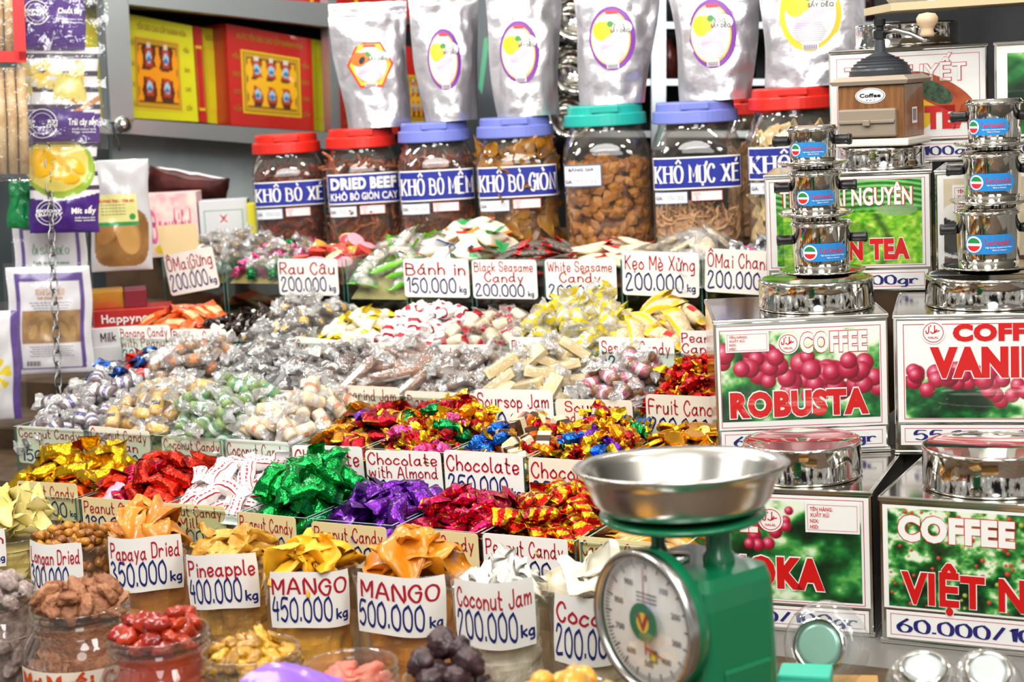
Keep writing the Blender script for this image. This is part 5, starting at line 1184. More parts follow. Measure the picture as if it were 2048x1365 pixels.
# THÁI NGUYÊN tea
root, w, h, fn, MT = tin((1863, 338), 2.64, math.radians(14), .256, 3, .20, 'THÁI NGUYÊN green tea tin behind the stacked coffee filters', lid=(.052, .085, .066, .034))
mb = MB(); panel(mb, w, h, .015, .04, .985, .80, .0002, 0); frame_line(mb, w, h, .03, .06, .96, .785, .0004, 3, .004)
def pt(p):
    n = vnoise(p.nx, p.ny, 5, 3, 3); rows = .5+.5*np.sin((p.Z*1.2+.25*p.X+.08*np.sin(p.X*6))*55*(.4+p.Z*.6))
    a = ramp(np.clip(n*.7+.1+.25*(p.Z < .62)*(p.X > .05), 0, 1), [(0, '0a3a0a'), (.35, '2a7a12'), (.6, '6ab81e'), (.85, 'b4e04c'), (1, 'd8f080')])
    b = ramp(rows*.8+n*.2, [(0, '0c4a1c'), (.5, '3a9a3a'), (1, '9ad880')]); k = np.clip((p.Z-.62)*14, 0, 1)[..., None]; p.a = a*(1-k)+b*k
    path = np.exp(-((p.X-.73-.05*np.sin(p.Z*7))/.035)**2)*(p.Z < .6); p.put(path*.85, '143a10'); p.put((((p.X-.55)/.16)**2+((p.Z-.30)/.20)**2 < 1)*.55, '2a5a1c')
    p.put((((p.X-.83)/.14)**2+((p.Z-.64)/.07)**2 < 1)*.8, '8aa87a')
picture(root, w, h, .07, .07, .94, .77, pt, 160, 110)
title(mb, w, h, 'TRÀ THÁI NGUYÊN', .09, .13, .89, .275, 0, 2, bold=.03, ob=.05); title(mb, w, h, 'GREEN TEA', .19, .56, .87, .72, 2, 0, bold=.06, ob=.09)
strip_price(mb, w, h, .03, .82, .97, .98, '30.000/100gr')
obj('front_label', mb, root, TM)
# TUYẾT tea
root, w, h, fn, MU = tin((1975, 85), 2.76, math.radians(14), .252, 4, .20, 'white TRÀ TUYẾT tea tin behind the coffee grinder', lid=(.0, .09, .085, .04))
mb = MB(); panel(mb, w, h, .015, .04, .985, .80, .0002, 0); frame_line(mb, w, h, .05, .075, .95, .785, .0004, 3, .004)
title(mb, w, h, 'TRÀ TUYẾT', .10, .15, .87, .30, 0, 2, bold=.02, ob=.045); title(mb, w, h, 'TEA', .60, .52, .92, .70, 2, 0, bold=.07, ob=.10)
X, Z = UV(w, h); f2 = lambda x, z: (x, -.0026, z); f3 = lambda x, z: (x, -.0030, z)
mb.flat(ell(.042, .040, 28, X(.52), Z(.52)), [tuple(range(28))], f2, 6); mb.flat(ell(.062, .022, 28, X(.70), Z(.40), -.5), [tuple(range(28))], f3, 7); mb.flat(ell(.034, .015, 18, X(.66), Z(.39), -.5), [tuple(range(18))], lambda x, z: (x, -.0034, z), 8)
strip_price(mb, w, h, .03, .82, .97, .98, '40.000/100gr')
obj('front_label', mb, root, TM+[M('print_yellow', 'f0c020', .35), M('print_spoon', '8a3410', .35, c2='b8501c', nscale=30), M('print_tea_leaves', '18301c', .4, c2='3a5a3c', nscale=150)])
# tin with a cup picture
root, w, h, fn, MC = tin((1869, 346), 2.60, math.radians(9), .26, 3, .20, 'tin with a printed cup behind the right coffee filters', right=False)
mb = MB(); panel(mb, w, h, .015, .04, .985, .80, .0002, 0)
def pc(p):
    n = vnoise(p.nx, p.ny, 18, 5); p.a = ramp(n, [(0, 'cbb894'), (1, 'e8dcc0')]); p.put((p.Z < .12)*1., '4a2a18')
    for rr, c in ((.34, 'e8e8e4'), (.30, '22221f'), (.23, '3a3a36')): p.put((((p.X-.12)*p.asp()/1.15)**2+((p.Z-.36)/.8)**2 < rr*rr)*1., c)
    p.put((((p.X-.12)*p.asp())**2+((p.Z-.62)/.5)**2 < .05)*1., 'f0ede6')
picture(root, w, h, .05, .07, .95, .78, pc, 110, 80); sticker(mb, w, h, .10, .12, .40, .34); strip_price(mb, w, h, .03, .82, .97, .98, '90.000/100gr')
obj('front_label', mb, root, TM)
root, w, h, fn, MX = tin((1988, 78), 2.72, math.radians(10), .25, 4, .20, 'tea tin cut off by the right edge behind the second grinder', right=False)
mb = MB(); panel(mb, w, h, .015, .04, .985, .80, .0002, 0)
picture(root, w, h, .08, .10, .94, .78, lambda p: leafy(p, 31, .35), 80, 60); strip_price(mb, w, h, .03, .82, .97, .98, '80.000/100gr'); obj('front_label', mb, root, TM)
GREYSTEP = M('grey_step', '8e8c88', .35, .4)
# what the tin rows stand on
for i, (y0, z1) in enumerate(((2.0405, .75), (2.44, LV[1]), (2.70, LV[2]), (2.86, LV[3]))):
    o = obj('wooden_step', MB().box((-.785 if i == 0 else -.76+.02*i, y0, 0), (.62, 2.439 if i == 0 else (2.699, 2.859, 3.13)[i-1], z1)), None, GREYSTEP); tag(o, 'grey step under the %s row of steel tins' % ('lowest', 'second', 'third', 'highest')[i], 'display step', 'display steps')

# ------------------------------------------------------------ drip coffee filters
STB = M('blue_sticker', '1f86cf', .3, coat=.4); STR = M('sticker_red', 'd8242c', .35); STG = M('sticker_green', '1c8a4a', .35)
def drip_filter(px, base, dd, r, h, label, yaw=0, tilt=0, group='stacked coffee filters', loc=None):
    P = at(px, base, dd) if loc is None else Vector(loc)
    root = thing('coffee_filter', label, 'coffee filter', Matrix.Translation(P) @ Matrix.Rotation(facing(P)+yaw, 4, 'Z') @ Matrix.Rotation(tilt, 4, 'X'), group)
    obj('brim_plate', MB().lathe([(r*.7, .0), (r*.98, .0), (r*1.02, .004), (r*1.4, .006), (r*1.5, .0095), (r*1.49, .011), (r*1.38, .0085), (r*.98, .0075), (r*.7, .0075)], 40), root, STEEL)
    obj('cup', MB().lathe([(r*.93, .008), (r*.95, .010), (r*.98, h*.5), (r, h-.005), (r*1.03, h-.003), (r*1.03, h-.001), (r*.97, h-.001), (r*.94, .02)], 44), root, STEEL)
    obj('lid', MB().lathe([(r*1.05, h-.002), (r*1.09, h-.001), (r*1.09, h+.001), (r*1.02, h+.003), (r*.98, h+.0055), (r*.6, h+.006), (0, h+.006)], 40), root, STEEL)
    for s in (-1, 1):
        mb = MB().lathe([(.0, 0), (.0065, 0), (.0072, .004), (.0072, .017), (.0085, .021), (.0075, .024), (0, .024)], 14, 0, True, axis='x')
        mb.v = [(x*s+s*r*.985, y-r*.1, z+h*.72) for x, y, z in mb.v]
        obj('handle', mb, root, BLACK)
    mb = MB(); S_ = lambda off: (lambda x, z: ((r*.985+off)*math.sin(x/r), -(r*.985+off)*math.cos(x/r), z))
    w_, hh, zc = r*1.72, r*.62, h*.5
    pts = rrect(w_, hh, hh*.48, 6); V = [(0, 0)]+[(x*k, z) for k in (1,) for x, z in pts]
    N = 24
    def bz(x): 
        q = hh/2; d = max(0, abs(x)-(w_/2-q)); return math.sqrt(max(q*q-d*d, 0))
    mb.grid(N, 1, lambda u, v: S_(.0008)((u-.5)*w_, zc+(2*v-1)*bz((u-.5)*w_)), 0, True)
    cx = -w_*.31
    for rr, mi, off, half in ((hh*.42, 1, .0014, 0), (hh*.34, 3, .0018, 1), (hh*.34, 2, .0018, -1)):
        n = 20; lo = hh*.07 if half else -rr; V = []; F = []
        for i in range(n+1):
            x = rr*math.sin(-PI/2+PI*i/n)*.999; c = math.sqrt(max(0, rr*rr-x*x)); a_, b_ = (min(lo, c)*half, c*half) if half else (-c, c); V += [(cx+x, zc+a_), (cx+x, zc+b_)]
        F = [(2*i, 2*i+2, 2*i+3, 2*i+1) for i in range(n)]; mb.flat(V, F, S_(off), mi)
    pen(mb, 'Tantiendat', w_*.14, zc+hh*.12, hh*.30, w_*.52, S_(.0016), 2, .17, True)
    prt(mb, 'High Quality, Stainless Steel Wares', w_*.16, zc-hh*.16, hh*.075, w_*.5, S_(.0016), 1, .01); prt(mb, 'Made in Vietnam', w_*.16, zc-hh*.30, hh*.075, w_*.26, S_(.0016), 1, .01)
    obj('sticker', mb, root, [STB, LETW, STR, STG])['label'] = 'blue sticker with red lettering'
    return P.z+h+.006
def fstack(M0, lid, pxs, rs, hs, labels, dpx):
    c = M0 @ Vector(lid); z = c.z
    for i in range(3):
        d = (c-CAM).dot(FW); Q = at(pxs[i], 400, d); v = (Q-CAM); k = ((c-CAM).x**2+(c-CAM).y**2)**.5/(v.x**2+v.y**2)**.5; v = CAM+v*k
        z = drip_filter(0, 0, 0, rs[i], hs[i], labels[i], (.12, .02, -.25)[i]+dpx, (.0, .012, -.012)[i], loc=(v.x, v.y, z))+.0012
hR, hV = LV[2]-LV[1], LV[2]-LV[1]
fstack(MR, (.034, .10, hR+.0455), (1641, 1631, 1628), (.0425, .0365, .0345), (.078, .067, .057), ('lowest steel coffee filter of the stack on the ROBUSTA tin', 'middle steel coffee filter of the stack on the ROBUSTA tin', 'top steel coffee filter of the stack on the ROBUSTA tin'), 0)
fstack(MV, (.0, .11, hV+.0455), (1976, 1985, 1990), (.045, .0405, .038), (.088, .074, .066), ('lowest steel coffee filter of the stack on the VANILLA tin', 'middle steel coffee filter of the stack on the VANILLA tin', 'top steel coffee filter of the stack on the VANILLA tin'), -.05)

# ------------------------------------------------------------ hand coffee grinders
WALN = M('walnut_veneer', '8a5e34', .35, c2='6e4624', nscale=9, coat=.2)
_n = WALN.node_tree; _t = [q for q in _n.nodes if q.type == 'TEX_NOISE'][0]; _m = _n.nodes.new('ShaderNodeMapping'); _m.inputs['Scale'].default_value = (14, 14, 1.2); _c = [q for q in _n.nodes if q.type == 'TEX_COORD'][0]; _n.links.new(_c.outputs['Object'], _m.inputs['Vector']); _n.links.new(_m.outputs['Vector'], _t.inputs['Vector'])
PLATE = M('taupe_plastic', 'a8998a', .4); DRAW = M('drawer_plastic', '8f8272', .4); BEECH = M('beech_knob', 'd4b494', .4); GRAYD = M('grey_dome', '3c4046', .4); CREAM = M('cream_base', 'e8e2d6', .4)
def grinder(M1, label, bowl=False, s=1.):
    root = thing('coffee_grinder', label, 'coffee grinder', M1)
    w, d, h = .105*s, .095*s, .082*s
    obj('base_plate', MB().bbox((-w*.58, -d*.58, 0), (w*.58, d*.58, .012*s), .003), root, CREAM)
    mb = MB(); zb_, zt = .012*s, .012*s+h
    mb.bbox((-w/2, -d/2, zb_), (w/2, d/2, zt), .002); obj('wooden_body', mb, root, WALN)
    mb = MB(); mb.add([(-w*.56, -d*.56, zt), (w*.56, -d*.56, zt), (w*.56, d*.56, zt), (-w*.56, d*.56, zt), (-w*.60, -d*.60, zt+.006*s), (w*.60, -d*.60, zt+.006*s), (w*.60, d*.60, zt+.006*s), (-w*.60, d*.60, zt+.006*s), (-w*.5, -d*.5, zt+.013*s), (w*.5, -d*.5, zt+.013*s), (w*.5, d*.5, zt+.013*s), (-w*.5, d*.5, zt+.013*s)],
        [(0, 3, 2, 1)]+[(i+4*k, (i+1) % 4+4*k, (i+1) % 4+4*k+4, i+4*k+4) for k in (0, 1) for i in range(4)]+[(8, 9, 10, 11)], 0); obj('top_plate', mb, root, PLATE)
    dr = obj('drawer', MB().bbox((-w*.47, -d/2-.009*s, zb_+.003), (w*.40, -d/2+.004, zb_+h*.56), .003), root, DRAW)
    obj('drawer_handle', MB().bbox((-w*.46, -d/2-.013*s, zb_+h*.29), (w*.39, -d/2-.008*s, zb_+h*.35), .001).bbox((-w*.08, -d/2-.016*s, zb_+h*.24), (w*.03, -d/2-.008*s, zb_+h*.36), .002), dr, DRAW)
    z = zt+.013*s
    if bowl: obj('bowl', MB().lathe([(.02*s, z), (.024*s, z+.012*s), (.030*s, z+.02*s), (.048*s, z+.036*s), (.055*s, z+.055*s), (.058*s, z+.058*s), (.055*s, z+.060*s), (.05*s, z+.055*s), (.03*s, z+.03*s), (0, z+.028*s)], 32), root, BLACK); zt2 = z+.03*s
    else:
        prof = [(.046*s, z-.001)]
        for k in range(7): 
            a = k/7*1.35; r_ = .044*s*math.cos(a)+.004*s; zz = z+.030*s*math.sin(a); prof += [(r_, zz), (r_+.0008*s, zz+.0022*s), (r_-.0015*s, zz+.0024*s)]
        prof += [(.012*s, z+.034*s), (.0085*s, z+.036*s), (.008*s, z+.055*s), (0, z+.055*s)]
        obj('dome', MB().lathe(prof, 32, 0, False), root, GRAYD); zt2 = z+.05*s
    obj('shaft', MB().lathe([(.006*s, zt2), (.006*s, zt2+.006*s), (.010*s, zt2+.006*s), (.010*s, zt2+.018*s), (.006*s, zt2+.02*s), (.006*s, zt2+.024*s), (.009*s, zt2+.026*s), (.0095*s, zt2+.036*s), (0, zt2+.037*s)], 16, 0, False), root, BLACK)
    zz = zt2+.014*s; cr = obj('crank_arm', MB().tube([(0, 0, zz), (.03*s, -.01*s, zz+.003*s), (.06*s, -.03*s, zz-.004*s), (.085*s, -.05*s, zz-.014*s), (.093*s, -.055*s, zz-.014*s)], [.004*s]*5, 8), root, STEELB)
    k = MB().lathe([(0, 0), (.009*s, .0), (.011*s, .004*s), (.009*s, .009*s), (.010*s, .014*s), (.0155*s, .021*s), (.016*s, .028*s), (.012*s, .034*s), (0, .036*s)], 20); k.v = [(x+.093*s, y-.055*s, zv+zz-.010*s) for x, y, zv in k.v]
    obj('crank_knob', k, cr, BEECH)
    mb = MB(); f = lambda off: (lambda x, zv: (x, -d/2-.0006-off, zv)); cz = zb_+h*.80
    for rx, rz, mi, off in ((.024, .012, 0, 0), (.0225, .0108, 1, .0003), (.0215, .0100, 0, .0006)): mb.flat(ell(rx*s, rz*s, 28, 0, cz), [tuple(range(28))], f(off), mi)
    prt(mb, 'Coffee', 0, cz+.0005*s, .006*s, .034*s, f(.001), 1, .05); prt(mb, '2 in 1', 0, cz-.0065*s, .003*s, .014*s, f(.001), 1, .02)
    obj('oval_sticker', mb, root, [LETW, BLACK])['label'] = 'white oval sticker reading Coffee 2 in 1'
    mb = MB(); g = lambda off: (lambda y, zv: (w/2+.0006+off, y, zv))
    mb.flat([(-.012*s, zb_+h*.25), (.012*s, zb_+h*.25), (.012*s, zb_+h*.55), (-.012*s, zb_+h*.55)], [(0, 1, 2, 3)], g(0), 0)
    for q in range(10): mb.flat([((-.009+.0018*q)*s, zb_+h*.30), ((-.0082+.0018*q)*s, zb_+h*.30), ((-.0082+.0018*q)*s, zb_+h*.52), ((-.009+.0018*q)*s, zb_+h*.52)], [(0, 1, 2, 3)], g(.0004), 1)
    obj('barcode_sticker', mb, root, [LETW, BLACK])
hT = LV[3]-LV[2]
c = MT @ Vector((.052, .085, hT+.0355)); grinder(Matrix.Translation(c) @ Matrix.Rotation(facing(c)-.34, 4, 'Z'), 'brown hand grinder with black dome and wooden crank knob', s=1.02)
o = obj('round_tin_lid', MB().lathe([(.07, 0), (.071, .004), (.07, .006), (.07, .03), (.071, .032), (.066, .034), (0, .032)], 40), None, STEEL); c = MC @ Vector((.17, .09, hT+.0008)); o.location = c; tag(o, 'round polished lid under the grinder at the right edge', 'tin lid')
c = c+Vector((0, 0, .035)); grinder(Matrix.Translation(c) @ Matrix.Rotation(facing(c)-.2, 4, 'Z'), 'brown hand grinder with black bowl at the right edge', True, 1.15)

# ------------------------------------------------------------ green dial scale
GRN_ = M('scale_green', '0a7248', .3, coat=.4); DIALW = M('dial_white', 'eceae4', .4); NEED = M('needle_red', 'a01c24', .4); GLD = clear('dial_glass', 'ffffff', .05, .03, .02, 'ffffff', .35); INKK = M('dial_ink', '44444c', .5)
P = at(1372, 931, 1.74); PZ = P.z; B = Vector((P.x, P.y, .7505)); PD = at(1297, 1238, 1.69)
B = Vector((at(1398, 1240, 1.735).x, at(1398, 1240, 1.735).y, .7505)); yaw = facing(B)-math.radians(47)
root = thing('kitchen_scale', 'green dial scale with a shiny round pan', 'scale', Matrix.Translation(B) @ Matrix.Rotation(yaw, 4, 'Z'))
bw, bd = .062, .050; ztop = at(1480, 1115, 1.735).z-.7505; zd = at(1297, 1238, 1.70).z-.7505; zp = PZ-.7505
mb = MB(); n = 10
def sec(z): 
    t = z/ztop; return (bw*(1.12-.12*t), bd*(1.05-.05*t))
prof = [0, .006, ztop*.3, ztop*.7, ztop-.03, ztop-.012, ztop]
vs = []; fs = []
for z in prof:
    a, b_ = sec(z); k = 1 if z < ztop-.02 else (.985 if z < ztop-.005 else .93)
    pts = rrect(2*a*k, 2*b_*k, .014, 4); vs += [(x, y, z) for x, y in pts]
m = len(vs)//len(prof)
for i in range(len(prof)-1):
    for j in range(m): fs.append((i*m+j, i*m+(j+1) % m, (i+1)*m+(j+1) % m, (i+1)*m+j))
fs += [tuple(range(m))[::-1], tuple(range((len(prof)-1)*m, len(prof)*m))]
mb.add(vs, fs, 0, False)
mb.bbox((bw*.99, -bd*.6, .03), (bw*1.10, bd*.7, ztop*.66), .004)
obj('housing', mb, root, GRN_)
rd = .0705; mb = MB(); yf = -bd-.004
mb.lathe([(rd*1.0, 0), (rd*1.02, .004), (rd*1.02, .021), (rd*.95, .026)], 48, 0, True, axis='y', org=(0, yf-.021, zd)); obj('dial_drum', mb, root, GRN_)
mb = MB().lathe([(rd*.93, .002), (rd*.95, -.003), (rd*1.01, -.003), (rd*1.035, .002), (rd*1.03, .008)], 48, 0, True, axis='y', org=(0, yf-.021, zd)); obj('dial_ring', mb, root, STEELB)
mb = MB(); f = lambda off: (lambda x, z: (x, yf-.015-off, zd+z)); R = rd*.94
mb.flat(ell(R, R, 48), [tuple(range(48))], f(0), 0)
for k in range(100):
    a = 2*PI*k/100; r0 = R*(.86 if k % 5 else .80); t = .0006 if k % 5 else .001
    c, s = math.cos(a), math.sin(a); mb.flat([(r0*c-t*s, r0*s+t*c), (r0*c+t*s, r0*s-t*c), (R*.95*c+t*s, R*.95*s-t*c), (R*.95*c-t*s, R*.95*s+t*c)], [(0, 1, 2, 3)], f(.0004), 1)
for k in range(10):
    a = PI/2-2*PI*k/10; prt(mb, str(k*100), R*.66*math.cos(a), R*.66*math.sin(a), .0062, None, f(.0004), 1, .03)
for q in range(3): mb.flat([(-R*.22, R*(.40-.06*q)), (R*.22, R*(.40-.06*q)), (R*.22, R*(.425-.06*q)), (-R*.22, R*(.425-.06*q))], [(0, 1, 2, 3)], f(.0004), 1)
mb.flat([(R*.02, -R*.62), (R*.2, -R*.62), (R*.2, -R*.42), (R*.02, -R*.42)], [(0, 1, 2, 3)], f(.0006), 3); mb.flat([(R*.06, -R*.58), (R*.16, -R*.58), (R*.16, -R*.46), (R*.06, -R*.46)], [(0, 1, 2, 3)], f(.0008), 4)
df = obj('dial_face', mb, root, [DIALW, INKK, NEED, GRN_, M('dial_yellow', 'e8c42c', .4)]); df['label'] = 'white dial face with black marks'
mb = MB(); mb.flat([(-.0012, -R*.5), (.0012, -R*.5), (.0016, 0), (.0006, R*.86), (-.0006, R*.86), (-.0016, 0)], [tuple(range(6))], f(.004), 0); mb.flat([(0, -R*.42), (R*.38, -R*.50), (R*.38, -R*.47), (0, -R*.36)], [(0, 1, 2, 3)], f(.0042), 0)
nd = obj('needle', mb, df, NEED); nd.rotation_euler = (0, 0, 0)
mb = MB(); mb.flat(ell(R*.30, R*.30, 32), [tuple(range(32))], f(.006), 0); mb.flat(ell(R*.135, R*.155, 24), [tuple(range(24))], f(.0065), 1)
V, F = ribbons([([(-R*.08, R*.10), (0, -R*.09), (R*.10, R*.12)], '.')], R*.07); mb.flat(V, F, f(.007), 2); obj('hub_disc', mb, df, [GRN_, bpy.data.materials['dial_yellow'], NEED])
mb = MB(); mb.lathe([(R, 0), (R*.6, -.006), (R*.3, -.008), (0, -.009)], 40, 0, True, axis='y', org=(0, yf-.023, zd)); obj('dial_glass', mb, root, GLD)
zpl = zp-.050
PS = Matrix.Rotation(-yaw, 3, 'Z') @ (Vector((at(1362, 942, 1.74).x, at(1362, 942, 1.74).y, 0))-Vector((B.x, B.y, 0)))
obj('pan_support', MB().lathe([(0, zpl-.010), (.05, zpl-.009), (.080, zpl-.004), (.085, zpl), (.084, zpl+.0025), (.05, zpl+.0005), (0, zpl)], 40), root, GRN_).location = PS
for x, r_ in ((-.030, .0075), (.032, .013)): obj('post', MB().lathe([(r_*1.3, ztop-.004), (r_*1.25, ztop+.006), (r_, ztop+.01), (r_, zpl-.010)], 18).lathe([(r_, zpl-.010), (0, zpl-.010)], 18), root, GRN_).location = (PS.x*.75+x, PS.y*.75+x*.4, 0)
obj('zero_knob', MB().lathe([(.004, ztop-.002), (.004, ztop+.006), (.011, ztop+.006), (.0115, ztop+.014), (0, ztop+.015)], 18), root, STEELB).location = (.002, -.026, 0)
mb = MB().lathe([(0, .001), (.066, .0), (.082, .004), (.090, .014), (.098, .034), (.1025, .043), (.108, .045), (.110, .0475), (.108, .0495), (.1015, .047), (.0955, .038), (.087, .018), (.080, .0085), (.066, .004), (0, .005)], 56)
PB = Matrix.Rotation(-yaw, 3, 'Z') @ (Vector((at(1362, 942, 1.74).x, at(1362, 942, 1.74).y, 0))-Vector((B.x, B.y, 0)))
pn_ = obj('pan', mb, root, M('pan_steel', 'd4d2cc', .24, 1, bump=(5, .12, .02, 1))); 
pn_.matrix_local = Matrix.Translation((at(1362, 942, 1.74).x-B.x, at(1362, 942, 1.74).y-B.y, zpl+.001)) if 0 else Matrix.Translation((PB.x, PB.y, zpl+.003)) @ Matrix.Rotation(-math.radians(3), 4, Vector((RT.x, RT.y, 0)).normalized() @ Matrix.Rotation(yaw, 3, 'Z'))
sc_ = obj('screw', MB().lathe([(0, 0), (.005, .001), (.0055, .003), (.0055, .006)], 12, 0, True, axis='x'), root, CHROME_D); sc_.location = (bw*1.02-.001, bd*.1, ztop-.022); sc_.rotation_euler = (0, 0, PI)

# ------------------------------------------------------------ clear lids and small things at the lower right
CLID = clear('clear_lid_plastic', 'f6fafa', .10, .06, .08, 'ffffff', .7)
def clear_lid(px, py, d, r, label, lean, yaw, disc='9ac8b4'):
    P = at(px, py, d); root = thing('plastic_cup', label, 'cup', Matrix.Translation(P) @ Matrix.Rotation(facing(P)+yaw, 4, 'Z') @ Matrix.Rotation(lean, 4, 'X'), 'clear plastic cups')
    obj('dome', MB().lathe([(r, 0), (r*1.02, .004), (r*.99, .008), (r*.93, .016), (r*.80, .024), (r*.66, .027), (r*.63, .022), (r*.60, .030), (r*.52, .034), (r*.48, .030)], 44), root, CLID)
    obj('centre_disc', MB().lathe([(r*.5, .028), (r*.5, .031), (r*.4, .032), (0, .031)], 36), root, M('lid_disc', disc, .25, .3)); obj('inner_ring', MB().lathe([(r*.50, .029), (r*.56, .034), (r*.62, .030)], 36), root, STEEL)
clear_lid(1655, 1292, 1.95, .050, 'clear plastic cup with a green base lying against the coffee tin', math.radians(72), -.35)
clear_lid(1848, 1378, 1.80, .040, 'left of the two clear cups cut off by the bottom edge', math.radians(25), 0, 'c8d0d0')
clear_lid(1972, 1372, 1.82, .038, 'right of the two clear cups cut off by the bottom edge', math.radians(40), .1, 'c8d0d0')
P = at(1612, 1385, 1.86); o = obj('teal_box', MB().bbox((-.028, -.02, -.02), (.028, .02, .026), .003).box((-.026, -.0215, .0), (.026, -.0200, .018), 0), None, M('teal_card', '3cc0a4', .35)); o.matrix_world = Matrix.Translation(P) @ Matrix.Rotation(facing(P)-.1, 4, 'Z'); tag(o, 'small teal box beside the foot of the scale', 'box')
zl = at(1655, 1386, 1.95).z-.004
mb = MB(); Q = at(1660, 1386, 1.97); o = obj('cardboard_box', MB().box((-.07, -.05, .0), (.055, .05, zl-.7505)), None, BOARD); o.matrix_world = Matrix.Translation((Q.x, Q.y, .7505)) @ Matrix.Rotation(facing(Q), 4, 'Z'); tag(o, 'low cardboard box under the lying clear cup', 'box')
z2 = at(1900, 1390, 1.80).z-.02; Q = at(1910, 1390, 1.81); o = obj('cardboard_box', MB().box((-.11, -.05, 0), (.11, .05, z2-.7505)), None, BOARD); o.matrix_world = Matrix.Translation((Q.x, Q.y, .7505)) @ Matrix.Rotation(facing(Q), 4, 'Z'); tag(o, 'low cardboard box under the two clear cups at the bottom edge', 'box')
# ------------------------------------------------------------ hanging packets at the left
PKM = vcol('packet_print', .28, .5); FILM = clear('outer_film', 'ffffff', .06, .07, .02, 'ffffff', .55, bump=(60, .6, .004, 2)); PURP = M('purple_packet', '4c2486', .3, coat=.4); WHP = M('white_packet', 'eceaf0', .3, coat=.4)
def quadframe(x0, y0, x1, y1, d, tl=0.):
    P = at((x0+x1)/2, (y0+y1)/2, d); k = d/FPX
    return P, (x1-x0)*k, (y1-y0)*k, Matrix.Translation(P) @ Matrix.Rotation(facing(P), 4, 'Z') @ Matrix.Rotation(math.radians(3)+tl, 4, 'Y')
def packet(name, box, d, T, paint, label, cat, deco=None, tl=0., film=None, nx=60, back=None, group='hanging packets of dried fruit', wav=.006, seed=1):
    P, w, h, M0 = quadframe(*box, d, tl); root = thing(name, label, cat, M0, group)
    def bend(off=0):
        def fn(x, z):
            a, b = 2*x/w, 2*z/h; t = T/2*max(0, (1-abs(a)**2.5))**.7*max(0, (1-abs(b)**4))**.7
            n = mnoise.noise(Vector((a*2.2+seed, b*2.6, seed)))*wav*(1-abs(a)**6)*(1-abs(b)**6)
            return (x+.002*math.sin(b*5+seed)*abs(a), -t-n-off-.0005, z)
        return fn
    ny = int(nx*h/w); p = Pic(w, h, nx, ny); paint(p); obj('printed_front', p.mesh('printed_front', PKM, bend()), root)
    mb = MB(); mb.grid(14, 18, lambda u, v: (lambda q: (q[0], -q[1]-.0008, q[2]))(bend()((.5-u)*w, (v-.5)*h)), 0, True); obj('packet_back', mb, root, back or WHP)
    if deco:
        mb = MB(); deco(mb, w, h, bend); obj('printing', mb, root, [LETW, LETR, M('print_green', '2f9a4c', .4), M('print_amber', 'e0962c', .4), BLACK, PURP])
    if film:
        l, r_, t_, b_ = film; k = d/FPX; mb = MB()
        mb.grid(16, 20, lambda u, v: (-w/2-l*k+u*(w+(l+r_)*k), -T*.62-.004-mnoise.noise(Vector((u*5, v*6, seed)))*.006, -h/2-b_*k+v*(h+(t_+b_)*k)), 0, True); obj('clear_sleeve', mb, root, FILM)
    return root, M0
def roundel(mb, w, h, bend, cx, cz, r, off=.0012):
    F = bend(off)
    for a, b in ((1, .93), (.72, .68)):
        A = ell(r*a, r*a, 32, cx, cz)+ell(r*b, r*b, 32, cx, cz); mb.flat(A, [(i, (i+1) % 32, 32+(i+1) % 32, 32+i) for i in range(32)], F, 0)
    mb.flat([(cx-r*1.05, cz-r*.30), (cx+r*1.05, cz-r*.30), (cx+r*1.05, cz+r*.30), (cx-r*1.05, cz+r*.30)], [(0, 1, 2, 3)], bend(off+.0004), 5)
    prt(mb, 'EXPORT', cx, cz+r*.14, r*.22, r*1.9, bend(off+.001), 0, .06); prt(mb, 'QUALITY', cx, cz-r*.15, r*.22, r*2.0, bend(off+.001), 0, .06)
def stripes(p, lo, hi):
    m = ((p.Z > lo) & (p.Z < hi)) & (((p.Z*p.ny/4.2).astype(int) % 3) == 0); p.put(m*1., '4a4258')
def blob(p, x, z, r, c, sq=.7, rot=0, dark=None): p.disc(x, z, r, [(0, c), (.9, c), (1.3, dark or c)], sq, rot)
def paint_banana(p):
    p.a[:] = lin('efeef2'); stripes(p, .28, 1); g = random.Random(3)
    p.put(((np.abs(p.Z-(.86-.62*p.X)) < .03) & (p.X < .72))*1., 'c87a4a'); p.put(((np.abs(p.Z-(.22+.5*(p.X-.5))) < .03) & (p.X > .5))*1., 'c88a5a')
    for k in range(26): blob(p, g.uniform(.08, .8), g.uniform(.55, .85), g.uniform(.05, .09), g.choice(('f0cc40', 'ecc030', 'f4dc80', 'e8d890')), .6, g.uniform(0, 3), 'c8a040')
    for k in range(5): blob(p, .50+.07*k, .60-.01*k, .16, 'eee07c', .28, 1.3+.1*k, 'b8a848')
    n = np.clip(.37-.22*np.abs(p.X-.5)+.0*p.X, 0, 1); p.put((p.Z < .36-.10*(np.abs(p.X-.42)))*1., '55308c')
def paint_jack(p):
    p.a[:] = lin('f0eef2'); stripes(p, .44, 1); p.put((((p.X-.45)/.52)**2+((p.Z-.72)/.33)**2 < 1)*(p.Z < .95)*1., '9ab83c'); p.put((((p.X-.42)/.46)**2+((p.Z-.76)/.30)**2 < 1)*1., 'e8d870')
    g = random.Random(5)
    for x, z, r, s_, ro in ((.14, .84, .13, .6, 1), (.34, .86, .12, .55, .6), (.52, .80, .13, .5, -.7), (.22, .70, .14, .6, .4), (.70, .74, .13, .55, -.9), (.46, .66, .12, .6, .3), (.60, .60, .11, .6, 0)): blob(p, x, z, r, 'f6c024', s_, ro, 'd08a10')
    p.put((p.Z < .42-.06*np.sin(p.X*3+.5))*1., '46207e')
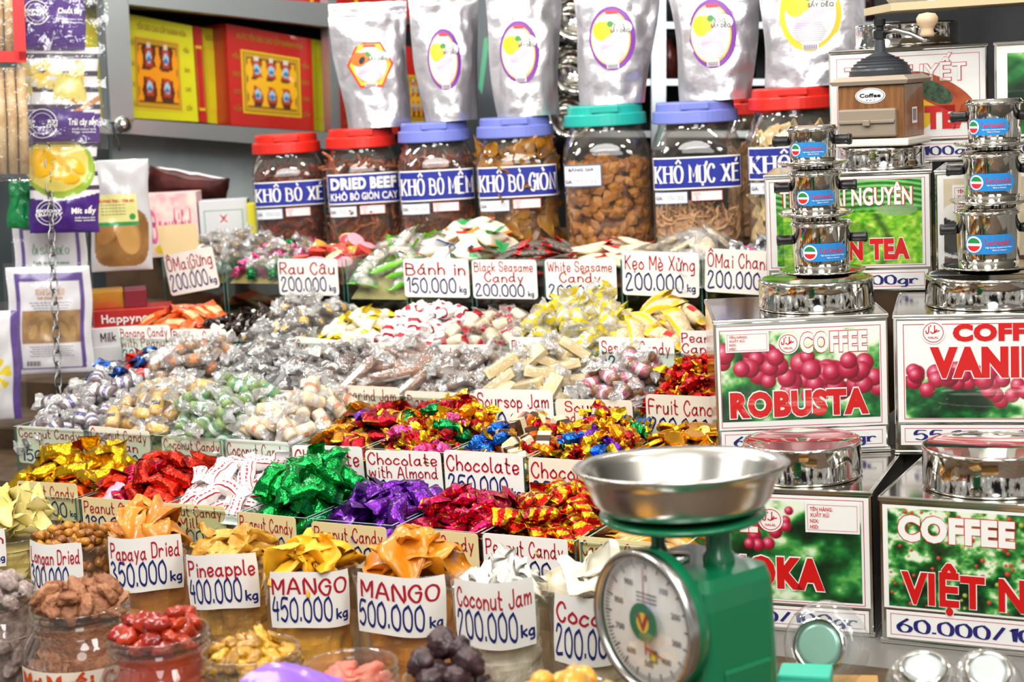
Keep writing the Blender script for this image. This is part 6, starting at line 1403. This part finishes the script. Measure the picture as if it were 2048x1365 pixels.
def deco_small(word, rx=.30, rz=-.3):
    def f(mb, w, h, bend):
        roundel(mb, w, h, bend, -w*.22, h*rz, w*.19); prt(mb, word, w*.28, h*(rz+.02), w*.085, w*.36, bend(.0015), 0, .04)
        for q in range(2): prt(mb, ('Khối lượng tịnh', 'Net weight')[q], w*.30, h*(rz-.06-.03*q), w*.025, w*.3, bend(.0015), 0, .02)
    return f
packet('fruit_packet', (60, 285, 195, 466), 3.42, .03, paint_jack, 'purple and white jackfruit packet reading Mít sấy', 'packet', deco_small('Mít sấy', rz=-.27), back=PURP, seed=2)
packet('fruit_packet', (40, 96, 196, 284), 3.38, .035, paint_banana, 'striped packet with bananas and a purple lower half', 'packet', deco_small('Trái cây sấy', rz=-.3), film=(2, 14, 0, 14), back=PURP, seed=3)
def paint_top(p):
    p.a[:] = lin('55308c'); p.put((((p.X-.55)/.2)**2+((p.Z-.85)/.06)**2 < 1)*1., 'e8e4c8')
packet('fruit_packet', (36, -110, 166, 98), 3.34, .035, paint_top, 'topmost purple packet reading Chuối sấy', 'packet', deco_small('Chuối sấy', rz=-.15), film=(0, 46, 0, 4), back=PURP, seed=4)
def paint_green(p): p.a[:] = lin('0f8a4a'); n = vnoise(p.nx, p.ny, 14, 4); p.put((n > .62)*.5, '0a6a36')
packet('green_packet', (18, 362, 74, 458), 3.46, .02, paint_green, 'green packet half behind the jackfruit packet', 'packet', tl=.10, nx=30, back=M('green_back', '0f7a42', .35))
def bordered(strip, photo, words):
    def f(p):
        p.a[:] = lin('eeedf3'); m = (p.X > .09) & (p.X < .91) & (p.Z > .04) & (p.Z < .94); p.put(m*1., '5c3a94'); m = (p.X > .14) & (p.X < .86) & (p.Z > .06) & (p.Z < .86); p.put(m*1., 'f0eef4')
        if photo:
            m = ((p.X > .16) & (p.X < .86) & (p.Z > .29) & (p.Z < .60)); n = vnoise(p.nx, p.ny, 9, 3); s_ = p.a.copy(); p.a = np.where(m[..., None], ramp(n, [(0, '5a3a1c'), (.5, 'a87c48'), (1, 'd8b078')]), s_)
            for x, z, r_, ro in ((.30, .40, .085, 1.2), (.44, .42, .10, 1.4), (.66, .42, .09, 1.9), (.78, .4, .07, 1.5)): blob(p, x, z, r_, 'c09858', .5, ro, '7a5426')
    return f
def deco_dry(mb, w, h, bend):
    pen(mb, 'XOÀI SẤY DẺO', 0, h*.27, w*.07, w*.34, bend(.0015), 3, .16, True); prt(mb, 'Soft dried mango', 0, h*.215, w*.035, w*.3, bend(.0015), 3, .02)
    for q in range(4): prt(mb, 'Sản phẩm sấy dẻo tự nhiên không đường', 0, h*(.17-.025*q), w*.018, w*(.5-.05*q), bend(.0015), 4, .0)
    for q in range(5): prt(mb, 'Thành phần: trái cây sấy dẻo, bảo quản nơi khô ráo', 0, h*(-.24-.022*q), w*.016, w*(.52-.06*(q % 2)), bend(.0015), 4, .0)
    for q in range(12): x = -w*.30+q*w*.014; mb.flat([(x, -h*.42), (x+w*(.005+.004*(q % 3 == 0)), -h*.42), (x+w*(.005+.004*(q % 3 == 0)), -h*.375), (x, -h*.375)], [(0, 1, 2, 3)], bend(.0015), 4)
packet('dried_fruit_pouch', (20, 533, 182, 748), 3.48, .022, bordered(0, True, 0), 'white pouch with purple border and brown photo behind the chain', 'packet', deco_dry, film=(6, 4, 10, 6), seed=6)
def deco_guava(mb, w, h, bend):
    pen(mb, 'ỔI SẤY DẺO', 0, h*.16, w*.09, w*.5, bend(.0015), 2, .16, True); prt(mb, 'Soft dried guava', 0, h*.05, w*.05, w*.5, bend(.0015), 2, .02)
    for x in (-.25, .05, .3): mb.flat(ell(w*.10, w*.07, 18, w*x, -h*.16), [tuple(range(18))], bend(.0015), 2)
packet('dried_fruit_pouch', (32, 430, 172, 640), 3.55, .02, bordered(0, False, 0), 'white guava pouch with purple border behind the lower pouch', 'packet', deco_guava, film=(4, 4, 4, 4), seed=7)
def paint_leaf(p):
    p.a[:] = lin('eeedf2'); p.put((p.X > .86)*1., '5c3a94'); p.put((((p.X-.55)/.28)**2+((p.Z-.42)/.16)**2 < 1)*(np.sin(np.arctan2(p.Z-.42, p.X-.55)*9) > -.4)*1., 'f2d81c')
packet('dried_fruit_pouch', (-70, 622, 38, 842), 3.30, .025, paint_leaf, 'white pouch with a yellow leaf at the left edge', 'packet', None, film=(0, 10, 20, 12), nx=40, seed=8)
# silver pouch with a window of dried slices
def paint_win(p):
    p.a[:] = lin('d4d4d8'); m = (((p.X-.5)/.44)**4+((p.Z-.30)/.26)**4 < 1); s_ = p.a.copy(); n = vnoise(p.nx, p.ny, 12, 8); p.a = np.where(m[..., None], ramp(n, [(0, '7a5426'), (1, 'b8874a')]), s_)
    blob(p, .30, .36, .14, 'b07c40', .7, .8, '6a4218'); blob(p, .62, .34, .20, 'd0a05c', .55, 1.75, '8a5c26'); p.put(((p.X > .10) & (p.X < .78) & (p.Z > .42) & (p.Z < .69))*1., 'f0ec9c'); p.put(((p.X > .10) & (p.X < .78) & (p.Z > .41) & (p.Z < .445))*1., '2f9a5c')
def deco_win(mb, w, h, bend):
    prt(mb, 'PHƯƠNG THU - TÂM AN', -w*.06, h*.135, w*.05, w*.6, bend(.0015), 1, .03)
    for q in range(4): prt(mb, 'Đặc sản trái cây sấy Việt Nam', -w*.10, h*(.10-.028*q), w*.022, w*.4, bend(.0015), 4, .0)
    mb.flat(ell(w*.05, w*.05, 16, w*.2, -h*.01), [tuple(range(16))], bend(.0015), 2)
packet('window_pouch', (180, 320, 300, 542), 3.66, .03, paint_win, 'silver pouch with dried slices in its window and a yellow label', 'packet', deco_win, back=FOIL, seed=9, tl=-.03)
# clear trays of wafer rolls
WAF = M('wafer', 'dcc096', .55, c2='c09a68', nscale=40); REDB = M('red_card_edge', 'd81c1c', .35, coat=.4)
def rolls(box, d, n, label, red=False):
    P, w, h, M0 = quadframe(*box, d); root = thing('wafer_pack', label, 'packet', M0, 'clear packs of wafer rolls')
    mb = MB()
    for k in range(n): x = (k+.5)/n*w*.86-w*.43; mb.tube([(x, .0, -h*.44), (x+.002, -.002, 0), (x, .0, h*.44)], w*.40/n, 10, 0, True)
    obj('wafer_rolls', mb, root, WAF); mb = MB().bbox((-w/2, -.022, -h/2), (w/2, .020, h/2), .006); obj('clear_tray', mb, root, FILM)
    if red:
        mb = MB(); mb.box((w*.40, -.024, -h/2), (w*.62, -.0225, h/2)); mb.box((-w/2, -.024, -h*.52), (w*.62, -.0225, -h*.40)); obj('red_edge', mb, root, REDB)
rolls((-70, -60, 34, 120), 3.24, 4, 'pack of wafer rolls with a red edge at the top left', True)
rolls((-60, 122, 62, 362), 3.28, 5, 'clear pack of wafer rolls at the left edge')
# the chain they hang on, its rail, a hook
CHS = M('chain_steel', '9a9c9c', .25, 1)
P0, P1 = at(76, -170, 3.40), at(118, 800, 3.40); n = 40; link = (P1-P0).length/n
root = thing('hanging_chain', 'steel link chain hanging in front of the white pouches', 'chain', Matrix.Translation(P0)); dirv = (P1-P0).normalized()
for k in range(n):
    c = dirv*(link*(k+.5)); a = (k % 2)*PI/2+facing(P0)+.5; u = Vector((math.cos(a), math.sin(a), 0))
    pts = [c+dirv*(link*.66*math.cos(t))+u*(link*.30*math.sin(t)) for t in [2*PI*i/14 for i in range(14)]]
    obj('link', MB().tube(pts, .0018, 6, 0, True, True), root, CHS)
rl = thing('hanging_rail', 'steel rail above the stall that carries the chain and packets', 'rail', Matrix.Translation((0, 0, 0)))
A = at(-500, -172, 3.40); A.z = P0.z+.012; Bp = at(420, -172, 3.40); Bp.z = A.z
obj('rail_tube', MB().tube([A, Bp], .012, 12), rl, STEELB)
for q in (A+(Bp-A)*.03, A+(Bp-A)*.97): obj('rail_drop', MB().tube([q, q+Vector((0, 0, 3.0-q.z))], .006, 8), rl, STEELB)
struct('ceiling', MB().box((-4.4, -1.5, 3.0), (3.5, 5.2, 3.05)), M('ceiling_paint', 'c8c6c0', .8))

# ------------------------------------------------------------ boxes under the shelf
def cbox(name, px0, py0, px1, py1, d, dep, col, label, text=None, tm=1, yaw=0., group=None, base=None, paint=None, style='pen', mats=None, cat='box', face=None):
    P = at((px0+px1)/2, (py0+py1)/2, d); k = d/FPX; w, h = (px1-px0)*k, (py1-py0)*k
    if base is not None: P.z = base+h/2
    M0 = Matrix.Translation(P) @ Matrix.Rotation(facing(P)+yaw, 4, 'Z'); root = thing(name, label, cat, M0, group)
    obj('box_body', MB().bbox((-w/2, 0, -h/2), (w/2, dep, h/2), .0015), root, col)
    if paint:
        p = Pic(w*.985, h*.985, 50, max(10, int(50*h/w))); paint(p); o = obj('printed_front', p.mesh('printed_front', PKM), root); o.location = (0, -.0012, 0)
    if text:
        mb = MB(); f = lambda x, z: (x, -.0022, z)
        (pen(mb, text, 0, 0, h*.45, w*.75, f, tm, .16, seed=3, sx=1.2) if style == 'pen' else prt(mb, text, 0, 0, h*.4, w*.7, f, tm, .03)); obj('lettering', mb, root, [LETW, LETW, M('brown_letters', '4a2018', .4), LETR, M('pink_letters', 'e86a9a', .4)])
    return P.z+h/2
zs = zb['D']+.0005; GB = 'boxes stacked left of the orange packets'
z = cbox('chocolate_box', 186, 674, 300, 706, 3.62, .09, M('patterned_box', '8a6a58', .5, c2='d8ccc0', nscale=60), 'brown patterned box at the bottom of the stack left of the orange packets', None, 1, -.15, GB, zs)
z = cbox('chocolate_box', 184, 643, 322, 675, 3.62, .09, M('white_box', 'e6e6ea', .4), 'plain white box second from the bottom of the left stack', None, 1, -.1, GB, z)
z = cbox('chocolate_box', 182, 608, 322, 645, 3.62, .09, bpy.data.materials['white_box'], 'white box with brown Milk Chocolate lettering', 'Milk Chocolat', 2, -.05, GB, z)
z = cbox('chocolate_box', 183, 576, 335, 610, 3.62, .10, M('red_box', 'b41c18', .35, coat=.3), 'red box with pale Happyness lettering', 'Happyness', 1, -.1, GB, z)
cbox('chocolate_box', 182, 541, 243, 576, 3.64, .08, M('gold_red_box', 'c0921c', .35, c2='b81c18', nscale=6), 'small red and gold box on top of the left stack', None, 1, 0, GB, z)
cbox('chocolate_box', 246, 541, 290, 576, 3.64, .08, M('maroon_box', '7a1426', .35), 'small maroon box on top of the left stack', None, 1, 0, GB, z)
ZS = 1.1485
def pinkp(p): n = vnoise(p.nx, p.ny, 9, 4); p.a = ramp(n, [(0.2, 'e8a0a8'), (.5, 'f6d8d4'), (.8, 'fbeee0')]); blob(p, .25, .12, .10, 'f0d030', .8, 0)
cbox('gift_box', 292, 402, 398, 530, 3.93, .07, M('pink_box', 'f0c8c8', .4), 'pink flowery box reading Beautiful', 'Beautiful', 4, -.2, 'boxes behind the leftmost top tray', ZS, pinkp)
def kang(p):
    p.a[:] = lin('e2e4ea'); m = ((np.abs(p.X-.5) < .40) & (p.Z < .82)) & ~((np.abs(p.X-.5) < .385) & (p.Z < .805)); p.put(m*1., '7ab0a0'); p.put(((np.abs(p.X-.5) < .10) & (np.abs(p.Z-.66) < .10))*1., 'f2e8ea'); p.put(((np.abs(np.abs(p.X-.5)-np.abs(p.Z-.66)*.9) < .02) & (np.abs(p.Z-.66) < .07))*1., 'b84a5a'); p.put(((p.Z < .36) & (p.Z > .27) & (np.abs(p.X-.42) < .22) & (np.sin(p.X*90) > -.2))*1., '2f7a5c')
cbox('gift_box', 401, 404, 497, 512, 3.93, .07, M('grey_white_box', 'd4d6dc', .45), 'white box with a small red mark and green border', None, 1, -.1, 'boxes behind the leftmost top tray', ZS, kang)
cbox('gift_box', 497, 412, 514, 512, 3.90, .07, M('yellow_box', 'e6dc2c', .4), 'narrow yellow box left of the KHÔ BÒ XÉ jar', None, 1, 0, 'boxes behind the leftmost top tray', ZS)
# pillow pack lying on those boxes
Q = at(365, 385, 4.0); top_ = at(345, 402, 3.93).z; mb = pillow(.185, .11, .045, 3, .9, .05, 14, 16, mi=lambda u, v: 1 if v > .5 else 0, tw=0)
o = obj('pillow_packet', mb, None, [WHP, M('maroon_photo', '5a2a28', .35, c2='3a1a18', nscale=30)]); o.matrix_world = Matrix.Translation((Q.x, Q.y+.02, Q.z+.01)) @ Matrix.Rotation(facing(Q), 4, 'Z') @ Matrix.Rotation(.22, 4, 'Y') @ Matrix.Rotation(-.75, 4, 'X'); tag(o, 'white edged dark packet lying on the pink box', 'packet')
fq = [at(312, 452, 3.82), at(390, 447, 3.82), at(408, 530, 3.78), at(334, 540, 3.78)]; nn = (fq[1]-fq[0]).cross(fq[3]-fq[0]).normalized()*.003
mb = MB(); mb.add(fq+[q+nn for q in fq], [(0, 1, 2, 3), (7, 6, 5, 4), (0, 4, 5, 1), (1, 5, 6, 2), (2, 6, 7, 3), (3, 7, 4, 0)], 0); o = obj('cardboard_flap', mb, None, M('pale_board', 'd8bc8c', .7)); tag(o, 'pale cardboard flap standing behind the leftmost top tray', 'cardboard')

# ------------------------------------------------------------ aluminium display shelf with gift boxes
ALU = M('aluminium', 'c4ccd0', .32, .85, bump=(20, .05, .005)); BIRDY = M('yellow_box_card', 'd8d41c', .35, coat=.3); BIRDR = M('red_box_card', 'c2241c', .35, coat=.3); GOLDT = M('gold_lettering', 'b08a2c', .4, .3); WINP = vcol('window_print', .25, .5)
CO, CX, CZ = at(240, 262, 4.16), at(665, 298, 4.5), at(205, 0, 4.10)
ux = (CX-CO).normalized(); uz = (CZ-CO); uz = uz.normalized(); uy = uz.cross(ux).normalized()
if uy.dot(FW) < 0: uy = -uy
def cab(px, py, dep=0.):
    v = at(px, py, 1)-CAM; o = CO+uy*dep; t = (o-CAM).dot(uy)/v.dot(uy); return CAM+v*t
def prism(mb, quad, dep0, dep1, mi=0):      # a board whose front shows at these photo corners
    f = [cab(x, y, dep0) for x, y in quad]; b = [p+uy*(dep1-dep0) for p in f]
    return mb.add(f+b, [(0, 1, 2, 3), (7, 6, 5, 4), (0, 4, 5, 1), (1, 5, 6, 2), (2, 6, 7, 3), (3, 7, 4, 0)], mi)
sh = thing('display_shelf', 'aluminium framed display shelf with yellow and red gift boxes', 'shelf')
obj('corner_post', prism(MB(), [(204, -60), (254, -60), (268, 244), (222, 244)], -.03, .02), sh, ALU)
obj('lower_rail', prism(MB(), [(232, 236), (700, 268), (700, 302), (236, 266)], -.03, .02), sh, ALU)
obj('upper_rail', prism(MB(), [(255, -25), (700, 10), (700, 58), (255, 8)], -.03, .02), sh, ALU)
obj('side_rail', prism(MB(), [(150, 236), (226, 240), (226, 268), (150, 262)], -.01, .03), sh, ALU)
obj('right_post', prism(MB(), [(654, -40), (672, -40), (682, 285), (664, 285)], -.02, .02), sh, ALU)
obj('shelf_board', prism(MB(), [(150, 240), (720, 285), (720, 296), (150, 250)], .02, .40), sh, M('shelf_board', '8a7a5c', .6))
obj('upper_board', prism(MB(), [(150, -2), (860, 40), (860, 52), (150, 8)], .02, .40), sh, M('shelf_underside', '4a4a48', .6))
obj('back_board', prism(MB(), [(120, -60), (960, -40), (960, 292), (120, 255)], .40, .42), sh, M('shelf_back', '3c3a38', .6))
obj('lower_back_panel', prism(MB(), [(225, 262), (540, 285), (540, 478), (225, 478)], .12, .14), sh, M('grey_panel', 'b4c0c2', .5, c2='a4b0b4', nscale=6))
cn = cab(246, 250, -.035); o = obj('corner_cap', MB().lathe([(0, .016), (.012, .013), (.021, 0), (.021, -.02), (0, -.02)], 20, 0, True, axis='y'), sh, STEEL); o.matrix_world = Matrix.Translation(cn) @ Matrix.Rotation(facing(cn)+PI, 4, 'Z'); o['label'] = 'chrome corner cap'
hk = [cab(214, 255, -.032), cab(205, 249, -.05)]+[cab(x, y, -.06) for x, y in ((212, 252), (228, 264), (237, 282), (239, 302))]
o = obj('hanging_hook', MB().tube(hk, .0022, 8), None, CHS); tag(o, 'bent wire hook beside the corner of the shelf', 'hook', None)
def windowpic(p, body, red):
    p.a[:] = lin('c89a20'); m = (np.abs(p.X-.5) < .45) & (np.abs(p.Z-.5) < .44); p.put(m*1., '5a2a14')
    nb = 3 if red else 2
    for i in range(nb):
        for z0 in (.30, .74):
            x = (i+.5)/nb*.8+.1; p.put(((np.abs(p.X-x) < .085) & (np.abs(p.Z-z0) < .14))*1., 'b8401c'); p.put((((p.X-x)/.06)**2+((p.Z-z0)/.09)**2 < 1)*1., 'a8d0e8'); p.put((((p.X-x)/.05)**2+((p.Z-z0+.03)/.04)**2 < 1)*1., '3a78b0'); p.put(((np.abs(p.X-x) < .045) & (np.abs(p.Z-z0-.18) < .035))*1., 'e0d8c8')
    o_ = 'f49a14' if not red else 'f4b81c'
    for i in range(nb+1): p.put((np.abs(p.X-(.1+.8*i/nb)) < .05+.02*np.sin(p.Z*20))*(np.abs(p.Z-.5) < .42)*1., o_)
    p.put((np.abs(p.Z-.5) < .07+.03*np.cos(p.X*nb*7))*(np.abs(p.X-.5) < .44)*1., o_)
def giftbox(quad, d0, d1, col, label, win=None, red=False, words='YẾN SÀO CAO CẤP KHÁNH HÒA', sides=True):
    root = thing('gift_box', label, 'gift box', None, 'bird nest drink gift boxes on the display shelf'); c0 = cab(*quad[3], d0); root.location = c0
    mb = prism(MB(), quad, d0, d1); mb.v = [tuple(Vector(v)-c0) for v in mb.v]; obj('box_body', mb, root, col)
    F = [cab(x, y, d0)-uy*.001-c0 for x, y in quad]    # tl tr br bl
    def S(u, v, off=0): return F[3]*(1-u)*(1-v)+F[2]*u*(1-v)+F[1]*u*v+F[0]*(1-u)*v-uy*off
    wd = (F[2]-F[3]).length; ht = (F[0]-F[3]).length
    mb = MB(); fl = lambda off: (lambda x, z: S(x, z, off))
    if words: prt(mb, words, .5, .90, .055, .78, fl(.001), 0, .03)
    if win:
        u0, v0, u1, v1 = win
        for k, (a, mi) in enumerate(((.02, 1), (.0, 0))):
            mb.flat([(u0-a-.01, v0-a-.01), (u1+a+.01, v0-a-.01), (u1+a+.01, v1+a+.01), (u0-a-.01, v1+a+.01)], [(0, 1, 2, 3)], fl(.0005+.0004*k), mi)
        for k, t in enumerate(('YẾN', 'SÀO', 'CAO', 'CẤP')): 
            for x in ((u0-.0)/2, (1+u1)/2): prt(mb, t, x, v1-.05-(v1-v0)*.3*k, .045, .09, fl(.001), 0, .02)
        p = Pic(wd*(u1-u0), ht*(v1-v0), 54, 40); windowpic(p, col, red)
        me = p.mesh('window_panel', WINP); me.vertices.foreach_set('co', np.array([S(u0+(u1-u0)*i/53, v0+(v1-v0)*j/39, .0018) for j in range(40) for i in range(54)], 'f').ravel()); me.update(); obj('window_panel', me, root)
    else: 
        mb.flat([(.1, .12), (.9, .12), (.9, .8), (.1, .8)], [(0, 1, 2, 3)], fl(.0005), 1); mb.flat([(.14, .15), (.86, .15), (.86, .77), (.14, .77)], [(0, 1, 2, 3)], fl(.0008), 2)
    obj('printing', mb, root, [GOLDT, YELR, col])
giftbox([(168, 14), (222, 18), (236, 246), (180, 240)], .10, .3, BIRDY, 'yellow gift box half behind the corner post', None)
giftbox([(258, 28), (384, 52), (397, 244), (264, 236)], .08, .30, BIRDY, 'yellow gift box with bottles in its window', (.08, .12, .74, .78))
giftbox([(385, 52), (402, 54), (414, 245), (398, 244)], .10, .30, BIRDR, 'thin red gift box between two yellow ones', None, words=None)
giftbox([(403, 55), (451, 60), (462, 250), (415, 246)], .14, .30, BIRDY, 'yellow gift box seen beside the red window box', None)
giftbox([(452, 47), (622, 78), (628, 262), (462, 250)], .06, .28, BIRDR, 'red gift box with bottles in its wide window', (.18, .16, .82, .74), True, 'NƯỚC YẾN SÀO CAO CẤP KHÁNH HÒA')
giftbox([(623, 78), (656, 84), (662, 265), (629, 262)], .10, .30, BIRDY, 'yellow gift box right of the red window box', None, words=None)
giftbox([(466, -70), (642, -48), (644, 36), (470, 2)], .06, .28, BIRDR, 'red gift box on the upper shelf level', None, words=None)
giftbox([(360, -80), (448, -72), (450, -1), (366, -12)], .06, .28, BIRDR, 'red gift box at the left of the upper shelf level', None, words=None)
giftbox([(676, 80), (792, 90), (797, 268), (680, 266)], .08, .30, BIRDR, 'red gift box behind the hexagon labelled pouch', (.2, .12, .9, .6), True)
giftbox([(812, 92), (852, 98), (858, 255), (816, 256)], .07, .28, BIRDR, 'red gift box glimpsed between two foil pouches', (.08, .1, .94, .62), True, None)
giftbox([(690, -70), (850, -50), (852, 60), (694, 50)], .06, .28, BIRDR, 'red gift box on the upper level behind the foil pouches', None, words=None)
# ------------------------------------------------------------ behind the pouches
DKS = M('rack_steel', '34383c', .35, .8); RKS = M('rack_rail', '8a9096', .3, .8)
rk = thing('storage_rack', 'dark steel rack behind the foil pouches', 'rack', Matrix.Translation((0, 0, 0)))
def bar(x0, y0, x1, y1, d, dep, nm, m): 
    a, b, c, e = at(x0, y0, d), at(x1, y0, d), at(x1, y1, d), at(x0, y1, d); n_ = Vector((FW.x, FW.y, 0)).normalized()*dep
    obj(nm, MB().add([a, b, c, e, a+n_, b+n_, c+n_, e+n_], [(0, 1, 2, 3), (7, 6, 5, 4), (0, 4, 5, 1), (1, 5, 6, 2), (2, 6, 7, 3), (3, 7, 4, 0)]), rk, m)
bar(955, -60, 1000, 300, 4.3, .05, 'upright', DKS); bar(1303, -60, 1332, 300, 4.3, .05, 'upright', RKS); bar(1700, -60, 1730, 260, 4.3, .05, 'upright', RKS)
for y in (44, 158, 262): bar(1000, y, 1800, y+13, 4.32, .34, 'rack_shelf', RKS)
bar(930, -80, 1840, 380, 4.68, .02, 'rack_back', M('rack_back', '24272b', .6))
g = random.Random(12)
for row_, (y0, y1) in enumerate(((60, 156), (176, 260), (-50, 42))):
    for x in (1010, 1045, 1340, 1375, 1500, 1545, 1590, 1735):
        c = g.choice(('3a1c1c', '2a3038', '5a2018', '4a3c18', '1c2a3a', '6a5a20')); wd = g.uniform(26, 36); hh = g.uniform(.6, .9)*(y1-y0); d = 4.42; k = d/FPX; Q = at(x, y1, d)
        o = obj('storage_bottle', MB().lathe([(wd*k*.5, 0), (wd*k*.5, hh*k*.7), (wd*k*.25, hh*k*.85), (wd*k*.25, hh*k), (0, hh*k)], 14, 0, True, cap0=True), None, M('bottle_'+c, c, .25)); o.location = Q+Vector((0, 0, .001)); tag(o, 'dark bottle on the rack far behind the pouches', 'bottle', 'dark bottles on the back rack')
# steel filters hung between the pouches
Q = [(1138, 60, .045), (1136, 165, .045), (1128, 255, .04)]
for i, (x, y, r) in enumerate(Q):
    d = 4.15; root = thing('hanging_filter', ('topmost', 'middle', 'lowest')[i]+' of the steel filters hanging left of the teal lid pouch', 'coffee filter', Matrix.Translation(at(x, y, d)) @ Matrix.Rotation(facing(at(x, y, d))+.3, 4, 'Z') @ Matrix.Rotation(1.1, 4, 'X'), 'hanging steel filters')
    obj('cup', MB().lathe([(0, 0), (r*.9, .002), (r, .01), (r, r*1.3), (r*1.08, r*1.35), (r*1.5, r*1.4), (r*1.45, r*1.5), (r*.95, r*1.42), (r*.9, .02)], 30), root, STEEL); obj('handle', MB().tube([(r, 0, r*.9), (r*1.7, 0, r*.95)], .005, 8), root, BLACK)
P0 = at(1142, -150, 4.17); P1 = at(1136, 290, 4.17); o = obj('hanging_string', MB().tube([P0, P1], .002, 6), None, CHS); tag(o, 'thin string the steel filters hang on', 'string')
o = obj('hanging_ribbon', MB().add([at(968, 78, 4.297), at(980, 70, 4.297), at(964, 190, 4.297), at(957, 175, 4.297)], [(0, 1, 2, 3)]).add([at(968, 78, 4.2995), at(980, 70, 4.2995), at(964, 190, 4.2995), at(957, 175, 4.2995)], [(3, 2, 1, 0)]), None, M('green_tape', '1c9a6c', .4)); tag(o, 'green tape hanging beside the dark rack post', 'tape')
# shelf board with a glass jar at the top right
o = obj('hanging_shelf_board', MB(), None, M('beige_board', 'cbb892', .6)); 
a, b = at(1782, 22, 2.66), at(2200, -6, 2.62); n_ = Vector((FW.x, FW.y, 0)).normalized()*.2; up_ = Vector((0, 0, .012))
o.data = MB().add([a, b, b+n_, a+n_, a+up_, b+up_, b+n_+up_, a+n_+up_], [(0, 3, 2, 1), (4, 5, 6, 7), (0, 1, 5, 4), (1, 2, 6, 5), (2, 3, 7, 6), (3, 0, 4, 7)]).mesh('hanging_shelf_board', o.data.materials[0] if o.data.materials else M('beige_board', 'cbb892', .6)); tag(o, 'beige shelf board cut off by the top right corner', 'shelf')
c = a+(b-a)*.28+n_*.5+up_; r = .075
o = obj('glass_jar', MB().lathe([(r*.9, .001), (r, .012), (r*1.02, .03), (r*.98, .05), (r, .16), (r*.8, .19)], 40, 0, True, cap0=True), None, CLID); o.location = c; tag(o, 'clear glass jar standing on the beige top right board', 'jar')
# purple wrapper corner in front
P = at(585, 1395, 1.66)
mb = MB(); mb.grid(14, 10, lambda u, v: ((u-.5)*.10, (v-.5)*.06+.01*math.sin(u*4), .018*math.sin(u*PI)*(1-.4*v)+.004*math.sin(v*7+u*5)), 0, True)
mb.grid(14, 10, lambda u, v: ((.5-u)*.10, (v-.5)*.06+.01*math.sin((1-u)*4), -.004+.018*math.sin(u*PI)*(1-.4*v)), 0, True)
o = obj('purple_wrapper', mb, None, M('lilac_wrapper', '8a5ad0', .3, coat=.4)); o.matrix_world = Matrix.Translation(P) @ Matrix.Rotation(facing(P), 4, 'Z') @ Matrix.Rotation(.35, 4, 'X'); tag(o, 'lilac wrapper lying in front of the pink plum jar', 'wrapper')
